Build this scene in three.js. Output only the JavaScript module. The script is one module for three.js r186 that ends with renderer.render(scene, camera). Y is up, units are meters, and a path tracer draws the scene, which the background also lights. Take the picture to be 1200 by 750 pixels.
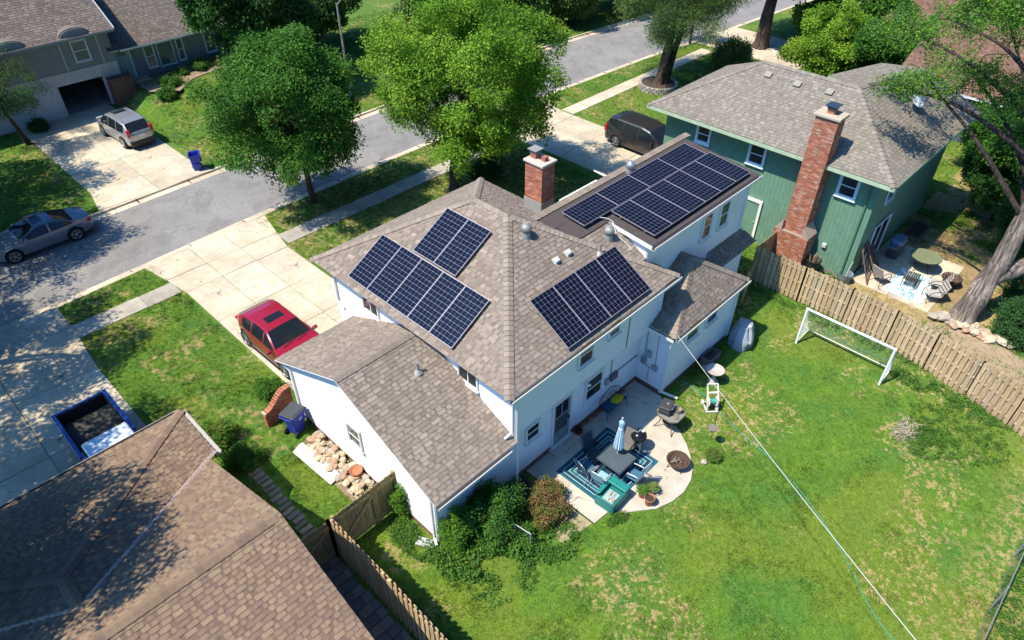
import * as THREE from 'three';
import { mergeGeometries, toCreasedNormals } from 'three/addons/utils/BufferGeometryUtils.js';
import { RoundedBoxGeometry } from 'three/addons/geometries/RoundedBoxGeometry.js';
import { Sky } from 'three/addons/objects/Sky.js';

// ---------- camera, sky, sun, exposure ----------
const scene = new THREE.Scene();
const camera = new THREE.PerspectiveCamera(49.19, 1.6, 0.1, 3000);
camera.position.set(-9.733, 19.224, 9.556);
camera.rotation.order = 'YXZ';
camera.rotation.set(-0.69091, -0.79956, 0.002586);
camera.updateMatrixWorld();
const SUN = new THREE.Vector3(-0.56, 1, -0.195).normalize();
const sky = new Sky();
sky.scale.setScalar(1500);
sky.name = 'sky';
sky.userData = { label: 'clear blue summer sky over the houses', category: 'sky', kind: 'structure' };
{
  const u = sky.material.uniforms;
  u.turbidity.value = 7; u.rayleigh.value = 0.6; u.mieCoefficient.value = 0.004; u.mieDirectionalG.value = 0.8;
  u.sunPosition.value.copy(SUN);
  if (u.cloudCoverage) u.cloudCoverage.value = 0;
}
scene.add(sky);
scene.environmentIntensity = 0.255;
const sun = new THREE.DirectionalLight(new THREE.Color(1.0, 0.89, 0.69), 5);
sun.position.copy(SUN).multiplyScalar(90).add(new THREE.Vector3(10, 0, -14));
sun.target.position.set(10, 0, -14);
sun.castShadow = true;
sun.shadow.mapSize.set(4096, 4096);
Object.assign(sun.shadow.camera, { left: -65, right: 65, top: 65, bottom: -65, near: 1, far: 220 });
sun.shadow.radius = 1.2;
scene.add(sun, sun.target);
const renderer = new THREE.WebGLRenderer({ antialias: true });
renderer.setSize(1024, 640);
renderer.toneMapping = THREE.LinearToneMapping;
renderer.toneMappingExposure = 1.44;
renderer.shadowMap.enabled = true;

// ---------- helpers ----------
const V = (x, y, z) => new THREE.Vector3(x, y, z);
function rngOf(seed) { let a = seed >>> 0; return () => { a = (a + 0x6D2B79F5) | 0; let t = Math.imul(a ^ (a >>> 15), 1 | a); t = (t + Math.imul(t ^ (t >>> 7), 61 | t)) ^ t; return ((t ^ (t >>> 14)) >>> 0) / 4294967296; }; }
const R0 = rngOf(20240611);
const rr = (a, b, r = R0) => a + (b - a) * r();
const pick = (a, r = R0) => a[Math.floor(r() * a.length) % a.length];
const clamp = (x, a = 0, b = 1) => Math.max(a, Math.min(b, x));
const lerp = (a, b, t) => a + (b - a) * t;
const sstep = (a, b, x) => { const t = clamp((x - a) / (b - a)); return t * t * (3 - 2 * t); };
function hash2(x, y, s = 0) { let h = Math.imul(x | 0, 374761393) + Math.imul(y | 0, 668265263) + Math.imul(s | 0, 982451653); h = Math.imul(h ^ (h >>> 13), 1274126177); return ((h ^ (h >>> 16)) >>> 0) / 4294967296; }
function vnoise(x, y, s = 0, per = 0) {
  const xi = Math.floor(x), yi = Math.floor(y), fx = x - xi, fy = y - yi, u = fx * fx * (3 - 2 * fx), v = fy * fy * (3 - 2 * fy);
  const w = (k) => (per ? ((k % per) + per) % per : k);
  const a = hash2(w(xi), w(yi), s), b = hash2(w(xi + 1), w(yi), s), c = hash2(w(xi), w(yi + 1), s), d = hash2(w(xi + 1), w(yi + 1), s);
  return a + (b - a) * u + (c - a) * v + (a - b - c + d) * u * v;
}
function fbm(x, y, o = 4, s = 0) { let t = 0, a = 0.5, n = 0; for (let i = 0; i < o; i++) { t += a * vnoise(x, y, s + i * 7); n += a; x *= 2.03; y *= 2.03; a *= 0.5; } return t / n; }
// the photograph's pixel (1200x750) on the level y, in metres: positions are read off the ground, a wall top or an eave of known height
const CAMF = 819.17, _q = camera.quaternion.clone();
function G(u, v, y = 0) {
  const d = V((u - 600) / CAMF, -(v - 375) / CAMF, -1).applyQuaternion(_q);
  return camera.position.clone().addScaledVector(d, (y - camera.position.y) / d.y);
}
// textures
function tex(size, fn, srgb = true) {
  const d = new Uint8Array(size * size * 4);
  for (let j = 0; j < size; j++) for (let i = 0; i < size; i++) {
    const c = fn(i, j, size), k = (j * size + i) * 4;
    if (typeof c === 'number') { d[k] = d[k + 1] = d[k + 2] = clamp(c) * 255; } else { d[k] = clamp(c[0]) * 255; d[k + 1] = clamp(c[1]) * 255; d[k + 2] = clamp(c[2]) * 255; }
    d[k + 3] = 255;
  }
  const t = new THREE.DataTexture(d, size, size);
  t.wrapS = t.wrapT = THREE.RepeatWrapping; t.magFilter = THREE.LinearFilter; t.minFilter = THREE.LinearMipmapLinearFilter; t.generateMipmaps = true;
  if (srgb) t.colorSpace = THREE.SRGBColorSpace;
  t.needsUpdate = true;
  return t;
}
function rep(t, m, n = m) { const c = t.clone(); c.repeat.set(1 / m, 1 / n); c.needsUpdate = true; return c; }
function pfbm(i, j, size, cells, o, s) { let t = 0, a = 0.5, n = 0, c = cells; for (let k = 0; k < o; k++) { t += a * vnoise(i / size * c, j / size * c, s + k, c); n += a; c *= 2; a *= 0.55; } return t / n; }
const grainT = tex(512, (i, j, S) => 0.80 + 0.20 * (0.55 * pfbm(i, j, S, 8, 4, 1) + 0.45 * hash2(i, j, 4)));
const grainL = tex(256, (i, j, S) => 0.95 + 0.05 * (0.6 * pfbm(i, j, S, 6, 4, 2) + 0.4 * hash2(i, j, 8)));
const grainB = tex(256, (i, j, S) => 0.5 * pfbm(i, j, S, 16, 4, 3) + 0.5 * hash2(i, j, 9), false);
const asphaltT = tex(1024, (i, j, S) => {
  const p = pfbm(i, j, S, 5, 5, 21), st = pfbm(i, j * 1.0, S, 12, 3, 31), g = hash2(i, j, 5), g2 = vnoise(i / 2.2, j / 2.2, 8);
  let v = 0.72 + 0.11 * (p - 0.5) + 0.24 * (g - 0.5) + 0.24 * (g2 - 0.5);
  v -= 0.07 * sstep(0.50, 0.72, st) * (0.35 + 0.65 * g2);
  const cr = Math.abs(pfbm(i, j, S, 3, 4, 77) - 0.5); if (cr < 0.003 && p > 0.47) v -= 0.16;
  return [v * 1.0, v * 0.985, v * 0.97];
});
const concreteT = tex(1024, (i, j, S) => {
  const p = pfbm(i, j, S, 4, 5, 41), q = pfbm(i, j, S, 24, 3, 43), g = hash2(i, j, 6);
  let v = 0.86 + 0.20 * (p - 0.5) + 0.12 * (q - 0.5) + 0.07 * (g - 0.5);
  const sp = vnoise(i / 9, j / 9, 55, 0); if (sp > 0.93) v -= 0.10;
  const cr = Math.abs(pfbm(i, j, S, 2, 5, 71) - 0.5); if (cr < 0.0032 && p > 0.45) v -= 0.24;
  return [v, v * (0.985 + 0.02 * p), v * (0.95 + 0.05 * q)];
});
const woodT = tex(512, (i, j, S) => { // grain runs along v
  const w = pfbm(i * 1.0, j * 0.06, S, 32, 3, 61), k = vnoise(i / 34, j / 60, 63), g = hash2(i, j >> 3, 7);
  const v = 0.86 + 0.30 * (w - 0.5) + 0.16 * (k - 0.5) + 0.08 * (g - 0.5);
  return [v, v * 0.99, v * 0.97];
});
const barkT = tex(256, (i, j, S) => { const v = 0.6 + 0.8 * (pfbm(i, j * 0.25, S, 16, 3, 81) - 0.5) + 0.15 * (hash2(i, j, 2) - 0.5); return [v, v * 0.97, v * 0.94]; });
const plainCache = new Map();
function std(r, g, b, rough = 0.85, o = {}) {
  const m = new THREE.MeshStandardMaterial({ roughness: rough, side: THREE.DoubleSide, ...o });
  m.color.setRGB(r, g, b);
  return m;
}
const gr = (r, g, b, rough = 0.85, m = 1.2, o = {}) => std(r, g, b, rough, { map: rep(grainT, m), ...o });

// geometry accumulator: convex polygons with flat normals, uv in metres and an optional colour
class Acc {
  constructor(col = false) { this.p = []; this.n = []; this.u = []; this.c = col ? [] : null; }
  poly(pts, c, flip) {
    const P = flip ? pts.slice().reverse() : pts;
    if (P.length < 3) return this;
    const n = V(0, 0, 0), a = V(), b = V();
    for (let i = 1; i + 1 < P.length; i++) { a.subVectors(P[i], P[0]); b.subVectors(P[i + 1], P[0]); n.add(a.cross(b)); }
    if (n.lengthSq() < 1e-14) return this; n.normalize();
    const ax = Math.abs(n.x), ay = Math.abs(n.y), az = Math.abs(n.z);
    const uv = (q) => (ay >= ax && ay >= az ? [q.x, q.z] : ax >= az ? [q.z, q.y] : [q.x, q.y]);
    for (let i = 1; i + 1 < P.length; i++) for (const q of [P[0], P[i], P[i + 1]]) {
      this.p.push(q.x, q.y, q.z); this.n.push(n.x, n.y, n.z); this.u.push(...uv(q)); if (this.c) this.c.push(...c);
    }
    return this;
  }
  // prism between two matching rings
  prism(top, bot, c, capB = true) {
    this.poly(top, c); if (capB) this.poly(bot, c, true);
    for (let i = 0; i < top.length; i++) { const j = (i + 1) % top.length; this.poly([top[j], top[i], bot[i], bot[j]], c); }
    return this;
  }
  box(x0, x1, y0, y1, z0, z1, c) {
    return this.prism([V(x0, y1, z0), V(x0, y1, z1), V(x1, y1, z1), V(x1, y1, z0)], [V(x0, y0, z0), V(x0, y0, z1), V(x1, y0, z1), V(x1, y0, z0)], c);
  }
  get geo() {
    const g = new THREE.BufferGeometry();
    g.setAttribute('position', new THREE.Float32BufferAttribute(this.p, 3));
    g.setAttribute('normal', new THREE.Float32BufferAttribute(this.n, 3));
    g.setAttribute('uv', new THREE.Float32BufferAttribute(this.u, 2));
    if (this.c) g.setAttribute('color', new THREE.Float32BufferAttribute(this.c, 3));
    return g;
  }
}
function boxUV(g) {
  if (g.index) g = g.toNonIndexed();
  const p = g.attributes.position, n = g.attributes.normal, u = new Float32Array(p.count * 2);
  for (let i = 0; i < p.count; i += 3) {
    let ax = 0, ay = 0, az = 0; for (let k = 0; k < 3; k++) { ax += Math.abs(n.getX(i + k)); ay += Math.abs(n.getY(i + k)); az += Math.abs(n.getZ(i + k)); }
    for (let k = i; k < i + 3; k++) {
      const x = p.getX(k), y = p.getY(k), z = p.getZ(k);
      if (ay >= ax && ay >= az) { u[k * 2] = x; u[k * 2 + 1] = z; } else if (ax >= az) { u[k * 2] = z; u[k * 2 + 1] = y; } else { u[k * 2] = x; u[k * 2 + 1] = y; }
    }
  }
  g.setAttribute('uv', new THREE.BufferAttribute(u, 2));
  return g;
}
const strip = (g) => { for (const k of Object.keys(g.attributes)) if (!['position', 'normal', 'uv', 'color'].includes(k)) g.deleteAttribute(k); return g; };
const names = new Map();
function numbered(n) { const k = names.get(n) ?? 0; names.set(n, k + 1); return k ? n + '_' + String(k).padStart(3, '0') : n; }
function mesh(name, geos, mat, parent) {
  const L = (Array.isArray(geos) ? geos : [geos]).map((g) => strip(g instanceof Acc ? g.geo : boxUV(g)));
  const m = new THREE.Mesh(L.length === 1 ? L[0] : mergeGeometries(L), mat);
  m.name = parent && parent !== scene ? name : numbered(name);
  (parent ?? scene).add(m);
  return m;
}
function tag(o, label, category, group, kind) { Object.assign(o.userData, { label, category }); if (group) o.userData.group = group; if (kind) o.userData.kind = kind; return o; }
function thing(name, label, category, pos = [0, 0, 0], turn = 0, group) {
  const o = new THREE.Group(); o.name = numbered(name); scene.add(o);
  o.position.set(...pos); o.rotation.y = turn;
  return tag(o, label, category, group);
}
function sub(name, parent, pos = [0, 0, 0]) { const o = new THREE.Group(); o.name = name; o.position.set(...pos); parent.add(o); return o; }
function copyOf(o, pos, turn, label) { const c = o.clone(); c.name = numbered(o.name.replace(/_\d{3}$/, '')); c.userData = { ...o.userData }; if (label) c.userData.label = label; c.position.set(...pos); if (turn !== undefined) c.rotation.y = turn; scene.add(c); return c; }
function struct(name, geos, mat, label, category) { const m = mesh(name, geos, mat); return tag(m, label, category, undefined, 'structure'); }
// primitive geometries
const bx = (w, h, d, x = 0, y = 0, z = 0, rx = 0, ry = 0, rz = 0) => { const g = new THREE.BoxGeometry(w, h, d); if (rx || ry || rz) g.applyMatrix4(new THREE.Matrix4().makeRotationFromEuler(new THREE.Euler(rx, ry, rz))); return g.translate(x, y, z); };
const rbx = (w, h, d, r, x = 0, y = 0, z = 0, rx = 0, ry = 0, rz = 0) => { const g = new RoundedBoxGeometry(w, h, d, 2, r); if (rx || ry || rz) g.applyMatrix4(new THREE.Matrix4().makeRotationFromEuler(new THREE.Euler(rx, ry, rz))); return g.translate(x, y, z); };
const cyl = (r0, r1, h, x = 0, y = 0, z = 0, seg = 16, rx = 0, ry = 0, rz = 0, open = false) => { const g = new THREE.CylinderGeometry(r1, r0, h, seg, 1, open); if (rx || ry || rz) g.applyMatrix4(new THREE.Matrix4().makeRotationFromEuler(new THREE.Euler(rx, ry, rz))); return g.translate(x, y, z); };
const sph = (r, x, y, z, sx = 1, sy = 1, sz = 1, a = 14, b = 10) => new THREE.SphereGeometry(r, a, b).scale(sx, sy, sz).translate(x, y, z);
function tube(pts, r, seg = 8, n = 0, smooth = true) {
  const P = pts.map((p) => (p.isVector3 ? p : V(...p)));
  const c = smooth && P.length > 2 ? new THREE.CatmullRomCurve3(P) : (() => { const k = new THREE.CurvePath(); for (let i = 0; i + 1 < P.length; i++) k.add(new THREE.LineCurve3(P[i], P[i + 1])); return k; })();
  return new THREE.TubeGeometry(c, n || Math.max(2, (P.length - 1) * 8), r, seg, false);
}
// straight bar between two points, round (seg sides) with optional taper
function rod(a, b, r0, r1 = r0, seg = 8) {
  const A = a.isVector3 ? a : V(...a), B = b.isVector3 ? b : V(...b), d = B.clone().sub(A), L = d.length();
  const g = new THREE.CylinderGeometry(r1, r0, L, seg, 1);
  g.applyQuaternion(new THREE.Quaternion().setFromUnitVectors(V(0, 1, 0), d.normalize()));
  return g.translate((A.x + B.x) / 2, (A.y + B.y) / 2, (A.z + B.z) / 2);
}
function bar(a, b, w, h, up = V(0, 1, 0)) { // rectangular bar
  const A = a.isVector3 ? a : V(...a), B = b.isVector3 ? b : V(...b), d = B.clone().sub(A), L = d.length(); d.normalize();
  const s = d.clone().cross(up); if (s.lengthSq() < 1e-6) s.set(1, 0, 0); s.normalize(); const u = s.clone().cross(d);
  const g = new THREE.BoxGeometry(L, h, w); g.applyMatrix4(new THREE.Matrix4().makeBasis(d, u, s));
  return g.translate((A.x + B.x) / 2, (A.y + B.y) / 2, (A.z + B.z) / 2);
}
const lathe = (pts, seg = 20) => new THREE.LatheGeometry(pts.map(([x, y]) => new THREE.Vector2(x, y)), seg);
// convex polygon clip in 2D by the half plane a*x + b*y <= c
function clipHalf(P, a, b, c) {
  const out = [];
  for (let i = 0; i < P.length; i++) {
    const p = P[i], q = P[(i + 1) % P.length], dp = a * p[0] + b * p[1] - c, dq = a * q[0] + b * q[1] - c;
    if (dp <= 0) out.push(p);
    if ((dp < 0 && dq > 0) || (dp > 0 && dq < 0)) { const t = dp / (dp - dq); out.push([p[0] + (q[0] - p[0]) * t, p[1] + (q[1] - p[1]) * t]); }
  }
  return out;
}
function clipBox(P, x0, x1, y0, y1) { let Q = clipHalf(P, 1, 0, x1); Q = clipHalf(Q, -1, 0, -x0); Q = clipHalf(Q, 0, 1, y1); return clipHalf(Q, 0, -1, -y0); }
function clipConvex(P, C) { // C counter-clockwise
  let Q = P;
  for (let i = 0; i < C.length && Q.length; i++) { const p = C[i], q = C[(i + 1) % C.length], a = q[1] - p[1], b = -(q[0] - p[0]); Q = clipHalf(Q, a, b, a * p[0] + b * p[1]); }
  return Q;
}
const area2 = (P) => { let s = 0; for (let i = 0; i < P.length; i++) { const [x, y] = P[i], [u, v] = P[(i + 1) % P.length]; s += x * v - u * y; } return s / 2; };
const ccw = (P) => (area2(P) < 0 ? P.slice().reverse() : P);

// ---------- building kit ----------
function planeOf(pts) {
  const O = pts[0], u = pts[1].clone().sub(O).normalize(), n = V();
  for (let i = 1; i + 1 < pts.length; i++) n.add(pts[i].clone().sub(O).cross(pts[i + 1].clone().sub(O)));
  n.normalize(); const v = n.clone().cross(u);
  return { O, u, v, n, to2: (p) => { const d = p.clone().sub(O); return [d.dot(u), d.dot(v)]; }, to3: (x, y, h = 0) => O.clone().addScaledVector(u, x).addScaledVector(v, y).addScaledVector(n, h) };
}
const slab = (acc, pts, t, c) => { const { n } = planeOf(pts); acc.prism(pts, pts.map((p) => p.clone().addScaledVector(n, -t)), c); };
// one roof plane in laminated shingles: each course is a strip of base pieces with raised tabs of uneven width on it;
// points counter-clockwise from above, first edge along the eave. tone 0..0.99: 0 to 0.4 base pieces, above it tabs
function shinglePlane(pts, out, seed, { expo = 0.14, w0 = 0.1, w1 = 0.34, g0 = 0.03, g1 = 0.13, th = 0.008, tab = 0.011 } = {}) {
  const r = rngOf(seed), f = planeOf(pts), P = ccw(pts.map(f.to2));
  const xs = P.map((p) => p[0]), ys = P.map((p) => p[1]), x0 = Math.min(...xs), x1 = Math.max(...xs), y1 = Math.max(...ys);
  const lay = (x, w, y, H, lo, up, tone) => {
    const Q = clipConvex([[x, y], [x + w, y], [x + w, y + H], [x, y + H]], P);
    if (Q.length < 3 || Math.abs(area2(Q)) < 0.0008) return;
    const h = (p) => lerp(lo, up, (p[1] - y) / H), top = Q.map((p) => f.to3(p[0], p[1], h(p))), bot = Q.map((p) => f.to3(p[0], p[1], -0.004));
    out.push({ top, bot, tone, at: top[0] });
  };
  for (let k = 0, y = -0.02; y < y1; k++, y += expo) {
    for (let x = x0 - r() * 0.9; x < x1;) { const w = rr(0.3, 0.9, r); lay(x, w - 0.003, y, expo + 0.03, th, 0.001, 0.35 * clamp(0.6 * r() + 0.4 * fbm(x * 0.8 + seed, y * 1.3, 2, seed))); x += w; }
    for (let x = x0 - r() * w1; x < x1;) { const w = rr(w0, w1, r); lay(x, w, y - 0.002, expo + 0.012, th + tab * rr(0.8, 1.2, r), 0.003, 0.12 + 0.87 * clamp(0.75 * r() + 0.25 * fbm(x * 0.8 + seed, y * 1.3 + 5, 2, seed))); x += w + rr(g0, g1, r); }
  }
}
function shadeOf(c, k) { return [c[0] * k, c[1] * k, c[2] * k]; }
const bumpGrain = rep(grainB, 0.35);
function shingleMats(cols) { return cols.map((c) => std(...c, 0.95, { map: rep(grainT, 0.5), bumpMap: bumpGrain, bumpScale: 0.002 })); }
const shMerged = std(1, 1, 1, 0.95, { vertexColors: true, map: rep(grainT, 0.5), bumpMap: bumpGrain, bumpScale: 0.002 });
function layShingles(roof, pieces, cols, singles = 0) {
  const r = rngOf(pieces.length), mats = shingleMats(cols);
  pieces.forEach((p) => { p.d = p.at.distanceTo(camera.position); const q = p.at.clone().project(camera); if (Math.abs(q.x) > 1 || Math.abs(q.y) > 1 || q.z > 1) p.d += 100; });
  pieces.forEach((p) => { p.tone = Math.min(cols.length - 1, Math.floor(p.tone * cols.length)); });
  pieces.sort((a, b) => a.d - b.d);
  const acc = new Acc(true);
  pieces.forEach((p, i) => {
    if (i < singles) { const m = mesh('shingle', new Acc().prism(p.top, p.bot, null, false), mats[p.tone], roof); m.name = 'shingle' + (i ? '_' + String(i).padStart(3, '0') : ''); } else acc.prism(p.top, p.bot, shadeOf(cols[p.tone], rr(0.9, 1.1, r)), false);
  });
  if (acc.p.length) { const m = mesh('shingles', acc, shMerged, roof); m.userData.kind = 'stuff'; }
}
function ridgeCaps(roof, A, B, nL, nR, cols, { step = 0.17, half = 0.16 } = {}) {
  const d = B.clone().sub(A), L = d.length(); d.normalize();
  const wing = (n) => { const w = n.clone().cross(d).normalize(); if (w.y > 0) w.negate(); return w; };
  let a = wing(nL), b = wing(nR); if (a.dot(b) > 0.999) b = a.clone().negate();
  const up = nL.clone().add(nR).normalize();
  const mats = shingleMats(cols), len = step + 0.06;
  const ring = (h) => [a.clone().multiplyScalar(half).addScaledVector(up, h), V(0, 0, 0).addScaledVector(up, h + 0.012), b.clone().multiplyScalar(half).addScaledVector(up, h)];
  const acc = new Acc(), r0 = ring(0.052), r1 = ring(0.02).map((p) => p.addScaledVector(d, len)), q0 = ring(0.004);
  for (let k = 0; k < 2; k++) { acc.poly([r0[k], r0[k + 1], r1[k + 1], r1[k]]); acc.poly([r0[k + 1], r0[k], q0[k], q0[k + 1]]); }
  const g = acc.geo, n = Math.floor(L / step);
  for (let i = 0; i < n; i++) { const m = new THREE.Mesh(g, mats[Math.floor(R0() * mats.length)]); m.name = 'ridge_cap'; m.position.copy(A).addScaledVector(d, i * step); roof.add(m); }
}
function siding(name, pts, mat, parent, { expo = 0.14, lip = 0.018 } = {}) {
  const f = planeOf(pts), P = ccw(pts.map(f.to2)), ys = P.map((p) => p[1]), y0 = Math.min(...ys), y1 = Math.max(...ys), acc = new Acc();
  for (let y = y0; y < y1 - 0.005; y += expo) {
    const t = Math.min(y + expo, y1), Q = clipHalf(clipHalf(P, 0, 1, t), 0, -1, -y);
    if (Q.length < 3) continue;
    const h = (p) => lerp(lip, 0.001, (p[1] - y) / expo);
    acc.poly(Q.map((p) => f.to3(p[0], p[1], h(p))));
    const low = Q.filter((p) => p[1] < y + 1e-6); if (low.length > 1) { const xa = Math.min(...low.map((p) => p[0])), xb = Math.max(...low.map((p) => p[0])); acc.poly([f.to3(xa, y, 0), f.to3(xb, y, 0), f.to3(xb, y, lip), f.to3(xa, y, lip)]); }
  }
  return mesh(name, acc, mat, parent);
}
const glassDark = std(0.018, 0.022, 0.026, 0.06, { metalness: 0, envMapIntensity: 1 });
const glassGrey = std(0.05, 0.065, 0.07, 0.08);
const white = std(0.82, 0.82, 0.80, 0.5, { map: rep(grainL, 0.9) });
const whiteSiding = std(0.87, 0.87, 0.855, 0.6, { map: rep(grainL, 1.4) });
const gutterIn = gr(0.06, 0.045, 0.035, 0.95, 0.6);
function onWall(name, parent, P, u, n) { const g = new THREE.Group(); g.name = name; g.matrix.makeBasis(u, V(0, 1, 0), n).setPosition(P.clone().addScaledVector(n, 0.016)); g.matrix.decompose(g.position, g.quaternion, g.scale); parent.add(g); return g; }
function windowAt(parent, P, u, n, w, h, { frame = white, glass = glassDark, kind = 'hung', t = 0.07, sill = true } = {}) {
  const g = onWall('window', parent, P, u, n);
  mesh('frame', [bx(w + 2 * t, t, 0.06, 0, h + t / 2, 0.03), bx(w + 2 * t, t, 0.06, 0, -t / 2, 0.03), bx(t, h, 0.06, -w / 2 - t / 2, h / 2, 0.03), bx(t, h, 0.06, w / 2 + t / 2, h / 2, 0.03)], frame, g);
  if (sill) mesh('sill', bx(w + 2 * t + 0.06, 0.035, 0.11, 0, -t - 0.02, 0.05), frame, g);
  if (kind === 'hung') {
    mesh('pane', bx(w - 0.05, h / 2 - 0.05, 0.008, 0, h * 0.75, 0.022), glass, g); mesh('pane', bx(w - 0.05, h / 2 - 0.05, 0.008, 0, h * 0.25, 0.012), glass, g);
    mesh('sash', [bx(w, 0.045, 0.03, 0, h / 2, 0.022), bx(0.03, h, 0.026, -w / 2 + 0.015, h / 2, 0.02), bx(0.03, h, 0.026, w / 2 - 0.015, h / 2, 0.02), bx(w - 0.06, 0.03, 0.026, 0, 0.015, 0.02), bx(w - 0.06, 0.03, 0.026, 0, h - 0.015, 0.02)], frame, g);
  } else if (kind === 'slider') {
    for (const s of [-1, 1]) mesh('pane', bx(w / 2 - 0.04, h - 0.05, 0.008, s * w / 4, h / 2, 0.015 + s * 0.004), glass, g);
    mesh('sash', [bx(0.04, h, 0.03, 0, h / 2, 0.022), bx(w, 0.03, 0.026, 0, 0.015, 0.02), bx(w, 0.03, 0.026, 0, h - 0.015, 0.02)], frame, g);
  } else mesh('pane', bx(w, h, 0.008, 0, h / 2, 0.015), glass, g);
  return g;
}
// trough gutter from A to B, hung on the outer side OUT of the eave
function gutter(parent, A, B, out, mat = white, inside = gutterIn) {
  const a = A.clone().addScaledVector(out, 0.065), b = B.clone().addScaledVector(out, 0.065), d = V(0, -0.06, 0);
  const g = sub('gutter', parent);
  mesh('trough', [bar(a.clone().add(V(0, -0.1, 0)), b.clone().add(V(0, -0.1, 0)), 0.11, 0.012), bar(a.clone().addScaledVector(out, 0.06).add(d), b.clone().addScaledVector(out, 0.06).add(d), 0.012, 0.1), bar(a.clone().addScaledVector(out, 0.064).add(V(0, -0.006, 0)), b.clone().addScaledVector(out, 0.064).add(V(0, -0.006, 0)), 0.02, 0.014)], mat, g);
  mesh('leaf_litter', bar(a.clone().add(V(0, -0.065, 0)), b.clone().add(V(0, -0.065, 0)), 0.105, 0.05), inside, g);
}
function downspout(parent, pts, mat = white, w = 0.075) { const L = []; for (let i = 0; i + 1 < pts.length; i++) L.push(bar(V(...pts[i]), V(...pts[i + 1]), w, w * 0.8, Math.abs(pts[i + 1][1] - pts[i][1]) > 0.3 ? V(1, 0, 0) : V(0, 1, 0))); return mesh('downspout', L, mat, parent); }
const brickCols = [[0.50, 0.18, 0.095], [0.45, 0.15, 0.085], [0.54, 0.215, 0.115], [0.40, 0.14, 0.085], [0.55, 0.25, 0.145], [0.48, 0.165, 0.08]];
const brickMat = std(1, 1, 1, 0.92, { vertexColors: true, map: rep(grainT, 0.4) });
const mortar = gr(0.36, 0.31, 0.26, 0.95, 0.6);
function brickPart(name, parent, x0, x1, z0, z1, y0, y1, seed = 1, cols = brickCols, bl = 0.21, bh = 0.072) {
  const g = sub(name, parent), acc = new Acc(true), r = rngOf(seed), e = 0.006, m = 0.011;
  mesh('mortar', bx(x1 - x0 - 2 * e, y1 - y0, z1 - z0 - 2 * e, (x0 + x1) / 2, (y0 + y1) / 2, (z0 + z1) / 2), mortar, g);
  let k = 0;
  for (let y = y0; y < y1 - 0.02; y += bh, k++) {
    const yt = Math.min(y + bh - m, y1);
    for (const [s, a0, a1] of [[0, x0, x1], [1, x0, x1], [2, z0, z1], [3, z0, z1]]) {
      const n = Math.max(1, Math.round((a1 - a0) / bl));
      const cuts = [a0]; for (let i = 0; i < n; i++) { const c = a0 + ((i + (k % 2 ? 0.5 : 1)) * (a1 - a0)) / n; if (c < a1 - 0.02) cuts.push(c); } cuts.push(a1);
      for (let i = 0; i + 1 < cuts.length; i++) {
        const c = shadeOf(pick(cols, r), rr(0.75, 1.2, r)), a = cuts[i] + m / 2, b = cuts[i + 1] - m / 2, p = rr(0, 0.004, r);
        if (s === 0) acc.box(a, b, y, yt, z0 - p, z0 + 0.03, c); else if (s === 1) acc.box(a, b, y, yt, z1 - 0.03, z1 + p, c);
        else if (s === 2) acc.box(x0 - p, x0 + 0.03, y, yt, a, b, c); else acc.box(x1 - 0.03, x1 + p, y, yt, a, b, c);
      }
    }
  }
  mesh('bricks', acc, brickMat, g).userData.kind = 'stuff';
  return g;
}
const galv = std(0.55, 0.57, 0.58, 0.35, { metalness: 0.7 });
const galvDull = std(0.34, 0.33, 0.31, 0.6, { metalness: 0.4 });
const blackMetal = std(0.025, 0.025, 0.027, 0.5, { metalness: 0.3 });
const darkMat = std(0.012, 0.012, 0.014, 0.9);
// spinning attic vent: base plate, neck, globe of curved blades with gaps
function turbineVent(parent, P, m = galv) {
  const g = sub('turbine_vent', parent, [P.x, P.y, P.z]); g.scale.setScalar(0.86);
  mesh('neck', [cyl(0.19, 0.165, 0.3, 0, 0.04, 0, 20)], m, g);
  mesh('core', sph(0.14, 0, 0.36, 0, 1, 0.95, 1), galvDull, g);
  const L = [];
  for (let i = 0; i < 18; i++) {
    const a = (i / 18) * Math.PI * 2, pts = [];
    for (let k = 0; k <= 8; k++) { const t = k / 8, e = (t - 0.5) * Math.PI * 0.86, rad = 0.225 * Math.cos(e), b = a + t * 0.5; pts.push([Math.cos(b) * rad, 0.36 + 0.19 * Math.sin(e), Math.sin(b) * rad, b]); }
    const acc = new Acc(); const w = 0.155;
    for (let k = 0; k < 8; k++) { const [x, y, z, b] = pts[k], [X, Y, Z, c] = pts[k + 1], s = Math.hypot(x, z) * w * 2.3, S = Math.hypot(X, Z) * w * 2.3; acc.poly([V(x, y, z), V(x - Math.sin(b) * s * 0.8 - Math.cos(b) * s * 0.22, y, z + Math.cos(b) * s * 0.8 - Math.sin(b) * s * 0.22), V(X - Math.sin(c) * S * 0.8 - Math.cos(c) * S * 0.22, Y, Z + Math.cos(c) * S * 0.8 - Math.sin(c) * S * 0.22), V(X, Y, Z)]); }
    L.push(acc.geo);
  }
  mesh('blades', L.map((x) => x), m, g);
  mesh('cap', cyl(0.1, 0.085, 0.02, 0, 0.545, 0, 16), m, g);
  return g;
}
function boxVent(parent, P, n, m, w = 0.3) {
  const g = sub('roof_vent', parent, [P.x, P.y, P.z]); g.quaternion.setFromUnitVectors(V(0, 1, 0), n);
  mesh('flashing', bx(w * 1.25, 0.008, w * 1.25, 0, 0.02, 0), m, g); mesh('hood', rbx(w, 0.12, w, 0.03, 0, 0.09, 0), m, g); return g;
}
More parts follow.
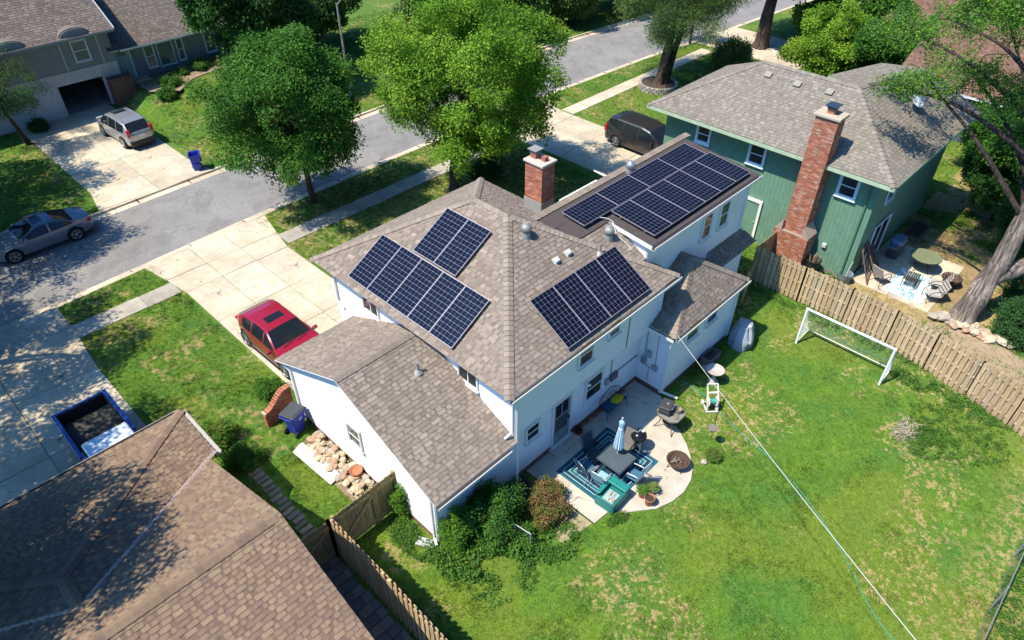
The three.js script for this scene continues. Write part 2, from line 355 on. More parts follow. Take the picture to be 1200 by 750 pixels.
function pipeVent(parent, P, m = galvDull, h = 0.4) { const g = sub('vent_pipe', parent, [P.x, P.y, P.z]); mesh('boot', cyl(0.16, 0.06, 0.12, 0, 0.05, 0, 16), m, g); mesh('pipe', cyl(0.045, 0.045, h, 0, h / 2, 0, 12), m, g); return g; }

// ---------- ground, road, pavements ----------
const ip = (P, x) => { if (x <= P[0][0]) return P[0][1]; for (let i = 0; i + 1 < P.length; i++) if (x <= P[i + 1][0]) return lerp(P[i][1], P[i + 1][1], (x - P[i][0]) / (P[i + 1][0] - P[i][0])); return P[P.length - 1][1]; };
const nearK = (x) => ip([[-80, -21.5], [-8, -21.6], [3, -22.15], [14, -22.4], [27, -22.3], [38, -21.8], [46, -21.0], [57, -20.3], [120, -15]], x);
const farK = (x) => ip([[-80, -27.9], [-2, -28.35], [4, -28.6], [20, -29.0], [36, -29.2], [44, -28.6], [60, -27.2], [120, -22]], x);
// what the lawn is made of at a place: living grass in several greens, straw where it has dried out
function lawnCol(x, z) {
  const n1 = fbm(x * 0.35, z * 0.35, 3, 11), n2 = fbm(x * 1.7, z * 1.7, 3, 17), n3 = fbm(x * 7, z * 7, 3, 23);
  const k2 = clamp(0.5 * n2 + 0.5 * n3);
  let g = [lerp(0.048, 0.12, k2), lerp(0.118, 0.222, k2), lerp(0.008, 0.015, n1)];
  const em = sstep(0.56, 0.7, fbm(x * 1.1 + 20, z * 1.1, 3, 13)); g = [lerp(g[0], 0.035, em * 0.4), lerp(g[1], 0.14, em * 0.35), lerp(g[2], 0.018, em * 0.4)]; // broadleaf patches
  const yl = sstep(0.5, 0.68, n1); g = [lerp(g[0], 0.15, yl * 0.55), lerp(g[1], 0.20, yl * 0.5), g[2]];
  let dry = 0;
  const back = z > 0.5 && x > -5 && x < 17 ? 1 : 0;
  if (back) {
    const bands = sstep(0.47, 0.62, fbm(x * 0.5 + 3, z * 0.5 - 2, 3, 31)), f1 = fbm(x * 6.5, z * 6.5, 3, 37), f2 = fbm(x * 16, z * 16, 2, 39);
    dry = (0.3 + 0.7 * bands) * 0.78 * sstep(lerp(0.61, 0.48, bands), lerp(0.76, 0.68, bands), 0.5 * f1 + 0.5 * f2) * (x > 12.5 && z < 2 ? 0.3 : 1);
    dry = Math.max(dry, 0.7 * sstep(10.6, 12, z) * sstep(0.42, 0.66, 0.5 * f1 + 0.5 * f2));
  } else dry = 0.7 * sstep(0.5, 0.66, fbm(x * 0.8 + 9, z * 0.8, 3, 47)) * sstep(0.5, 0.62, fbm(x * 7, z * 7, 3, 49));
  if (x > 19 && z > 2.4 && z < 12) dry = Math.max(dry, sstep(0.40, 0.56, fbm(x * 0.9, z * 0.9, 3, 57)));
  if (z > -22 && z < -10 && x > 4 && x < 18) dry = Math.max(dry, 0.6 * sstep(0.5, 0.62, n3));
  const s = [lerp(0.28, 0.46, n3), lerp(0.21, 0.34, n3), lerp(0.075, 0.16, n3)];
  return [lerp(g[0], s[0], dry), lerp(g[1], s[1], dry), lerp(g[2], s[2], dry), dry];
}
const toS = (c) => (c <= 0.0031308 ? c * 12.92 : 1.055 * Math.pow(c, 1 / 2.4) - 0.055);
const LX0 = -40, LZ0 = -90, LS = 128;
const lawnT = tex(1536, (i, j, S) => {
  const x = LX0 + (i + 0.5) / S * LS, z = LZ0 + (j + 0.5) / S * LS, c = lawnCol(x, z), k = 0.62 + 0.5 * hash2(i, j, 3) * vnoise(i / 1.7, j / 1.7, 5) + 0.12;
  return [toS(c[0] * k), toS(c[1] * k), toS(c[2] * k)];
});
const lawnMat = std(1, 1, 1, 1, { map: lawnT });
const BX0 = -4.75, BZ0 = -3, BS = 21.6, backT = tex(2048, (i, j, S) => { const c = lawnCol(BX0 + (i + 0.5) / S * BS, BZ0 + (j + 0.5) / S * BS), k = 0.5 + 0.75 * vnoise(i / 2.3, j / 2.3, 5) * (0.5 + 0.5 * hash2(i, j, 3)) + 0.16; return [toS(c[0] * k), toS(c[1] * k), toS(c[2] * k)]; });
function lawnUV(m) { const p = m.geometry.attributes.position, u = m.geometry.attributes.uv; for (let i = 0; i < p.count; i++) u.setXY(i, (p.getX(i) - LX0) / LS, (p.getZ(i) - LZ0) / LS); return m; }
{
  const acc = new Acc(); for (let x = -80; x < 110; x += 2) acc.poly([V(x, 0, nearK(x) + 0.1), V(x, 0, 70), V(x + 2, 0, 70), V(x + 2, 0, nearK(x + 2) + 0.1)]);
  lawnUV(struct('lawn', acc, lawnMat, 'mown green lawn with dried straw patches around the white house', 'lawn'));
  // across the street the ground climbs gently to the grey house
  const a2 = new Acc(), hy = (x, z) => 0.95 * sstep(-33, -41.5, z) * sstep(4.9, 6.6, x);
  for (let x = -80; x < 110; x += 1) for (let zi = 0; zi < 24; zi++) {
    const f = (X, k) => { const z = k === 24 ? -160 : lerp(farK(X) - 0.1, -45, k / 23); return V(X, hy(X, z), z); };
    a2.poly([f(x, zi + 1), f(x, zi), f(x + 1, zi), f(x + 1, zi + 1)]);
  }
  const m = lawnUV(struct('lawn', a2, lawnMat, 'green front lawns across the street rising to the grey house', 'lawn'));
  const bk = struct('lawn', new Acc().poly([V(-4.74, 0.004, -2.5), V(-4.74, 0.004, 12.28), V(16.7, 0.004, 12.28), V(16.7, 0.004, -0.7), V(8, 0.004, -0.7), V(8, 0.004, -2.5)].slice(0, 4)), std(1, 1, 1, 1, { map: backT }), 'back lawn of mixed green grass mottled with dry straw', 'lawn');
  { const p = bk.geometry.attributes.position, u = bk.geometry.attributes.uv; for (let i = 0; i < p.count; i++) u.setXY(i, (p.getX(i) - BX0) / BS, (p.getZ(i) - BZ0) / BS); }
  const b = new Acc().poly([V(-1500, -0.4, -1500), V(-1500, -0.4, 1500), V(1500, -0.4, 1500), V(1500, -0.4, -1500)]);
  struct('ground', b, std(0.08, 0.13, 0.03, 1), 'level ground of the neighbourhood out to the horizon', 'ground');
}
const asphalt = std(0.46, 0.455, 0.45, 0.95, { map: rep(asphaltT, 8.5), bumpMap: rep(grainB, 1), bumpScale: 0.004 });
const conTan = [[0.70, 0.60, 0.46], [0.74, 0.64, 0.50], [0.66, 0.565, 0.43], [0.72, 0.615, 0.47]].map((c, i) => { const m = std(...c, 0.92, { map: rep(concreteT, 5.3) }); m.map.offset.set(i * 0.23, i * 0.37); return m; });
const conGrey = [[0.50, 0.46, 0.39], [0.54, 0.495, 0.42], [0.47, 0.43, 0.365]].map((c, i) => { const m = std(...c, 0.92, { map: rep(concreteT, 4.1) }); m.map.offset.set(i * 0.31, i * 0.17); return m; });
{
  const acc = new Acc(); for (let x = -80; x < 110; x += 2) acc.poly([V(x, -0.12, farK(x)), V(x, -0.12, nearK(x)), V(x + 2, -0.12, nearK(x + 2)), V(x + 2, -0.12, farK(x + 2))]);
  struct('road', acc, asphalt, 'worn grey asphalt street running past the houses', 'road');
  for (const [nm, K, s, lab] of [['kerb', nearK, 1, 'pale concrete kerb and gutter along the white house side'], ['kerb', farK, -1, 'pale concrete kerb and gutter along the grey house side']]) {
    const g = new THREE.Group(); g.name = numbered(nm); scene.add(g); tag(g, lab, 'kerb', undefined, 'structure');
    for (let x = -66; x < 90; x += 3) {
      const a = new Acc(), e = 0.008, P = (X, y, o) => V(X, y, K(X) + s * o), x0 = x + e, x1 = x + 3 - e;
      const prof = [[-0.42, -0.108], [0, -0.095], [0.02, 0.015], [0.17, 0.02], [0.17, -0.2], [-0.42, -0.2]];
      for (let i = 0; i < prof.length; i++) { const [o, y] = prof[i], [p, w] = prof[(i + 1) % prof.length]; a.poly([P(x0, y, o), P(x1, y, o), P(x1, w, p), P(x0, w, p)], null, s > 0); }
      for (const X of [x0, x1]) a.poly(prof.map(([o, y]) => P(X, y, o)));
      mesh('kerb_segment', a, pick(conTan.slice(0, 3)), g);
    }
  }
}
// concrete laid in slabs with open joints; cells given by their cut lines
function slabs(name, label, xs, zs, mats, { top = 0.03, fx, cat = 'driveway', gap = 0.012, kind = 'structure' } = {}) {
  const g = new THREE.Group(); g.name = numbered(name); scene.add(g); tag(g, label, cat, undefined, kind);
  const r = rngOf(xs.length * 31 + zs.length * 7 + Math.round(Math.abs(xs[0]) * 13));
  for (let j = 0; j + 1 < zs.length; j++) for (let i = 0; i + 1 < xs.length; i++) {
    const X = (x, z) => (fx ? fx(x, z) : x), h = top + rr(-0.006, 0.006, r), t = rr(-0.004, 0.004, r);
    const q = [[xs[i] + gap, zs[j] + gap, h], [xs[i] + gap, zs[j + 1] - gap, h + t], [xs[i + 1] - gap, zs[j + 1] - gap, h + t], [xs[i + 1] - gap, zs[j] + gap, h]];
    const T = q.map(([x, z, y]) => V(X(x, z), y, z)), B = T.map((p) => V(p.x, -0.1, p.z));
    mesh('slab', new Acc().prism(T, B, null, false), pick(mats, r), g);
  }
  return g;
}
const lin = (a, b, n) => Array.from({ length: n + 1 }, (_, i) => lerp(a, b, i / n));
// white house driveway (flares at the street), the public path, the neighbours' drives
slabs('driveway', 'sunlit cracked concrete driveway holding the red car', [-1.98, -0.22, 1.55, 3.25], [-21.95, -20.0, -18.5, -15.6, -12.9, -10.4, -8.35], conTan, { fx: (x, z) => (z < -18.5 ? x + (x < -1 ? -0.55 : x > 3 ? 0.75 : 0) * sstep(-18.5, -21.9, z) : x) });
slabs('driveway', 'concrete driveway holding the blue pickup in the tree shade', [-12.6, -9.7, -6.72], [-21.6, -19.7, -16.4, -12.9, -9.6, -8.6], conTan.concat(conGrey.slice(1, 2)), { fx: (x, z) => (z < -19 && x > -7 ? x + 0.25 : x) });
slabs('driveway', 'pale concrete driveway before the open garage of the grey house', [-1.5, 1.35, 4.2], [-43.4, -40.2, -37.0, -33.8, -30.9, -28.6], conTan, { fx: (x, z) => (z > -30 ? x + (x < 0 ? -0.4 : x > 4 ? 0.35 : 0) : x) });
slabs('driveway', 'pale concrete driveway holding the dark minivan', [19.95, 22.5, 25.15], [-22.05, -19.6, -18.6, -15.4, -12.2, -9.4], conTan, { fx: (x, z) => (z < -20 ? x + (x < 21 ? -0.5 : x > 24 ? 0.5 : 0) : x) });
slabs('footpath', 'narrow concrete path crossing the grass left of the white driveway'.replace('left of', 'beside'), lin(-6.65, -2.1, 3), [-19.75, -18.68], conGrey, { cat: 'path' });
slabs('footpath', 'concrete public path between the two street trees', lin(3.45, 19.7, 11), [-19.8, -18.7], conGrey, { cat: 'path' });
slabs('footpath', 'concrete public path running on past the ringed tree', lin(25.3, 42.6, 11), [-19.85, -18.8], conTan, { cat: 'path', fx: (x) => x });
slabs('driveway', 'pale driveway beside the far tree', [43.5, 46.5, 49.4], [-20.9, -18, -15, -12], conTan, {});
// patio with its curved outer edge, poured in two joints
const conPatio = std(0.66, 0.59, 0.49, 0.92, { map: rep(concreteT, 6.1) });
{
  const edge = [[1.45, 2.36], [2.1, 2.4], [2.35, 2.75], [2.8, 3.05], [3.3, 3.45], [3.9, 3.66], [4.5, 3.72], [5.05, 3.62], [5.5, 3.4], [5.95, 3.0], [6.3, 2.62], [6.62, 2.1], [6.9, 1.5], [7.25, 1.0], [7.6, 0.62]];
  const all = [[1.28, -0.6], ...edge, [7.6, -0.6]];
  const g = new THREE.Group(); g.name = numbered('patio'); scene.add(g); tag(g, 'pale curved concrete patio behind the white house', 'patio', undefined, 'structure');
  const cut = [1.0, 3.3, 5.5, 8];
  for (let i = 0; i + 1 < cut.length; i++) {
    // split the outline in strips of x; each strip is nearly convex
    const xa = cut[i] + 0.006, xb = cut[i + 1] - 0.006, P = [];
    const zAt = (x) => ip(edge, x); const xs = [Math.max(xa, 1.46), ...edge.map((e) => e[0]).filter((x) => x > xa && x < xb), Math.min(xb, 7.6)];
    const acc = new Acc();
    for (let k = 0; k + 1 < xs.length; k++) { const a = xs[k], b = xs[k + 1]; acc.prism([V(a, 0.05, -0.62), V(a, 0.05, zAt(a)), V(b, 0.05, zAt(b)), V(b, 0.05, -0.62)], [V(a, -0.1, -0.62), V(a, -0.1, zAt(a)), V(b, -0.1, zAt(b)), V(b, -0.1, -0.62)], null, false); }
    mesh('slab', acc, conPatio, g);
  }
}
function inPatio(x, z) { return x > 1.2 && x < 7.65 && z > -0.8 && z < ip([[1.45, 2.4], [2.1, 2.45], [2.8, 3.1], [3.9, 3.7], [5.05, 3.66], [5.95, 3.05], [6.62, 2.15], [7.6, 0.66]], x) + 0.03; }
// stepping pavers and the paved side yard by the brown-roofed house
const paverCols = [[0.30, 0.25, 0.21], [0.24, 0.205, 0.18], [0.34, 0.275, 0.22], [0.20, 0.18, 0.165]].map((c) => gr(...c, 0.95, 0.7));
{
  const r = rngOf(5), g = new THREE.Group(); g.name = 'paved_side_yard'; scene.add(g); tag(g, 'staggered stone pavers between the brown roof and the board fence', 'paving', undefined, 'structure');
  for (let j = 0; j < 20; j++) { let x = -6.6 + (j % 2) * -0.17; while (x < -4.95) { const w = rr(0.3, 0.5, r), d = 0.33, z = -2.5 + j * 0.34, y = rr(0.02, 0.035, r); const x1 = Math.min(x + w, -4.95); if (x1 - x > 0.08) mesh('paver', rbx(x1 - x - 0.012, 0.06, d - 0.012, 0.01, (x + x1) / 2, y - 0.03 + 0.01, z), pick(paverCols, r), g); x += w; } }
  const h = new THREE.Group(); h.name = 'stepping_path'; scene.add(h); tag(h, 'line of short stepping pavers set in shaded grass by the wooden gate', 'path', undefined, 'structure');
  for (let j = 0; j < 22; j++) mesh('paver', rbx(rr(0.36, 0.46, r), 0.05, rr(0.15, 0.2, r), 0.015, -5.0 + rr(-0.04, 0.04, r) - j * 0.004, 0.015, -8.2 + j * 0.245, 0, rr(-0.12, 0.12, r), 0), pick(paverCols, r), h);
}

// ---------- the white house ----------
const roofCols = [[0.225, 0.176, 0.138], [0.257, 0.204, 0.160], [0.288, 0.231, 0.182], [0.318, 0.257, 0.202], [0.355, 0.29, 0.228]];
const house = thing('white_house', 'white sided two-storey house with tan shingle roof carrying the solar panels', 'house');
const X1 = V(1, 0, 0), Z1 = V(0, 0, 1), XN = V(-1, 0, 0), ZN = V(0, 0, -1);
const SL = 0.577, E0 = V(0, 5, -9.94), E1 = V(0, 5, 0), E2 = V(8.4, 5, 0), E3 = V(8.4, 5, -9.94), P1 = V(4.2, 5 + SL * 4.2, -5.74), P2 = V(4.2, 5 + SL * 4.2, -4.2);
{
  // walls
  mesh('wall', [bx(7.5, 2.12, 9.34, 4.35, 3.94, -4.97), bx(7.48, 2.9, 8.96, 4.35, 1.45, -5.16)], whiteSiding, house);
  mesh('wall', new Acc().prism([V(0.65, 0, -8.4), V(0.65, 0, -0.68), V(0.65, 2.72, -0.68), V(0.65, 4.5, -4.6), V(0.65, 2.78, -8.4)].reverse().map((p) => p), [V(-2.44, 0, -8.4), V(-2.44, 0, -0.68), V(-2.44, 2.72, -0.68), V(-2.44, 4.5, -4.6), V(-2.44, 2.78, -8.4)].reverse()), whiteSiding, house);
  mesh('wall', [bx(6.78, 4.12, 3.4, 11.1, 4.16, -2.69), bx(6.5, 4.3, 2.2, 11.1, 2.25, -5.1), bx(4.63, 3.05, 1.7, 9.975, 1.525, -0.315), bx(2.7, 2.9, 8, 13.55, 1.45, -4.74)], whiteSiding, house);
  siding('siding', [V(0.6, 2.9, -0.295), V(8.1, 2.9, -0.295), V(8.1, 4.95, -0.295), V(0.6, 4.95, -0.295)], whiteSiding, house);
  siding('siding', [V(-2.44, 0.22, -0.675), V(8.1, 0.22, -0.675), V(8.1, 2.9, -0.675), V(-2.44, 2.72, -0.675)], whiteSiding, house);
  siding('siding', [V(0.595, 2.6, -9.64), V(0.595, 2.6, -0.3), V(0.595, 4.95, -0.3), V(0.595, 4.95, -9.64)], whiteSiding, house);
  siding('siding', [V(-2.445, 0.22, -8.4), V(-2.445, 0.22, -0.68), V(-2.445, 2.78, -0.68), V(-2.445, 4.5, -4.6), V(-2.445, 2.78, -8.4)], whiteSiding, house);
  siding('siding', [V(7.655, 0.25, -0.66), V(7.655, 0.25, 0.54), V(7.655, 3.04, 0.54), V(7.655, 3.04, -0.66)], whiteSiding, house);
  siding('siding', [V(7.66, 0.25, 0.54), V(12.29, 0.25, 0.54), V(12.29, 3.04, 0.54), V(7.66, 3.04, 0.54)], whiteSiding, house);
  siding('siding', [V(7.71, 3.4, -0.995), V(14.49, 3.4, -0.995), V(14.49, 6.2, -0.995), V(7.71, 6.2, -0.995)], whiteSiding, house);
  siding('siding', [V(7.705, 4.6, -4.4), V(7.705, 4.6, -1), V(7.705, 6.22, -1), V(7.705, 6.55, -4.4)], whiteSiding, house);
  siding('siding', [V(12.3, 0.2, -0.735), V(14.89, 0.2, -0.735), V(14.89, 2.9, -0.735), V(12.3, 2.9, -0.735)], whiteSiding, house);
  mesh('foundation', [bx(10.5, 0.22, 0.06, 2.83, 0.11, -0.655), bx(0.06, 0.22, 7.7, -2.425, 0.11, -4.54), bx(4.66, 0.25, 0.05, 9.98, 0.125, 0.52), bx(0.05, 0.25, 1.2, 7.67, 0.125, -0.06)], gr(0.26, 0.13, 0.09, 0.95, 0.5), house);
  const trim = [bx(0.09, 4.8, 0.03, 0.64, 2.5, -0.275), bx(0.03, 2.25, 0.09, 0.578, 3.8, -0.34), bx(0.03, 2.3, 0.1, 0.578, 3.75, -9.6), bx(0.1, 2.6, 0.03, -2.4, 1.4, -0.66), bx(0.03, 2.6, 0.1, -2.462, 1.4, -0.72), bx(0.03, 2.6, 0.1, -2.462, 1.45, -8.36), bx(0.1, 2.9, 0.03, 7.7, 1.6, 0.555), bx(0.03, 2.9, 0.1, 7.64, 1.6, 0.5), bx(0.1, 2.9, 0.03, 12.25, 1.6, 0.555), bx(0.1, 2.7, 0.03, 7.76, 4.85, -0.98), bx(0.1, 2.7, 0.03, 14.45, 4.85, -0.98), bx(7.5, 0.06, 0.4, 4.35, 2.885, -0.47)];
  for (const q of trim) mesh('corner_trim', q, white, house);
  // roof
  const roof = sub('roof', house);
  const deck = new Acc();
  const planes = [
    [E1, E2, P2], [E0, E1, P2, P1], [E2, E3, P1, P2], [E3, E0, P1],
    [V(-2.75, 2.62, -0.2), V(0.58, 2.62, -0.2), V(0.58, 4.6, -4.6), V(-2.75, 4.6, -4.6)], [V(0.58, 2.755, -8.7), V(-2.75, 2.755, -8.7), V(-2.75, 4.6, -4.6), V(0.58, 4.6, -4.6)],
    [V(7.5, 3.1, 0.8), V(12.5, 3.1, 0.8), V(10.05, 4.72, -0.5)], [V(7.5, 3.1, -0.98), V(7.5, 3.1, 0.8), V(10.05, 4.72, -0.5), V(10.05, 4.72, -0.98)], [V(12.5, 3.1, 0.8), V(12.5, 3.1, -0.98), V(10.05, 4.72, -0.98), V(10.05, 4.72, -0.5)],
    [V(12.2, 2.95, -0.45), V(15.4, 2.95, -0.45), V(14.85, 3.62, -0.99), V(12.2, 3.62, -0.99)], [V(15.4, 2.95, -0.45), V(15.4, 2.95, -8.6), V(14.5, 3.62, -8.6), V(14.5, 3.62, -0.99)],
    [V(7.42, 5.565, -0.98), V(7.72, 5.565, -0.98), V(7.72, 6.45, -2.51), V(5.9, 6.45, -2.51)],
    [V(15.0, 4.5, -4.95), V(5.4, 4.5, -4.95), V(5.4, 6.64, -4.4), V(15.0, 6.64, -4.4)],
  ];
  // the lower front roofs over the entrance, peeping out past the front hip
  for (const [a, b] of [[0.9, 2.6], [3.9, 6.4]]) planes.push([V(b, 4.55, -10.55), V(a, 4.55, -10.55), V(a + 0.5, 5.05, -9.75), V(b - 0.2, 5.05, -9.75)]);
  const pieces = [];
  planes.forEach((p, i) => { slab(deck, p, i === 9 || i === 10 ? 0.05 : 0.06); shinglePlane(p, pieces, 100 + i * 13); });
  mesh('roof_deck', deck, white, roof);
  layShingles(roof, pieces, roofCols, 300);
  const n = planes.map((p) => planeOf(p).n), lc = roofCols.slice(2);
  ridgeCaps(roof, E1, P2, n[1], n[0], lc); ridgeCaps(roof, E2, P2, n[0], n[2], lc); ridgeCaps(roof, E0, P1, n[3], n[1], lc); ridgeCaps(roof, E3, P1, n[2], n[3], lc);
  ridgeCaps(roof, P1, P2, n[1], n[2], lc);
  ridgeCaps(roof, V(-2.75, 4.6, -4.6), V(0.58, 4.6, -4.6), n[4], n[5], lc);
  ridgeCaps(roof, V(7.5, 3.1, 0.8), V(10.05, 4.72, -0.5), n[7], n[6], lc); ridgeCaps(roof, V(12.5, 3.1, 0.8), V(10.05, 4.72, -0.5), n[6], n[8], lc);
  // low-slope part: dark roll roofing in overlapping strips
  const memb = gr(0.082, 0.066, 0.060, 0.9, 0.8), sy = (z) => 6.27 + 0.1 * (-0.72 - z);
  slab(deck, [V(7.55, sy(-0.72), -0.72), V(14.62, sy(-0.72), -0.72), V(14.62, sy(-4.4), -4.4), V(7.55, sy(-4.4), -4.4)], 0.14);
  const dk = new Acc(); slab(dk, [V(7.52, sy(-0.7) - 0.002, -0.7), V(14.64, sy(-0.7) - 0.002, -0.7), V(14.64, sy(-4.4) - 0.002, -4.4), V(7.52, sy(-4.4) - 0.002, -4.4)], 0.16); mesh('roof_deck', dk, white, roof);
  const zc = [-0.7, -1.62, -2.56, -3.46, -4.28];
  for (let i = 0; i < 4; i++) {
    const a = zc[i], b = zc[i + 1] - 0.06, acc = new Acc(), xl = (z) => (z > -2.5 ? 7.53 : 8.4 - (sy(z) - 5) / SL - 0.05);
    const T = [V(xl(a), sy(a) + 0.012, a), V(14.63, sy(a) + 0.012, a), V(14.63, sy(b) + 0.004, b), V(xl(a), sy(b) + 0.004, b)];
    acc.prism(T, T.map((p) => V(p.x, p.y - 0.03, p.z)), null, false); mesh('roofing_strip', acc, memb, roof);
  }
  ridgeCaps(roof, V(5.55, 6.65, -4.4), V(15.0, 6.65, -4.4), V(0, 1, 0.1).normalize(), V(0, 1, -1.4).normalize(), lc, { half: 0.26, step: 0.2 });
  // gutters, fascia and downspouts
  gutter(roof, E1, E2, Z1); gutter(roof, V(-2.75, 2.62, -0.2), V(0.2, 2.62, -0.2), Z1); gutter(roof, V(7.5, 3.1, 0.8), V(12.5, 3.1, 0.8), Z1); gutter(roof, V(7.5, 3.1, -0.3), V(7.5, 3.1, 0.8), XN, white, std(0.03, 0.035, 0.04, 0.9)); gutter(roof, V(7.5, 6.25, -0.7), V(14.66, 6.25, -0.7), Z1);
  downspout(house, [[0.2, 4.85, -0.12], [0.51, 4.6, -0.38], [0.51, 2.95, -0.38], [0.27, 2.8, -0.46]]);
  downspout(house, [[0.2, 4.85, -9.7], [0.52, 4.55, -9.5], [0.52, 3.1, -9.5], [0.52, 2.9, -9.2]]);
  downspout(house, [[-2.6, 2.5, -0.35], [-2.5, 2.3, -0.8], [-2.5, 0.2, -0.8], [-2.6, 0.1, -0.6]]);
  downspout(house, [[-2.6, 2.65, -8.45], [-2.5, 2.4, -8.2], [-2.5, 0.15, -8.2]]);
  downspout(house, [[7.58, 3.0, 0.72], [7.6, 2.75, 0.6], [7.6, 0.28, 0.6], [7.9, 0.1, 1.15]]);
  downspout(house, [[14.55, 6.2, -0.62], [14.5, 5.9, -0.93], [14.5, 3.85, -0.93], [14.6, 3.72, -0.78]]);
  downspout(house, [[12.4, 3.0, 0.8], [12.34, 2.7, 0.6], [12.34, 0.2, 0.6]]);
  // windows and the patio door
  const W = (x, y, z, w, h, nrm, o) => windowAt(house, V(x, y, z), nrm === Z1 ? X1 : Z1, nrm, w, h, o);
  W(3.77, 3.78, -0.285, 0.68, 0.9, Z1, { t: 0.055 }); W(5.21, 4.12, -0.285, 0.56, 0.6, Z1, { t: 0.055 }); W(1.75, 1.5, -0.672, 0.58, 0.62, Z1, { kind: 'hung' }); W(4.93, 1.14, -0.672, 0.86, 1.0, Z1);
  W(0.592, 3.68, -7.35, 0.8, 0.62, XN, { kind: 'slider', t: 0.05 }); W(0.592, 3.68, -2.35, 0.8, 0.62, XN, { kind: 'slider', t: 0.05 });
  W(-2.448, 1.42, -4.6, 0.62, 0.86, XN, { glass: glassGrey });
  W(9.15, 2.02, 0.545, 0.78, 0.82, Z1); W(10.5, 2.02, 0.545, 0.72, 0.82, Z1); W(11.65, 4.62, -0.99, 0.56, 1.02, Z1); W(12.88, 4.62, -0.99, 0.6, 1.02, Z1);
  const door = onWall('door', house, V(3.2, 0.2, -0.672), X1, Z1), dg = gr(0.33, 0.36, 0.36, 0.5, 0.8);
  mesh('frame', [bx(0.07, 2.0, 0.07, -0.465, 1.0, 0.035), bx(0.07, 2.0, 0.07, 0.465, 1.0, 0.035), bx(1.0, 0.07, 0.07, 0, 2.03, 0.035), bx(1.02, 0.05, 0.18, 0, -0.03, 0.06)], white, door);
  mesh('leaf', [bx(0.86, 0.55, 0.03, 0, 0.28, 0.02), bx(0.1, 1.44, 0.03, -0.38, 1.27, 0.02), bx(0.1, 1.44, 0.03, 0.38, 1.27, 0.02), bx(0.66, 0.05, 0.03, 0, 1.28, 0.02), bx(0.66, 0.06, 0.03, 0, 1.96, 0.02), bx(0.03, 0.66, 0.02, 0, 1.62, 0.025)], dg, door);
  mesh('pane', bx(0.66, 0.7, 0.01, 0, 0.92, 0.012), glassGrey, door); mesh('pane', bx(0.3, 0.6, 0.01, -0.17, 1.62, 0.012), glassDark, door); mesh('pane', bx(0.3, 0.6, 0.01, 0.17, 1.62, 0.012), glassDark, door);
  mesh('handle', [bx(0.03, 0.16, 0.05, 0.36, 0.95, 0.06)], blackMetal, door);
  mesh('door_step', rbx(1.25, 0.14, 0.45, 0.015, 3.2, 0.1, -0.42), conPatio, house);
  mesh('wall_lamp', [bx(0.1, 0.16, 0.05, 3.95, 2.75, -0.27), sph(0.06, 3.98, 2.68, -0.16), sph(0.06, 3.86, 2.74, -0.16), rod([3.92, 2.75, -0.26], [3.98, 2.7, -0.16], 0.015)], white, house);
  // meters, boxes and conduits
  const grey = gr(0.40, 0.42, 0.43, 0.5, 0.4), el = sub('electric_meter', house);
  mesh('box', [rbx(0.1, 0.34, 0.24, 0.02, 7.59, 1.3, -0.36)], grey, el); mesh('dial', cyl(0.085, 0.085, 0.1, 7.53, 1.34, -0.36, 16, 0, 0, Math.PI / 2), std(0.2, 0.22, 0.24, 0.15), el);
  mesh('meter_box', rbx(0.1, 0.3, 0.2, 0.02, 7.6, 1.72, -0.18), grey, house); mesh('meter_box', rbx(0.09, 0.22, 0.24, 0.02, 7.6, 1.2, 0.14), grey, house);
  mesh('conduit', [rod([7.6, 1.45, -0.36], [7.6, 3.0, -0.36], 0.018), rod([7.6, 1.3, 0.14], [7.6, 3.0, 0.1], 0.014), rod([7.6, 1.1, -0.36], [7.6, 1.1, 0.14], 0.014), rod([7.6, 0.4, -0.1], [7.6, 1.1, -0.1], 0.012)], std(0.25, 0.27, 0.28, 0.5), house);
  mesh('inverter_box', rbx(0.4, 0.3, 0.13, 0.03, 6.05, 1.36, -0.6), std(0.10, 0.11, 0.12, 0.4), house); mesh('switch_box', rbx(0.2, 0.26, 0.1, 0.015, 5.68, 1.32, -0.61), grey, house);
  mesh('warning_label', bx(0.12, 0.1, 0.004, 6.17, 1.3, -0.532), std(0.5, 0.05, 0.06, 0.6), house);
  mesh('conduit', [rod([6.25, 1.42, -0.63], [7.55, 1.42, -0.63], 0.016), rod([6.09, 2.95, -0.27], [6.12, 4.85, -0.27], 0.016), rod([5.9, 1.5, -0.63], [5.9, 2.85, -0.63], 0.014)], std(0.12, 0.13, 0.14, 0.5), house);
  mesh('outlet_box', bx(0.09, 0.12, 0.05, 4.02, 0.62, -0.65), white, house);
  // chimney of the front roof
  const ch = brickPart('chimney', house, 6.95, 7.62, -6.02, -5.2, 5.6, 7.72, 3);
  mesh('cap', rbx(0.8, 0.1, 0.95, 0.03, 7.285, 7.77, -5.61), gr(0.60, 0.52, 0.42, 0.95, 0.5), ch);
  mesh('flashing', [bx(0.72, 0.75, 0.87, 7.285, 5.93, -5.61)], gr(0.36, 0.36, 0.33, 0.6, 0.7), ch);
  mesh('flue', [bx(0.26, 0.2, 0.26, 7.28, 7.88, -5.84), bx(0.18, 0.16, 0.18, 7.3, 7.9, -5.4)], gr(0.42, 0.14, 0.09, 0.9, 0.4), ch);
  mesh('rain_hood', [bx(0.3, 0.02, 0.3, 7.28, 8.02, -5.84), bx(0.42, 0.025, 0.42, 7.28, 8.14, -5.84), ...[[-1, -1], [1, -1], [-1, 1], [1, 1]].map(([a, b]) => bx(0.02, 0.16, 0.02, 7.28 + a * 0.12, 8.05, -5.84 + b * 0.12))], galvDull, ch);
  // vents
  const zn = planeOf([E1, E2, P2]).n, on = (x, z) => V(x, 5 - SL * z, z);
